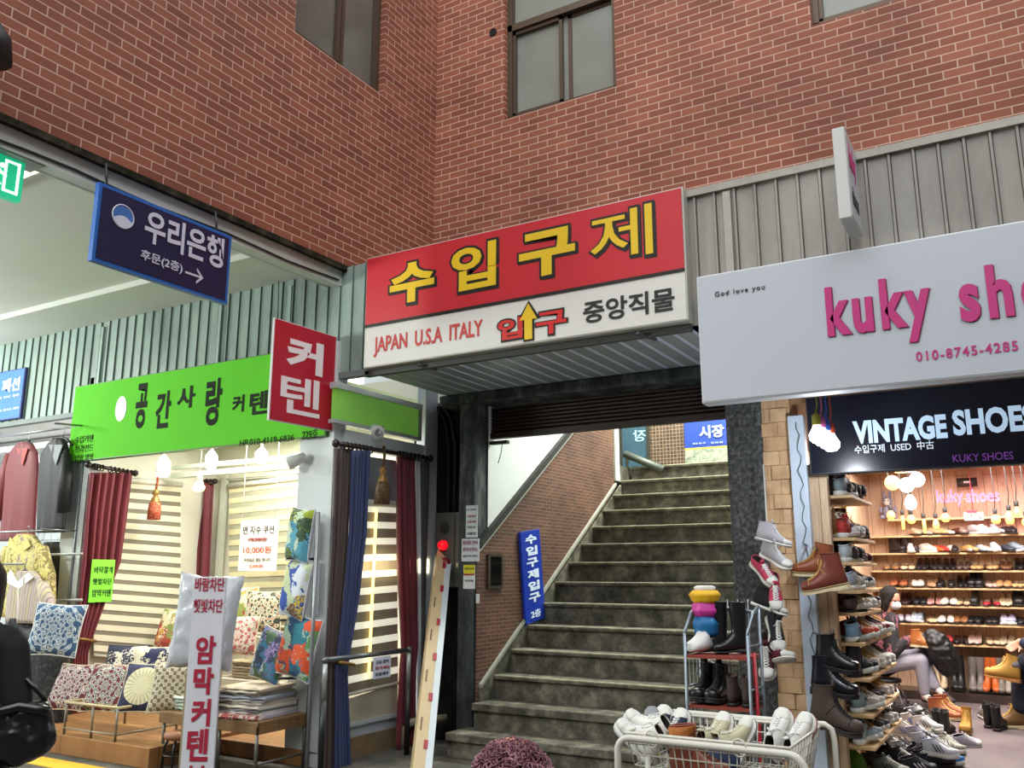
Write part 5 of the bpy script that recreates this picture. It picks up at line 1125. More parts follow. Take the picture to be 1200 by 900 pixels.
# ================================================================ SHOE STAND WITH RED SHELVES
ry = 5.35
r0, r1 = aY(803, 768, ry), aY(877, 770, ry); rx0, rx1 = r0.x, r1.x; rd = .28
zt1 = (r0.z+r1.z)/2; zt2 = aY(840, 828, ry).z; ztop = aY(801, 742, ry).z; zarch = aY(845, 713, ry+rd).z
RK = mt('8d99a4', .35, .5, .15, 10); RSH = mt('8a3a30', .5, 0, .12, 10)
rs = thing('shoe_rack', 'grey metal shoe rack with red shelves at the stair foot', 'rack', ((rx0+rx1)/2, ry+rd/2, 0))
for z in (zt1, zt2, .12): obj('shelf', MB().box((rx0+.005, ry, z-.018), (rx1-.005, ry+rd, z)), RSH, rs)
for x in (rx0, rx1):
    for y in (ry, ry+rd): obj('leg', MB().tube([(x, y, 0), (x, y, ztop if y == ry else ztop+.16)], .01), RK, rs)
    obj('side_rail', MB().tube([(x, ry, ztop), (x, ry+rd*.5, ztop+.12), (x, ry+rd, ztop+.16)], .01).tube([(x, ry, zt2+.1), (x, ry+rd, zt2+.1)], .006).tube([(x, ry, zt1+.06), (x, ry+rd, zt1+.06)], .006), RK, rs)
n_ = 12; obj('arch', MB().tube([(lerp(rx0, rx1, i/n_), ry+rd, ztop+.1+(zarch-ztop-.1)*math.sin(math.pi*(.12+.76*i/n_))) for i in range(n_+1)], .011), RK, rs)
mb = MB()
for i in range(1, 6): x = lerp(rx0, rx1, i/6); mb.tube([(x, ry+rd, zt2), (x, ry+rd, ztop+.2)], .003, None, 5)
for i in range(1, 4): y = lerp(ry, ry+rd, i/4); mb.tube([(rx0, y, .1), (rx0, y, zt1)], .003, None, 5)
mb.tube([(rx0, ry+rd, zt2+.05), (rx1, ry+rd, zt1-.02)], .003, None, 5).tube([(rx1, ry+rd, zt2+.05), (rx0, ry+rd, zt1-.02)], .003, None, 5); obj('wires', mb, mt('a9aeb0', .4, .4), rs)
tag(obj('umbrella_cane', MB().tube([(rx1+.03, ry+.06, .05), (rx1+.0, ry+.12, zt1+.02)], .012), mt('b01f2c', .4)), 'thin red stick standing inside the right side of the shoe rack', 'stick')
RG = 'shoes on the grey metal shoe rack'
p = Vector((rx0+.10, ry+.15, zt1+.002))
mo = thing('snow_boot', 'puffy snow boot banded yellow, pink and blue with white foot', 'boot', p, RG)
def band(z0, z1, r0_, r1_, m, nm, wob):
    R = []; n = 20
    for i in range(7):
        f = i/6; rr_ = lerp(r0_, r1_, f)*(.9+.28*math.sin(math.pi*f)**.7)*(1+.05*math.sin(i*2+wob*3)); R.append([(p.x-.02+(rr_+.008*math.sin(k*2.1+wob+i*.5))*math.cos(2*math.pi*k/n)-.02*f*0, p.y+.04+(rr_+.005*math.cos(k*1.7+wob))*math.sin(2*math.pi*k/n), p.z+lerp(z0, z1, f)) for k in range(n)])
    obj(nm, MB().rings(R), m, mo)
band(.10, .22, .066, .072, mt('1f6fa8', .5), 'blue_band', 0); band(.215, .31, .07, .07, mt('c83a9a', .45), 'pink_band', 1); band(.30, .38, .072, .085, mt('e8b420', .5), 'yellow_cuff', 2)
fo = MB(); R = [ring(Vector((a, 0, b)), Vector((c_, 0, d_)), w) for a, b, c_, d_, w in PROF['moon'][:6]]
M_ = Matrix.Translation(p+Vector((.015, .1, 0))) @ Matrix.Rotation(math.radians(-112), 4, 'Z') @ Matrix.Scale(.25, 4)
obj('foot', MB().rings([[M_ @ (q*1.0) for q in r_] for r_ in R]), mt('d9d8d4', .5), mo)
obj('lining', MB().lathe([(.06, .37), (.07, .40), (.05, .41), (.0, .40)], p+Vector((-.02, .04, 0)), None, 16), mt('dcd9d0', .8), mo)
BKL = mt('16161c', .32, 0, .3, 8, coat=.15, bump=.006)
for i, dx in enumerate((.2, .32)):
    shoe('tall', ['tall black leather boot beside the snow boot, left one', 'tall black leather boot beside the snow boot, right one'][i], (rx0+dx, ry+.24, zt1+.002), dict(upper=BKL, sole=BLS), (0, 0, math.radians(-148+4*i)), RG, 'boot', .76)
for i, dx in enumerate((.075, .165)):
    shoe('boot', ['black military laced boot on the lower red shelf, left one', 'black military laced boot on the lower red shelf, right one'][i], (rx0+dx, ry+.27, zt2+.002), dict(upper=mt('141415', .3, 0, .2, 12), sole=BLS, laces=BLS), (0, 0, math.radians(-95)), RG, 'boot', .95)
for i, dx in enumerate((.26, .35)):
    shoe('chelsea', ['dark brown fleece lined boot on the lower red shelf, left one', 'dark brown fleece lined boot on the lower red shelf, right one'][i], (rx0+dx, ry+.02, zt2+.002), dict(upper=LE('3a2a26', .7), sole=BLS, lining=mt('6a5a50', .95)), (0, 0, math.radians(85)), RG, 'boot', .75)
# ================================================================ SHOES STRUNG ON THE GRANITE COLUMN
HY = 6.25
hp = aY(897, 605, HY)
tag(obj('rope', MB().tube([(hp.x, HY+.03, 2.2), (hp.x+.0, HY+.03, aY(900, 770, HY).z)], .006), mt('cfccc4', .6)), 'pale rope down the granite column carrying the strung sneakers', 'cord')
SGp = 'sneakers strung on the granite column'
def hung(kind, label, px, py, cols, yaw, up, roll=0, sc=.86):
    p = aY(px, py, HY-.08); e = Euler((roll, -up, math.radians(yaw))); c = e.to_matrix() @ Vector((.13*sc, 0, .06*sc))
    return shoe(kind, label, p-c, cols, e, SGp, 'shoe', (sc, sc, sc*.82))
GRC = mt('a9a6ac', .85, 0, .1, 40)
hung('conv_high', 'pale grey high-top sneaker, topmost of the string on the column', 905, 628, dict(upper=GRC, sole=RUB, toe_cap=RUB, stripe=BLS), 5, -.28)
hung('conv_high', 'pale grey high-top sneaker hanging second on the column string', 908, 650, dict(upper=GRC, sole=RUB, toe_cap=RUB, stripe=mt('cfcfcf', .6)), -15, -.45, .3)
hung('conv_low', 'pink canvas sneaker hanging third, sole to the left', 894, 666, conv('b83a58', stripe=RUB), -20, -.75, .5)
hung('conv_low', 'pink canvas sneaker toe down, fourth on the string', 908, 690, conv('b83a58', stripe=RUB), -70, -1.1, 0, .9)
hung('conv_high', 'black high-top with white sole, fifth on the string', 901, 706, conv('0e0e10', stripe=RUB), 5, -.35)
hung('conv_high', 'black and white sneaker hanging sixth, toe down', 909, 736, conv('10131c', stripe=RUB), -55, -1.0, 0, .95)
hung('conv_high', 'burgundy high-top facing forward at the string bottom', 899, 768, conv('4a1a2c', stripe=RUB), -85, -.9, 0, 1)
hung('conv_high', 'burgundy high-top seen from the side at the string bottom', 910, 766, conv('5a1428', stripe=mt('7a2030', .6)), -35, -.1+.3, -.2, 1)
# ================================================================ WOOD CLAD PILLAR, DOOR FRAME, BOOTS HUNG ON IT
PW = brick_mat('plank_cladding', (0, 2), 'd4ac82', 'e2bd94', 'a57f58', .19, .105, .0022, grime=.3, ns=9)
wx0, wx1 = aY(893, 560, 6.42).x, aY(927, 560, 6.42).x
struct('wall_wood_pillar', MB().box((wx0, 6.42, 0), (wx1+.02, 6.7, ZC)), PW, .004)
mb = MB(); random.seed(3)
for i in range(2, 28):
    if i % 3 == 1: continue
    z = i*.105; x = wx0+(.0 if i % 2 else random.uniform(.05, .1)); mb.box((x, 6.404+.006*(i % 2), z+.003), (min(x+random.uniform(.1, .16), wx1), 6.425, z+.102))
struct('trim_11', mb, PW, .003)
struct('trim_12', MB().box((wx1+.015, 6.36, 0), (aY(946, 560, 6.36).x, 6.44, 2.55)), mt('c6d2e2', .4, 0, .12, 6), .004)
dx1 = aY(974, 620, 6.45).x
struct('trim_13', MB().box((aY(948, 560, 6.45).x, 6.43, 0), (dx1, 6.5, 2.2)), wood_mat('door_board', (2, 0), 'dcc0a0', 'cfae8c', 'a08058', 2.4, .09), .004)
lx = aY(941, 600, 6.34).x
tag(obj('fairy_light_string', MB().tube([(lx+.015*math.sin(i*1.9), 6.345-.01*math.cos(i*1.3), .7+i*.05) for i in range(37)], .003, None, 5), mt('3a4a3c', .5)), 'thin wire string of unlit fairy lights down the white door post', 'wire')
BG = 'boots hung on the shoe shop door post'
def posted(kind, label, px, py, cols, yaw, up=0, roll=0, sc=1, Y=6.27):
    e = Euler((roll, -up, math.radians(yaw))); c = e.to_matrix() @ Vector((.14*sc, 0, .1*sc)); return shoe(kind, label, aY(px, py, Y)-c, cols, e, BG, 'boot', sc)
RW = dict(upper=LE('6e3428', .35), sole=CREPE, laces=mt('b08a4a', .6), tongue=None); 
posted('boot', 'red brown laced boot hanging behind the darker one on the door post', 953, 660, dict(RW, upper=LE('8a4a2c', .35)), 190, .02, 0, 1, 6.34)
posted('boot', 'dark red laced boot with cream wedge sole, front one on the post', 965, 676, RW, 192, -.22, 0, 1.06, 6.2)
posted('boot', 'tall black laced boot uppermost of the dark boots on the post', 980, 770, dict(upper=LE('151517', .3), sole=BLS, laces=BLS), -8, -.12, 0, 1.0, 6.2)
posted('boot', 'shiny black ankle boot hanging in the middle of the dark boots', 977, 797, dict(upper=LE('14161f', .25), sole=BLS, laces=BLS), -10, -.1, 0, 1.08, 6.2)
posted('boot', 'worn grey brown work boot lowest of the dark boots on the post', 979, 836, dict(upper=LE('4a3c34', .7), sole=mt('3a322c', .7), laces=BLS), -14, -.18, 0, 1.2, 6.15)
mb = MB()
for px, py in ((947, 640), (960, 645), (958, 742), (957, 780)): p = aY(px, py, 6.4); mb.tube([p, p+Vector((.01, -.16, .01))], .006, None, 5)
tag(obj('wall_hooks', mb, STEEL), 'steel hooks on the door post that hold the hung boots', 'hook')
# ================================================================ SHOE SHOP
SBY = 12.0; SLX = -1.77
PINE_B = wood_mat('pine_planks_back', (2, 0), 'd8b699', 'caa88a', '7a5a44', 2.6, .145); PINE_L = wood_mat('pine_planks_left', (2, 1), 'd8b699', 'caa88a', '7a5a44', 2.6, .145)
struct('wall_shoe_back', MB().quad((SLX-.1, SBY, 0), (4.4, SBY, 0), (4.4, SBY, 2.9), (SLX-.1, SBY, 2.9)), PINE_B)
struct('wall_shoe_left', MB().box((SLX-.08, 6.52, 0), (SLX, SBY, 2.9)), PINE_L)
struct('ceiling_shoe', MB().box((SLX-.08, 6.5, 2.66), (4.4, SBY, 2.74)), wood_mat('pine_ceiling', (0, 1), 'b8946c', 'a8845c', '6a4a30', 2.6, .3))
struct('floor_shoe', MB().quad((SLX, 6.6, .004), (4.4, 6.6, .004), (4.4, SBY, .004), (SLX, SBY, .004)), mottled('shop_floor', '5a5054', '6e6466', '7a6f70', 2, .45, .001))
struct('trim_14', MB().box((SLX, 11.55, 0), (4.4, SBY, .1)), mottled('boot_plinth', '2a211e', '3a2e2a', '4a3c36', 4, .3, .001))
SHW = mt('d2ae7e', .5, 0, .12, 12)
SY = SBY-.26
shelf_y = [607, 627, 647.7, 668.5, 689, 710, 731, 754.5]
shz = [aY(1100, y, SY).z for y in shelf_y]
for i, z in enumerate(shz):
    tag(obj('wall_shelf', MB().box((SLX+.01 if i > 0 else SLX+.25, SY, z-.02), (2.6, SBY, z)), SHW, None), 'long pine back wall shelf, %s from the top' % ['first', 'second', 'third', 'fourth', 'fifth', 'sixth', 'seventh', 'lowest, eighth'][i], 'shelf', 'back wall pine shelves')
ROW = {
 1: [('loafer', 1070, 'c9a888'), ('pump', 1079, 'a89a90'), ('loafer', 1088, 'b99a72'), ('loafer', 1098, 'c4a06a'), ('pump', 1109, 'd8d0c6'), ('loafer', 1120, '5a3424'), ('loafer', 1130, '8a7a70'), ('runner', 1140, 'b4aeac'), ('runner', 1150, 'd8d4d0'), ('loafer', 1160, 'cfc8c0'), ('runner', 1169, 'a8a4a4'), ('loafer', 1178, '2a2422'), ('loafer', 1190, '1c1a1c')],
 2: [('boot', 1046, '2c2424'), ('boot', 1060, '3a2e2c'), ('runner', 1071, 'c9c4c4'), ('runner', 1081, 'd6d0cc'), ('loafer', 1091, 'c05a2a'), ('loafer', 1099, 'a8302a'), ('pump', 1107, '8a3a34'), ('loafer', 1115, 'd6cfc4'), ('loafer', 1123, '1e1a1c'), ('loafer', 1132, 'c89a5a'), ('pump', 1140, 'a89890'), ('loafer', 1150, 'a9bac9'), ('pump', 1159, 'd0d4d8'), ('runner', 1168, 'c4ccd6'), ('loafer', 1179, '3a3e48'), ('runner', 1188, '8a98a8'), ('pump', 1196, 'd8d4cc')],
 3: [('pump', 1038.5, '9a7048'), ('pump', 1048.5, '9a6a44'), ('pump', 1059, 'd8c098'), ('pump', 1067, 'd8c098'), ('heel', 1077, '1e1a1a'), ('heel', 1085, '241e1c'), ('heel', 1092, '2a2424'), ('heel', 1099, '2a2424'), ('heel', 1108, '1c1818'), ('heel', 1116, '1c1818'), ('heel', 1126, '5a4640'), ('heel', 1134, '5a4640'), ('pump', 1143, 'b98a58'), ('pump', 1151, 'b98a58'), ('pump', 1159, 'c4925e'), ('pump', 1167, 'c4925e'), ('heel', 1175, '6a4630'), ('heel', 1183, '6a4630'), ('heel', 1193, '161414'), ('heel', 1201, '161414')],
 4: [('loafer', 1050, 'a05a3a'), ('loafer', 1060, 'a05a3a'), ('loafer', 1070, 'd8d0c8'), ('loafer', 1078.5, 'd8d0c8'), ('heel', 1088, 'b08a66'), ('heel', 1095.5, 'b08a66'), ('loafer', 1104, '1e1c1c'), ('loafer', 1114, '1e1c1c'), ('heel', 1124, '1a1818'), ('heel', 1134, '1a1818'), ('chelsea', 1142, '141416'), ('chelsea', 1149, '141416'), ('pump', 1157, 'c49a94'), ('pump', 1165, 'c49a94'), ('loafer', 1174, 'b08458'), ('loafer', 1183, 'b08458'), ('pump', 1193, 'c49a68'), ('pump', 1200, 'c49a68')],
 5: [('heel', 1057, '2a1618'), ('heel', 1064.5, '2a1618'), ('loafer', 1073.5, '17161a'), ('loafer', 1082.5, '17161a'), ('heel', 1092, 'c08a86'), ('heel', 1099.5, 'c08a86'), ('loafer', 1109, 'd6cec2'), ('loafer', 1117, 'd6cec2'), ('pump', 1126, 'c0a07c'), ('pump', 1134, 'c0a07c'), ('boot', 1144, '23271f'), ('pump', 1158, '9a2430'), ('pump', 1166, '9a2430'), ('heel', 1174, 'd0bc9a'), ('heel', 1183, 'd0bc9a'), ('boot', 1191, '141414'), ('boot', 1198, '141414')],
 6: [('loafer', 1055, 'c4bccb'), ('loafer', 1063, 'c4bccb'), ('runner', 1071, 'c4ccd8'), ('runner', 1079, 'a8b0c8'), ('pump', 1088, 'd0b48c'), ('pump', 1097, 'd0b48c'), ('loafer', 1105, 'd6d0ca'), ('loafer', 1113, 'd6d0ca'), ('loafer', 1122.5, '8a5a38'), ('loafer', 1132, '8a5a38'), ('loafer', 1141, '18161a'), ('loafer', 1149.5, '18161a'), ('loafer', 1159, '1c1a1c'), ('loafer', 1167.5, '1c1a1c'), ('runner', 1177, 'b0aac4'), ('runner', 1187, 'a8a4c0'), ('loafer', 1197, '161618')],
 7: [('loafer', 1104, 'b03a40'), ('loafer', 1112, 'b03a40'), ('pump', 1121, '1e1a1c'), ('pump', 1130, '1e1a1c'), ('heel', 1140, 'c8a8a0'), ('heel', 1148, 'c8a8a0'), ('pump', 1158, 'c4aa88'), ('pump', 1167, 'c4aa88'), ('heel', 1177, 'b8a890'), ('heel', 1187, 'b8a890')],
}
CN = {'d': 'pale', 'c': 'light', 'b': 'mid-toned', 'a': 'mid-toned', '9': 'muted', '8': 'muted', '5': 'deep', '6': 'deep', '3': 'dark', '2': 'dark', '1': 'black'}
def colname(h):
    r_, g_, b_ = (int(h[i:i+2], 16) for i in (0, 2, 4)); mx, mn = max(r_, g_, b_), min(r_, g_, b_)
    if mx < 60: return 'black' if mx-mn < 12 else 'blackish'
    if mx-mn < 22: return 'white' if mn > 190 else 'grey' if mx > 120 else 'charcoal'
    if b_ >= r_: return 'pale blue' if mn > 140 else 'blue'
    if g_ < r_*.55: return 'red' if b_ > g_*.8 else 'orange brown'
    if mn > 180: return 'cream'
    return 'beige' if mx > 190 and b_ > 110 else 'tan' if mx > 150 else 'brown'
ORD = ['first', 'second', 'third', 'fourth', 'fifth', 'sixth', 'seventh', 'eighth', 'ninth', 'tenth', 'eleventh', 'twelfth', 'thirteenth', 'fourteenth', 'fifteenth', 'sixteenth', 'seventeenth', 'eighteenth', 'nineteenth', 'twentieth']
random.seed(11)
for ri, items in ROW.items():
    for k, (kind, px, c) in enumerate(items):
        x = aY(px, shelf_y[ri], SY+.02).x
        yaw = -90+random.uniform(-8, 8) if ri > 2 else random.uniform(-75, -20)+ (0 if k % 2 else -10)
        loc = (x-.0, SY+.26, shz[ri]+.001) if ri > 2 else (x-.05, SY+.17, shz[ri]+.001)
        shoe(kind, '%s shoe, %s from the left on the %s pine back shelf' % (colname(c), ORD[k], ORD[ri]), loc,
             dict(upper=LE(c), sole=mt('3a2a22', .6) if kind in ('heel', 'pump') else (RUB if kind == 'runner' else mt('2a2220', .6)), lining=mt('cdb79a' if c[0] > '2' else '7a4a40', .8)), (0, 0, math.radians(yaw)), '%s row of shoes on the back wall' % ORD[ri], 'shoe', .95 if ri > 2 else .88, True)
for k, (px, c, rl_, yw) in enumerate(((1097, 'b8a488', 0, -88), (1105.5, 'b8a488', 0, -92), (1115, '17171a', -.04, -80), (1127, '17171a', .04, -95), (1137, '6a625e', -.1, -85), (1148, '6a625e', -.06, -90), (1156, 'b0531e', -.14, -95), (1165, 'b0531e', .0, -85), (1173.5, '6a6258', 0, -90), (1182, '8a8278', 0, -90))):
    x = aY(px, 803, 11.62).x
    shoe('tall', '%s tall boot standing %s from the left below the lowest shelf' % (colname(c), ORD[k]), (x, 11.88, .102), dict(upper=LE(c), sole=mt('2a2220', .6)), (rl_, 0, math.radians(yw)), 'tall boots below the back shelves', 'boot', .95 if k > 1 else .8, True)
# left shelf unit
LZ = [aY(988, y, 6.55).z for y in (580, 630, 659, 692, 718, 753, 794, 836, 873)]
lsx0, lsx1 = aY(977, 640, 6.55).x, aY(1003, 640, 6.55).x
lsx0 = -1.38
LYE = lambda i: 7.45 if i < 5 else 7.9
su = thing('shelf_unit', 'tall narrow pine shelf unit down the left side of the shoe shop', 'shelf', (lsx0, 6.55, 0))
for i, z in enumerate(LZ): obj('shelf', MB().box((lsx0, 6.55, z-.022), (lsx1+.02*(i > 5), LYE(i), z)), SHW, su, .003)
obj('upright', MB().box((lsx0, 6.53, 0), (lsx0+.035, 6.56, LZ[0]+.3)), SHW, su); obj('upright', MB().box((lsx0, 7.93, 0), (lsx0+.035, 7.97, LZ[0]+.3)), SHW, su); obj('back_board', MB().box((lsx0-.015, 6.53, 0), (lsx0, 7.97, LZ[0]+.3)), SHW, su)
LC = [
 [('runner', '7f8c92'), ('boot', '2a2422'), ('boot', '33291f'), ('loafer', '241c18')], [('runner', 'b83a34'), ('conv_high', '8a5a2c'), ('conv_high', '2c3446'), ('boot', '3a2a1c'), ('loafer', '2a1e18')],
 [('runner', 'c4ccd4'), ('boot', '3c2a1e'), ('boot', '4a3a2c'), ('loafer', '2e2622'), ('loafer', '7a1f24')], [('runner', 'b4c6dc'), ('runner', 'b0a4a4'), ('runner', '3a3a44'), ('runner', '8a4a3a'), ('conv_low', '5a4a42')],
 [('loafer', '4a3838'), ('runner', 'b8a48a'), ('runner', 'c8a040'), ('conv_low', '4a5a7a'), ('runner', '3a2c2a')], [('runner', '8fb8dc'), ('runner', 'c44a34'), ('runner', 'cfc8c0'), ('runner', '7a2c34'), ('conv_low', '8a3a2c')],
 [('boot', '1d1f26'), ('runner', '191a1e'), ('runner', 'd0cac4'), ('runner', 'c9c2ba'), ('conv_low', '6a5e58')], [('runner', '8fa4a8'), ('runner', 'c4bcb4'), ('runner', '4a464a'), ('runner', 'd8d0c8')], [('runner', 'a9bccb'), ('runner', '9fb4c4'), ('runner', '3a3a3e'), ('runner', 'c0bcb8')]]
for li, items in enumerate(LC):
    for k, (kind, c) in enumerate(items):
        if k == 0: loc, yaw = (lsx1-.1, 6.57, LZ[li]+.001), 80
        else: loc, yaw = (lsx0+(.02 if li < 5 else .06)+random.uniform(0, .04), 6.72+(k-1)*(LYE(li)-6.8)/(len(items)-1)+random.uniform(-.01, .01)+.1, LZ[li]+.001), -26+random.uniform(-12, 10)
        for q in range(1 if k == 0 else 2):
            lc = loc if q == 0 else (loc[0]+.02, loc[1]+.1, loc[2])
            shoe(kind, '%s %s, %s back along left shelf %s from the top%s' % (colname(c), {'runner': 'trainer', 'conv_low': 'canvas shoe', 'conv_high': 'high-top', 'boot': 'boot', 'loafer': 'loafer'}[kind], ORD[k], ORD[li], '' if k == 0 else [', nearer of pair', ', farther of pair'][q]), lc,
                 dict(upper=LE(c, .6), sole=BLS if kind in ('boot', 'loafer') else RUB, stripe=mt(['e6e2da', '2a3a6a', 'b03a2c'][(li+k) % 3], .5), laces=mt(['e6e2da', '3a342e', 'c9a24a'][(li*2+k) % 3], .6), lining=mt('4a403a', .9), tongue=None if kind == 'boot' else LE(c, .6)), (0, -.06 if k else 0, math.radians(yaw)), 'shoes on the left shelf unit', 'shoe', 1.06 if k == 0 else .97)
# shoes piled on the shop floor by the shelf unit
random.seed(5)
PILE = [(1046, 833, 'runner', '1c1c20', 150), (1062, 832, 'runner', '2a2a2c', 140), (1078, 836, 'runner', '8d8f94', -25), (1088, 841, 'runner', '3e423c', -30), (1040, 846, 'runner', '26262a', 60), (1072, 845, 'runner', 'c9cacc', -28), (1086, 849, 'runner', 'd0d2d4', -25), (1050, 852, 'runner', 'c2c2c4', -22), (1062, 856, 'runner', 'd4d4d6', -24), (1074, 857, 'runner', '9fb2c6', -24),
 (1050, 862, 'runner', '9a9294', -12), (1064, 866, 'runner', 'b4a8a8', -10), (1080, 862, 'runner', 'a3a8c4', -28), (1100, 852, 'chelsea', '171617', 95), (1110, 854, 'chelsea', '1c1a1b', 80), (1098, 868, 'runner', '8f9488', -32), (1112, 873, 'runner', 'a4a494', -30), (1087, 870, 'runner', 'dcdde4', -22), (1101, 878, 'runner', 'd8dae4', -24), (1040, 868, 'runner', '5a5c5c', -30), (1050, 876, 'runner', '8c8c8e', -24),
 (1062, 880, 'runner', 'aeb0b0', -24), (1034, 880, 'runner', '2a2c30', 20), (1044, 886, 'runner', '1c1c22', -20), (1058, 889, 'runner', '23242c', -18), (1076, 884, 'runner', '2c2d33', 65), (1088, 886, 'runner', '1a1c26', 55), (1098, 890, 'runner', '1f2230', 40), (1108, 886, 'runner', '3a7fc0', -26), (1030, 894, 'runner', '6f786c', -15), (1042, 899, 'runner', '848c7c', -12), (1074, 898, 'runner', '202228', 30)]
for k, (px, py, kind, c, yaw) in enumerate(PILE):
    h_ = .09 if k in (5, 6, 8, 12, 17, 18) else .0
    p = aZ(px, py+2, .05+h_); e = Euler((random.uniform(-.15, .15), 0, math.radians(yaw))); cc = e.to_matrix() @ Vector((.13, 0, .05))
    near = ['by the stool legs', 'below the tan work boots', 'in the middle of the heap', 'at the front of the heap'][0 if py < 838 else 1 if py < 852 else 2 if py < 877 else 3]
    shoe(kind, '%s %s %s, %s shoe of the floor heap' % (colname(c), 'ankle boot' if kind == 'chelsea' else 'trainer', near, ORD[k % 20] if k < 20 else 'twenty-'+ORD[k-20]), (p.x-cc.x, p.y-cc.y, .006+h_), dict(upper=LE(c, .6), sole=RUB if c[0] > '2' else BLS, stripe=mt(['23252c', 'dcdcdc', '3a5fa8'][k % 3], .5), laces=mt(['dcdcd8', '2a2a2c'][k % 2], .6)), e, 'trainers heaped on the shop floor', 'shoe', .95)
for i, (px, py, sc) in enumerate(((1115, 836, 1), (1121, 832, 1))):
    p = aZ(px, py, .0); shoe('boot', ['orange tan moc toe work boot on the shop floor, nearer one', 'orange tan moc toe work boot on the shop floor, farther one'][i], (p.x-.17, p.y-.45, .006), dict(upper=LE('96512c', .5), sole=CREPE, laces=mt('c49a5a', .6), tongue=None), (0, 0, math.radians(-18)), 'tan work boots on the floor', 'boot', (1.15, 1.1, .85))
p = aZ(1137, 856, 0); shoe('boot', 'wheat yellow laced boot standing alone mid floor', (p.x, p.y-.1, .006), dict(upper=LE('b98a3c', .7), sole=GUM, laces=mt('c9a050', .6), tongue=None), (0, 0, math.radians(-95)), None, 'boot', .95)
p = aZ(1128, 876, 0); shoe('conv_low', 'crumpled white and violet sneaker lying right of the heap', (p.x-.08, p.y, .006), dict(upper=mt('b9b4c4', .8, 0, .3, 30), sole=RUB, stripe=NAVY), (.3, 0, math.radians(20)), None, 'shoe', .8)
for i, (px, py) in enumerate(((1156, 853), (1168, 857))):
    p = aZ(px, py, 0); shoe('chelsea', ['black ankle boot near the seated customer, left one', 'black ankle boot near the seated customer, right one'][i], (p.x, p.y-.06, .006), dict(upper=LE('121214'), sole=BLS), (0, 0, math.radians(60+20*i)), 'black ankle boots by the customer', 'boot', .95)
p = aZ(1156, 845, 0); shoe('conv_low', 'black and white patterned sneaker beside the black ankle boots', (p.x, p.y, .006), dict(upper=mottled('checker_cloth', '1a1a1a', '8a8a88', 'd8d8d4', 40, .8, 0), sole=RUB, stripe=NAVY), (0, 0, math.radians(100)), None, 'shoe', .9)
p = aZ(1052, 817, 0); shoe('loafer', 'brown leather shoe under the chrome stool', (p.x-.12, p.y, .006), dict(upper=LE('7a3a22'), sole=mt('2a1a14', .6)), (0, 0, math.radians(-10)), None, 'shoe', 1)
# bulbs, neon, lamp, toy, tag, speaker
BGp = 'warm filament bulbs over the shoe shelves'
AMB = mt('e8a860', .3, emit=1.5, ecol='ffb860'); SOCK = mt('1c1a1a', .5)
def bulb(label, px, py, form, Y=11.0, m=AMB):
    c = aY(px, py, Y); r = thing('filament_bulb', label, 'light bulb', c, BGp); s = .06
    pr = {'globe': [(.0, -.06), (.035, -.055), (.062, -.02), (.06, .02), (.035, .055), (.02, .075)], 'tube': [(0, -.13), (.024, -.125), (.026, 0), (.024, .06), (.015, .08)], 'pear': [(0, -.07), (.035, -.06), (.05, -.025), (.042, .02), (.022, .06), (.016, .08)], 'lantern': [(0, -.1), (.045, -.095), (.06, -.04), (.045, .04), (.02, .09)]}[form]
    pr = [(a*.75, b*.8) for a, b in pr]; obj('bulb', MB().lathe(pr, c, None, 12), m, r); t = pr[-1][1]
    obj('socket', MB().lathe([(.018, t-.005), (.022, t), (.022, t+.05), (.008, t+.06)], c, None, 10), SOCK, r)
    obj('cord', MB().tube([c+Vector((0, 0, t+.05)), c+Vector((.015, 0, .25)), (c.x, c.y, 2.66)], .005, None, 5), SOCK, r)
for i, a in enumerate(((1044, 604, 'globe', 'in front of the plush toy'), (1058, 610, 'tube', 'right of the toy'), (1068, 609, 'globe', 'below the white lamp'), (1083, 614, 'tube', 'fourth from the left'), (1097, 614, 'pear', 'fifth from the left'), (1108, 607, 'globe', 'below the first k of the pink neon'), (1167, 609, 'globe', 'right of the hanging tag'), (1183, 606, 'lantern', 'longest at the right'), (1192, 600, 'pear', 'highest at the right'), (1203, 612, 'globe', 'at the right picture edge'))):
    bulb('glowing amber %s bulb, %s' % (a[2], a[3]), *a[:3])
lamp('POINT', 'bulb_glow_left', (-.95, 10.7, 1.95), 4, (1, .75, .5), .12); lamp('POINT', 'bulb_glow_right', (.15, 10.7, 2.0), 4, (1, .75, .5), .12)
c = aY(1062, 565, 9.6); r = thing('ceiling_lamp', 'glaring white and amber lamp cluster on the shoe shop ceiling', 'lamp', c)
obj('base', MB().lathe([(.1, .1), (.1, .13), (.02, 2.66-c.z)], c, None, 16), mt('d8d4cc', .4), r)
for i, (dx, dz, m) in enumerate(((-.13, 0, mt('ffb860', .4, emit=4)), (0, -.03, LW), (.1, .02, LW))): obj('globe', MB().ball(c+Vector((dx, 0, dz)), .075, None, 14), m, r)
c2 = aY(1067, 588, 9.6); r2 = thing('filament_bulb', 'very bright white bulb hanging under the ceiling lamp cluster', 'light bulb', c2, BGp)
obj('bulb', MB().lathe([(0, -.08), (.04, -.07), (.058, -.02), (.045, .03), (.02, .07)], c2, None, 12), LW, r2); obj('cord', MB().tube([c2+Vector((0, 0, .06)), (c2.x, c2.y, 2.66)], .005), SOCK, r2)
NE = thing('neon_sign', 'glowing pink neon lettering above the shoe shelves', 'sign', aY(1100, 594, 11.6))
pnk = mt('ff6a9c', .4, emit=1.4, ecol='ff3f7c')
textY('kuky', (1099, 594), (1128, 573), 11.6, pnk, NE, bold=.012, ext=.02); textY('shoes', (1133, 589), (1170, 572), 11.6, pnk, NE, bold=.012, ext=.02)
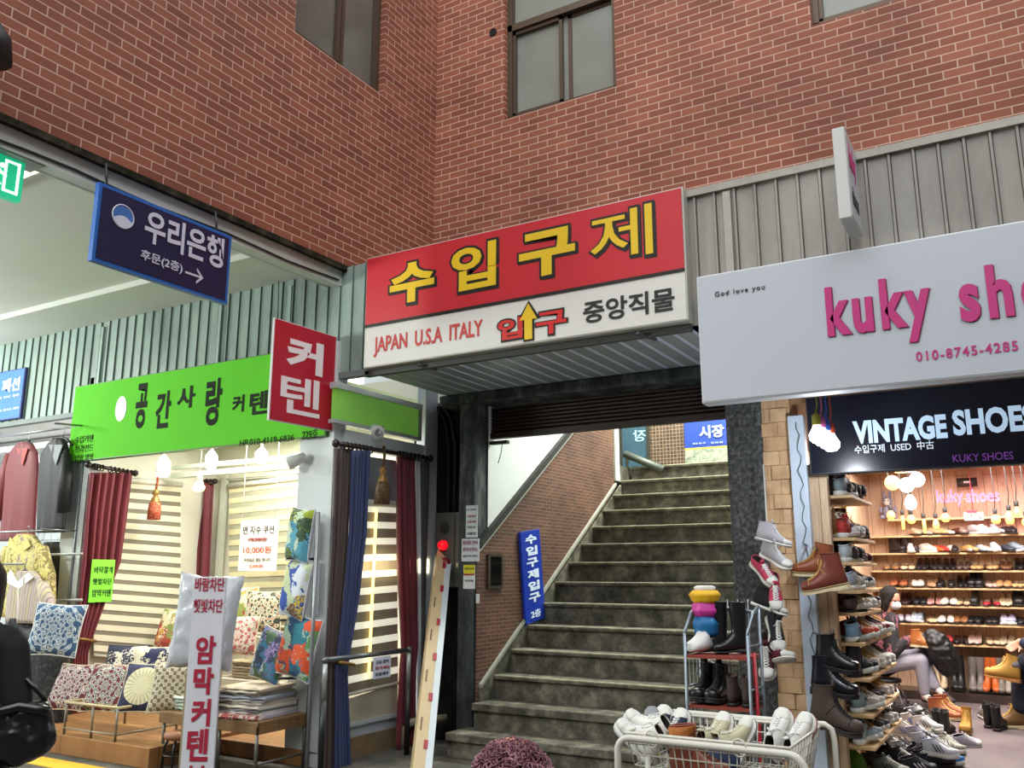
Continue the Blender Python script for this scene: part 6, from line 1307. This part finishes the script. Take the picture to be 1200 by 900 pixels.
a, b = aY(1096, 586, 11.63), aY(1172, 584, 11.63); obj('mount_rail', MB().tube([a, (b.x, a.y, a.z)], .006).tube([(a.x+.2, 11.63, a.z), (a.x+.2, SBY, a.z)], .006).tube([(b.x-.1, 11.63, a.z), (b.x-.1, SBY, a.z)], .006), mt('c9b8b0', .4, .3), NE)
lamp('AREA', 'neon_glow', (-.25, 11.5, 2.15), 3, (1, .35, .55), .7, (math.pi/2, 0, 0), .2)
a, b = aY(1121, 569, 11.7), aY(1144, 560, 11.7); r = thing('speaker', 'dark tube shaped speaker fixed above the neon lettering', 'speaker', a)
obj('body', MB().tube([(a.x, 11.8, (a.z+b.z)/2), (b.x, 11.8, (a.z+b.z)/2)], .055, None, 14), mt('2a2422', .5), r); obj('label_plate', MB().box((lerp(a.x, b.x, .35), 11.735, a.z+.03), (lerp(a.x, b.x, .68), 11.75, b.z-.03)), mt('c9bcb8', .5), r); obj('mount', MB().box((a.x+.05, 11.8, a.z+.03), (b.x-.05, SBY, b.z-.03)), mt('2a2422', .5), r)
a, b = aY(1130, 610, 11.3), aY(1152, 600, 11.3); r = thing('hanging_tag', 'white handwritten card hanging under the pink neon lettering', 'card', a)
obj('card', MB().box((a.x, 11.3, a.z), (b.x, 11.305, b.z)), mt('dcd8d4', .6), r); obj('clip', MB().box((a.x+.03, 11.295, b.z-.005), (b.x-.06, 11.31, b.z+.02)), mt('b0283a', .5), r); obj('string', MB().tube([((a.x+b.x)/2, 11.3, b.z+.02), ((a.x+b.x)/2, 11.34, 2.66)], .003, None, 5), mt('b0283a', .5), r)
text('신발 만원', (a.x+.03, 11.299, lerp(a.z, b.z, .55)), X1, Z1, (b.x-a.x)*.7, .035, mt('4a4046', .6), r); text('세일 상품', (a.x+.03, 11.299, lerp(a.z, b.z, .15)), X1, Z1, (b.x-a.x)*.75, .035, mt('4a4046', .6), r)
c = aY(1041, 600, 11.85); c.z = shz[0]+.003; t = thing('plush_toy', 'small grey plush toy with pale face sitting on the top shelf', 'toy', c); GY_ = mt('8a8498', .9); PF = mt('cfc0b8', .9)
obj('body', MB().ball(c+Vector((0, 0, .09)), .07, None, 12, (1, .8, 1.2)).ball(c+Vector((0, 0, .22)), .065).ball(c+Vector((-.07, -.03, .03)), .035, None, 10, (1, 1.5, .8)).ball(c+Vector((.07, -.03, .03)), .035, None, 10, (1, 1.5, .8)).ball(c+Vector((-.085, 0, .12)), .03, None, 10, (.8, .8, 1.6)).ball(c+Vector((.085, 0, .12)), .03, None, 10, (.8, .8, 1.6)), GY_, t)
obj('ear', MB().ball(c+Vector((-.035, 0, .31)), .025, None, 10, (.8, .6, 2)), GY_, t); obj('ear', MB().ball(c+Vector((.035, 0, .31)), .025, None, 10, (.8, .6, 2)), GY_, t); obj('face', MB().ball(c+Vector((0, -.03, .215)), .048), PF, t)
obj('eye', MB().ball(c+Vector((-.02, -.077, .23)), .008).ball(c+Vector((.02, -.077, .23)), .008), BLS, t)
# coloured bulb cluster under the white sign
cl_cols = [('olive', 'a8a03a'), ('pink', 'd86ab0'), ('blue', '3a6ad0'), ('orange red', 'e05a3a')]
for i, (nm, cc) in enumerate(cl_cols):
    c = aY(958+i*5.5, 511+i*3.2, 5.62+.05*i); r = thing('bulb_socket_lamp', 'dazzling white bulb on a %s socket under the white shop sign' % nm, 'light bulb', c, 'coloured socket bulbs')
    obj('bulb', MB().lathe([(0, -.045), (.03, -.042), (.05, -.02), (.052, .01), (.03, .05), (.022, .07)], c, None, 14), LW, r)
    obj('socket', MB().lathe([(.022, .068), (.028, .072), (.028, .13), (.012, .14), (.008, .155)], c, None, 12), mt(cc, .45), r); obj('cord', MB().tube([c+Vector((0, 0, .15)), c+Vector((.01, .005, .2)), (c.x-.01, c.y, ZC)], .005, None, 6), mt(cc, .45), r)
lamp('POINT', 'bulb_cluster_glow', tuple(aY(966, 528, 5.72)-Vector((0, .0, .06))), 20, (.85, .92, 1), .06)
# ================================================================ PEOPLE
SKIN = mt('c08a70', .55, 0, .08, 10)
def flesh(mb, pts, rs, n=12):
    """tapered limb with rounded joints"""
    P = []; Rr = []
    for (a, b, r0_, r1_) in zip(pts, pts[1:], rs, rs[1:]):
        a, b = Vector(a), Vector(b); mb.tube([a.lerp(b, t/5) for t in range(6)], [lerp(r0_, r1_, t/5) for t in range(6)], None, n)
    for p, r in zip(pts, rs): mb.ball(p, r, None, n)
    return mb
def head(mb, c, f, up=Vector((0, 0, 1)), s=1.0):
    """skull, jaw, nose, ears, lips, brow around centre c looking along f"""
    f = Vector(f).normalized(); sd = up.cross(f).normalized(); u = f.cross(sd); c = Vector(c); M = Matrix((f, sd, u)).transposed()
    def el(o, r):
        b = len(mb.v); mb.ball((0, 0, 0), 1, None, 16); q = c+M @ (Vector(o)*s)
        for i in range(b, len(mb.v)): mb.v[i] = tuple(q+M @ Vector((mb.v[i][0]*r[0]*s, mb.v[i][1]*r[1]*s, mb.v[i][2]*r[2]*s)))
    el((-.005, 0, .03), (.098, .077, .09)); el((.025, 0, -.045), (.068, .06, .07)); el((.05, 0, -.095), (.035, .035, .025))
    el((.096, 0, -.018), (.02, .014, .014)); el((.088, 0, .008), (.012, .009, .03)); el((.083, 0, -.058), (.016, .026, .008)); el((.082, 0, -.07), (.015, .022, .008))
    for k in (1, -1): el((0, .08*k, -.005), (.018, .01, .032)); el((.075, .033*k, .025), (.016, .026, .009)); el((.06, .045*k, -.03), (.025, .02, .02))
    return M
def eyes(c, f, parent, s=1.0):
    f = Vector(f).normalized(); sd = Z1.cross(f).normalized(); u = f.cross(sd); mb = MB()
    for k in (1, -1): mb.ball(Vector(c)+(f*.083+sd*.032*k+u*.006)*s, .011*s, None, 10)
    return obj('eyes', mb, mt('1a1412', .2), parent)
def hand(mb, w, d, pn, curl=.6, side=1, s=1.0):
    """palm, four unequal bent fingers and a thumb; w wrist, d direction, pn palm normal (towards which fingers curl)"""
    d = Vector(d).normalized(); pn = Vector(pn); pn = (pn-d*pn.dot(d)).normalized(); sd = d.cross(pn)*side; w = Vector(w)
    for k in (-1, -.33, .33, 1): flesh(mb, [w+sd*.012*k*s, w+d*.08*s+sd*.03*k*s], [.014*s, .012*s], 8)
    for k, L in zip((-1, -.33, .33, 1), (.065, .078, .074, .056)):
        p = w+d*.085*s+sd*.031*k*s; pts = [p]; a = 0
        for seg in (.45, .32, .23): a += curl; p = p+(d*math.cos(a)+pn*math.sin(a))*L*seg*1.15*s; pts.append(p)
        flesh(mb, pts, [.0095*s, .009*s, .008*s, .007*s], 8)
    p = w+d*.025*s-sd*.028*s; flesh(mb, [p, p+(d*.6-sd*.7+pn*.3)*.035*s, p+(d*.95-sd*.75+pn*.75)*.06*s], [.013*s, .011*s, .009*s], 8); return mb
def body(name, mb, m, parent, vox=.008, it=2):
    return bake(obj(name, mb, m, parent), vox, it)
# --- woman in black at the left edge
D1 = 3.7; fl_ = aD(-24, 700, D1); b1 = Vector((fl_.x, fl_.y, 0)); fx_ = HD; rt_ = RT
def q1(r, f, z): return b1+rt_*r+fx_*f+Z1*z
p1_ = thing('person', 'person in black coat and dark jeans carrying a black handbag at the left edge', 'person', b1)
mb = MB(); hc = q1(-.01, .02, 1.385); head(mb, hc, fx_*.5-rt_); flesh(mb, [q1(0, 0, 1.2), q1(0, 0, 1.32)], [.055, .05])
flesh(mb, [q1(0, 0, 1.12), q1(0, 0, .95), q1(0, 0, .82)], [.12, .11, .13]); flesh(mb, [q1(-.1, 0, 1.14), q1(.1, 0, 1.14)], [.07, .07])
flesh(mb, [q1(.16, 0, 1.13), q1(.2, -.02, .93), q1(.12, .12, .86)], [.05, .042, .03]); flesh(mb, [q1(-.16, 0, 1.13), q1(-.2, 0, .9), q1(-.19, .05, .7)], [.05, .042, .03])
hand(mb, q1(.1, .13, .855), -rt_*.8+fx_*.2-Z1*.3, -Z1, .5, 1, .95); hand(mb, q1(-.19, .05, .69), -Z1, fx_, .3, -1, .95)
for s_ in (1, -1): flesh(mb, [q1(.085*s_, 0, .78), q1(.09*s_, .02, .42), q1(.09*s_, 0, .07), q1(.09*s_, .13, .035)], [.085, .06, .04, .03])
body('body', mb, SKIN, p1_, .008); eyes(hc, fx_*.5-rt_, p1_)
BC = mt('0d0d11', .85, 0, .3, 12)
mb = MB(); flesh(mb, [q1(0, 0, 1.13), q1(.01, 0, .95), q1(.01, 0, .72), q1(.01, 0, .6)], [.145, .15, .175, .18]); flesh(mb, [q1(-.12, 0, 1.15), q1(.12, 0, 1.15)], [.085, .085])
flesh(mb, [q1(.16, 0, 1.13), q1(.215, -.02, .92), q1(.13, .11, .865)], [.072, .065, .05]); flesh(mb, [q1(-.16, 0, 1.13), q1(-.21, 0, .9), q1(-.19, .05, .72)], [.072, .065, .05]); body('coat', mb, BC, p1_, .012)
mb = MB()
for s_ in (1, -1): flesh(mb, [q1(.085*s_, 0, .72), q1(.09*s_, .02, .42), q1(.09*s_, 0, .1)], [.1, .078, .06])
body('jeans', mb, mt('1a2026', .85, 0, .25, 30), p1_, .012)
mb = MB(); flesh(mb, [hc+Z1*.03-fx_*.02, hc-Z1*.1-fx_*.05+rt_*.02, hc-Z1*.2-fx_*.09+rt_*.04, hc-Z1*.32-fx_*.12+rt_*.06], [.106, .1, .085, .05]); body('hair', mb, mt('2a1a14', .7, 0, .4, 60), p1_, .01)
for s_ in (1, -1): obj('shoe', MB().rings([ring(Vector((a, 0, b)), Vector((c_, 0, d_)), w) for a, b, c_, d_, w in PROF['loafer'][:11]]), BLS, p1_).matrix_basis = Matrix.Translation(q1(.09*s_, -.07, 0)) @ Matrix.Rotation(PSI+math.pi/2, 4, 'Z') @ Matrix.Scale(.24, 4)
BAG = mt('101014', .28, 0, .3, 9, coat=.3)
bc = q1(.245, -.03, .825); bgp = thing('handbag', 'slouchy black leather handbag on the arm of the person at the left edge', 'bag', (bc.x, bc.y, bc.z-.13))
Mb = Matrix.Translation(bc) @ Matrix.Rotation(PSI+.35, 4, 'Z') @ Matrix.Rotation(math.pi/2, 4, 'X')
mb = MB(); flesh(mb, [Mb @ Vector(v) for v in ((-.07, .06, 0), (-.08, -.05, 0), (0, -.08, .0), (.08, -.05, 0), (.07, .06, 0), (0, .05, 0), (0, -.03, 0))], [.05, .065, .07, .065, .05, .055, .075])
pch = bake(obj('pouch', mb, BAG, bgp), .008, 2); x = pch.modifiers.new('crumple', 'DISPLACE'); x.texture = tx; x.strength = .02; x.mid_level = .5
obj('flap', MB().tube([Mb @ Vector((x, .09-.03*abs(x)*8, .045)) for x in (-.11, -.06, 0, .06, .11)], .022, None, 8), BAG, bgp)
obj('strap', MB().tube([Mb @ Vector((-.09, .1, 0)), bc+Z1*.2-rt_*.06, q1(.2, .0, 1.0), bc+Z1*.19+rt_*.01, Mb @ Vector((.09, .1, 0))], .009), BAG, bgp)
# --- woman crouching by the cart: only her permed hair shows
hcx = aD(600, 895, 2.85); 
b2 = Vector((hcx.x, hcx.y, 0)); q2 = lambda r, f, z: b2+rt_*r+fx_*f+Z1*z
p2_ = thing('person', 'crouching person with puffy permed purple brown hair below the stairs', 'person', b2)
mb = MB(); h2 = q2(0, .02, hcx.z-.04); head(mb, h2, fx_); flesh(mb, [q2(0, -.02, hcx.z-.25), q2(0, 0, hcx.z-.12)], [.055, .05])
flesh(mb, [q2(0, -.05, .6), q2(0, -.12, .4), q2(0, -.12, .27)], [.12, .12, .14])
for s_ in (1, -1):
    flesh(mb, [q2(.15*s_, -.04, .6), q2(.2*s_, .12, .42), q2(.1*s_, .32, .45)], [.05, .042, .03]); hand(mb, q2(.1*s_, .33, .45), fx_, -Z1, .4, s_, .95)
    flesh(mb, [q2(.09*s_, -.12, .25), q2(.13*s_, .22, .36), q2(.11*s_, .1, .06), q2(.11*s_, .22, .035)], [.085, .06, .042, .03])
body('body', mb, SKIN, p2_, .008); eyes(h2, fx_, p2_)
mb = MB(); flesh(mb, [q2(0, -.05, .61), q2(0, -.12, .4), q2(0, -.12, .27)], [.15, .155, .17]); flesh(mb, [q2(-.12, -.04, .62), q2(.12, -.04, .62)], [.08, .08])
for s_ in (1, -1): flesh(mb, [q2(.15*s_, -.04, .6), q2(.2*s_, .12, .42), q2(.11*s_, .3, .45)], [.07, .06, .045])
body('jacket', mb, mt('2c2430', .9, 0, .2, 20), p2_, .012); mb = MB()
for s_ in (1, -1): flesh(mb, [q2(.09*s_, -.12, .24), q2(.13*s_, .22, .36), q2(.11*s_, .1, .1)], [.1, .075, .055])
body('trousers', mb, mt('23252c', .9, 0, .2, 20), p2_, .012)
for s_ in (1, -1): obj('shoe', MB().rings([ring(Vector((a, 0, b)), Vector((c_, 0, d_)), w) for a, b, c_, d_, w in PROF['loafer'][:11]]), BLS, p2_).matrix_basis = Matrix.Translation(q2(.11*s_, .05, 0)) @ Matrix.Rotation(PSI+math.pi/2, 4, 'Z') @ Matrix.Scale(.24, 4)
random.seed(2); mb = MB(); hp_ = h2+Z1*.0-fx_*.02; mb.ball(hp_, .112, None, 18, (1.05, .95, .9))
for i in range(1500):
    z = random.uniform(-.55, 1); t = random.uniform(0, 2*math.pi); s_ = math.sqrt(1-z*z); n_ = Vector((s_*math.cos(t), s_*math.sin(t), z))
    p = hp_+Vector((n_.x*.116, n_.y*.112, n_.z*.1)); a = n_.orthogonal().normalized(); b_2 = n_.cross(a); th = random.uniform(0, 6.28); c_ = a*math.cos(th)+b_2*math.sin(th); L = random.uniform(.01, .022)
    mb.tube([p, p+n_*L*.7+c_*L*.4, p+n_*L+c_*L*1.1, p+n_*L*.5+c_*L*1.7], [.0032, .003, .0026, .0012], None, 4)
obj('hair', mb, mottled('permed_hair', '452a32', '8a5a66', 'cfa0aa', 14, .65, .001), p2_)
# --- customer seated on the chrome stool in the shoe shop
q3 = lambda px, py, Y: aY(px, py, Y)
f3 = aZ(1085, 824, 0); YP = 10.9
p3_ = thing('person', 'seated person in white face mask and dark flowered top with grey trousers', 'person', (q3(1040, 780, YP).x, YP, 0))
hd = q3(1044, 702, YP); look = Vector((.75, -.45, -.35))
hip = q3(1036, 778, YP+.05); ch = q3(1036, 735, YP+.02)
mb = MB(); head(mb, hd, look); flesh(mb, [ch+Z1*.1, hd-Z1*.07], [.055, .05]); flesh(mb, [ch+Z1*.04, ch-Z1*.14, hip], [.12, .12, .14]); flesh(mb, [ch+Vector((-.12, .08, .08)), ch+Vector((.1, -.1, .08))], [.07, .07])
wr1 = q3(1068, 747, YP-.1); wr2 = q3(1076, 752, YP+.1)
flesh(mb, [ch+Vector((.1, -.12, .07)), q3(1046, 765, YP-.2), wr1], [.05, .042, .03]); flesh(mb, [ch+Vector((-.1, .12, .07)), q3(1040, 766, YP+.2), wr2], [.05, .042, .03])
hand(mb, wr1, (1, .1, .15), (0, 0, -1), .35, 1, .95); hand(mb, wr2, (1, -.1, -.1), (0, 0, -1), .45, -1, .95)
k1 = q3(1079, 774, YP-.08); a1 = q3(1084, 818, YP-.06); k2 = q3(1079, 768, YP+.06); a2 = q3(1099, 810, YP-.02)
flesh(mb, [hip+Vector((0, -.09, 0)), k1, a1, q3(1094, 824, YP-.1)], [.085, .058, .036, .028]); flesh(mb, [hip+Vector((0, .09, .02)), k2, a2, q3(1108, 816, YP-.08)], [.085, .058, .036, .028])
body('body', mb, SKIN, p3_, .008); eyes(hd, look, p3_)
mb = MB(); flesh(mb, [ch+Z1*.04, ch-Z1*.14, hip+Z1*.03], [.145, .15, .17]); flesh(mb, [ch+Vector((-.12, .08, .08)), ch+Vector((.1, -.1, .08))], [.09, .09])
flesh(mb, [ch+Vector((.1, -.12, .07)), q3(1046, 765, YP-.2), q3(1063, 750, YP-.12)], [.075, .068, .05]); flesh(mb, [ch+Vector((-.1, .12, .07)), q3(1040, 766, YP+.2), q3(1070, 754, YP+.1)], [.075, .068, .05])
body('flowered_top', mb, cushion_mat('patch', '100e12', ['141216', '1a161a', '121014', '8a5060', '0e0c10'], 22, 5), p3_, .012)
mb = MB(); flesh(mb, [hip+Vector((0, -.09, 0)), k1, a1+Z1*.06], [.105, .078, .055]); flesh(mb, [hip+Vector((0, .09, .02)), k2, a2+Z1*.05+Vector((-.02, 0, 0))], [.105, .078, .055]); body('trousers', mb, mt('9a98a6', .85, 0, .1, 20), p3_, .012)
mb = MB(); flesh(mb, [a1+Z1*.03, q3(1093, 823, YP-.1)], [.042, .035]); flesh(mb, [a2+Z1*.02, q3(1107, 815, YP-.08)], [.042, .035]); body('socks', mb, mt('d9d6d0', .85), p3_, .01)
for nm, a_, t_ in (('left', a1, q3(1094, 824, YP-.1)), ('right', a2, q3(1108, 816, YP-.08))):
    d = (t_-a_); ya = math.atan2(d.y, d.x); s = obj('slip_on_shoe', MB().rings([ring(Vector((a, 0, b)), Vector((c_, 0, d_)), w) for a, b, c_, d_, w in PROF['loafer'][:11]]), mt('2c2630', .6), p3_); s.matrix_basis = Matrix.Translation(a_-Z1*(.075 if nm == 'left' else .06)-d*.5) @ Matrix.Rotation(ya, 4, 'Z') @ Matrix.Rotation(.25 if nm == 'right' else 0, 4, 'Y') @ Matrix.Scale(.26, 4)
mb = MB(); lk = look.normalized(); mb.ball(hd+lk*.055-Z1*.045, .062, None, 14, (1, 1, .85)); obj('face_mask', mb, mt('d8d6dc', .7), p3_)
mb = MB(); flesh(mb, [hd+Z1*.04-lk*.012, hd-lk*.055-Z1*.02, hd-lk*.06-Z1*.12], [.108, .1, .075]); sd3 = Z1.cross(lk).normalized(); [flesh(mb, [hd+sd3*k*.06+Z1*.04+lk*.03, hd+sd3*k*.085-Z1*.05, hd+sd3*k*.08-Z1*.13-lk*.03], [.035, .03, .025]) for k in (1, -1)]; body('hair', mb, mt('0c0909', .85, 0, .3, 60), p3_, .01)
cbp = q3(1096, 757, YP); mb = MB(); flesh(mb, [q3(1084, 752, YP-.02), q3(1098, 756, YP-.04), q3(1106, 770, YP-.02), q3(1110, 784, YP)], [.1, .15, .15, .09]); flesh(mb, [q3(1092, 745, YP-.05), q3(1104, 762, YP-.1)], [.07, .09])
lb_o = bake(obj('lap_bag', mb, mt('0d0d10', .5)), .014, 1); x = lb_o.modifiers.new('crumple', 'DISPLACE'); x.texture = tx; x.strength = .05; x.mid_level = .5; tag(lb_o, 'big shiny black bag on the lap of the masked customer', 'bag')
ob = q3(1077, 750, YP-.14); shoe('boot', 'tan leather shoe held in the hands of the masked customer', (ob.x-.1, ob.y, ob.z-.07), dict(upper=LE('a8642e', .5), sole=CREPE, laces=mt('c49a5a', .6), tongue=None), (0, .1, .2), None, 'shoe', .8)
st_ = q3(1034, 800, YP+.02); seat_z = hip.z-.15
st3 = thing('stool', 'chrome legged stool under the masked customer', 'stool', (st_.x, YP+.05, 0))
obj('seat', MB().lathe([(0, -.04), (.16, -.04), (.17, -.02), (.16, 0), (0, .0)], (hip.x, hip.y, seat_z), None, 20), mt('1c1a1e', .5), st3)
for s_, t_ in ((1, 1), (1, -1), (-1, 1), (-1, -1)): obj('leg', MB().tube([(hip.x+.11*s_, hip.y+.11*t_, seat_z-.03), (hip.x+.19*s_, hip.y+.17*t_, .0)], .011), mt('c9ccd0', .2, .9), st3)
# --- customer at the right edge with crossed leg
YQ = 10.0; q4 = lambda px, py, Y=YQ: aY(px, py, Y)
hip4 = q4(1245, 790); hip4.z = .5; b4 = Vector((hip4.x, YQ, 0))
p4_ = thing('person', 'seated customer at the right edge, dark jeans and crossed leg', 'person', b4)
k4 = q4(1197, 786); an4 = q4(1196, 836, YQ-.05); k5 = q4(1214, 772, YQ-.12); an5 = q4(1188, 779, YQ-.16); sh4 = hip4+Vector((.02, 0, .42)); hd4 = hip4+Vector((-.04, -.02, .68))
mb = MB(); head(mb, hd4, (-.8, -.4, -.3)); flesh(mb, [sh4+Z1*.08, hd4-Z1*.08], [.055, .05]); flesh(mb, [sh4, hip4+Z1*.2, hip4], [.125, .12, .14]); flesh(mb, [sh4+Vector((0, .15, .04)), sh4+Vector((0, -.15, .04))], [.07, .07])
wq = q4(1195, 752, YQ-.15)
flesh(mb, [sh4+Vector((0, -.16, .02)), q4(1222, 762, YQ-.25), wq], [.05, .042, .03]); flesh(mb, [sh4+Vector((0, .16, .02)), hip4+Vector((-.05, .22, .15)), hip4+Vector((-.25, .15, .12))], [.05, .042, .03])
hand(mb, wq, (-.7, -.2, -.55), (-.3, -1, .1), .45, 1, 1); hand(mb, hip4+Vector((-.26, .15, .12)), (-1, 0, -.1), (0, 0, -1), .4, -1, 1)
flesh(mb, [hip4+Vector((0, .09, 0)), k4, an4, q4(1186, 846, YQ-.08)], [.09, .06, .04, .03]); flesh(mb, [hip4+Vector((0, -.09, .02)), k5, an5, q4(1172, 782, YQ-.17)], [.09, .06, .04, .03])
body('body', mb, SKIN, p4_, .008); eyes(hd4, (-.8, -.4, -.3), p4_)
NV = mt('1a2236', .9, 0, .2, 25)
mb = MB(); flesh(mb, [sh4, hip4+Z1*.2, hip4+Z1*.03], [.155, .155, .165]); flesh(mb, [sh4+Vector((0, .15, .04)), sh4+Vector((0, -.15, .04))], [.09, .09]); flesh(mb, [sh4+Vector((0, -.16, .02)), q4(1222, 762, YQ-.25), q4(1201, 754, YQ-.16)], [.078, .07, .055]); flesh(mb, [sh4+Vector((0, .16, .02)), hip4+Vector((-.05, .22, .15)), hip4+Vector((-.2, .16, .12))], [.078, .07, .055]); body('jacket', mb, NV, p4_, .012)
mb = MB(); flesh(mb, [hip4+Vector((0, .09, 0)), k4, an4+Z1*.06], [.11, .09, .075]); flesh(mb, [hip4+Vector((0, -.09, .02)), k5, k5.lerp(an5, .6)], [.11, .085, .07]); body('jeans', mb, mt('161e30', .85, 0, .25, 30), p4_, .012)
mb = MB(); flesh(mb, [an5, k5.lerp(an5, .5)], [.05, .055]); body('sock', mb, mt('6f6a70', .9), p4_, .01)
mb = MB(); flesh(mb, [hd4+Z1*.045+Vector((.02, 0, 0)), hd4+Vector((.06, .03, -.02))], [.103, .085]); body('hair', mb, mt('15100f', .6, 0, .3, 60), p4_, .01)
def worn(nm, ank, yaw, up, m, sc, sole):
    for p, me in shoe_mesh('boot').items():
        if p in ('tongue', 'lining', 'seams', 'collar', 'welt'): continue
        o = obj(nm if p == 'upper' else nm+'_'+p, MB(), None, p4_); o.data = me; put(o, {'upper': m, 'sole': sole, 'laces': mt('c9a050', .6)}[p])
        e = Euler((0, -up, yaw)); R4 = e.to_matrix().to_4x4(); o.matrix_basis = Matrix.Translation(ank-(R4 @ Vector((.06, 0, .15))*sc)) @ R4 @ Matrix.Scale(sc, 4)
worn('wheat_boot', an5, math.radians(188), .12, LE('b0873a', .7), 1.05, GUM); worn('brown_boot', an4+Z1*.02, math.radians(200), 0, LE('7a5a34', .7), 1.05, CREPE)
st4 = thing('stool', 'black stool under the customer at the right edge', 'stool', b4)
obj('seat', MB().lathe([(0, -.05), (.17, -.05), (.18, -.02), (.17, 0), (0, 0)], (hip4.x, hip4.y, hip4.z-.16), None, 20), mt('1c1a1e', .5), st4)
for s_, t_ in ((1, 1), (1, -1), (-1, 1), (-1, -1)): obj('leg', MB().tube([(hip4.x+.11*s_, hip4.y+.11*t_, hip4.z-.18), (hip4.x+.16*s_, hip4.y+.16*t_, 0)], .012), mt('222', .4) if False else BLS, st4)
# small green sack on the ground behind the cart
gp = aZ(988, 910, 0); mb = MB(); flesh(mb, [gp+Vector((-.08, 0, .09)), gp+Vector((.08, .03, .09)), gp+Vector((.02, .02, .15))], [.085, .085, .05])
gb = bake(obj('sack', mb, mt('5a9a2c', .6, 0, .2, 20)), .01, 1); x = gb.modifiers.new('crumple', 'DISPLACE'); x.texture = tx; x.strength = .04; x.mid_level = .5
tag(gb, 'small crumpled green sack on the ground right of the basket cart', 'bag')
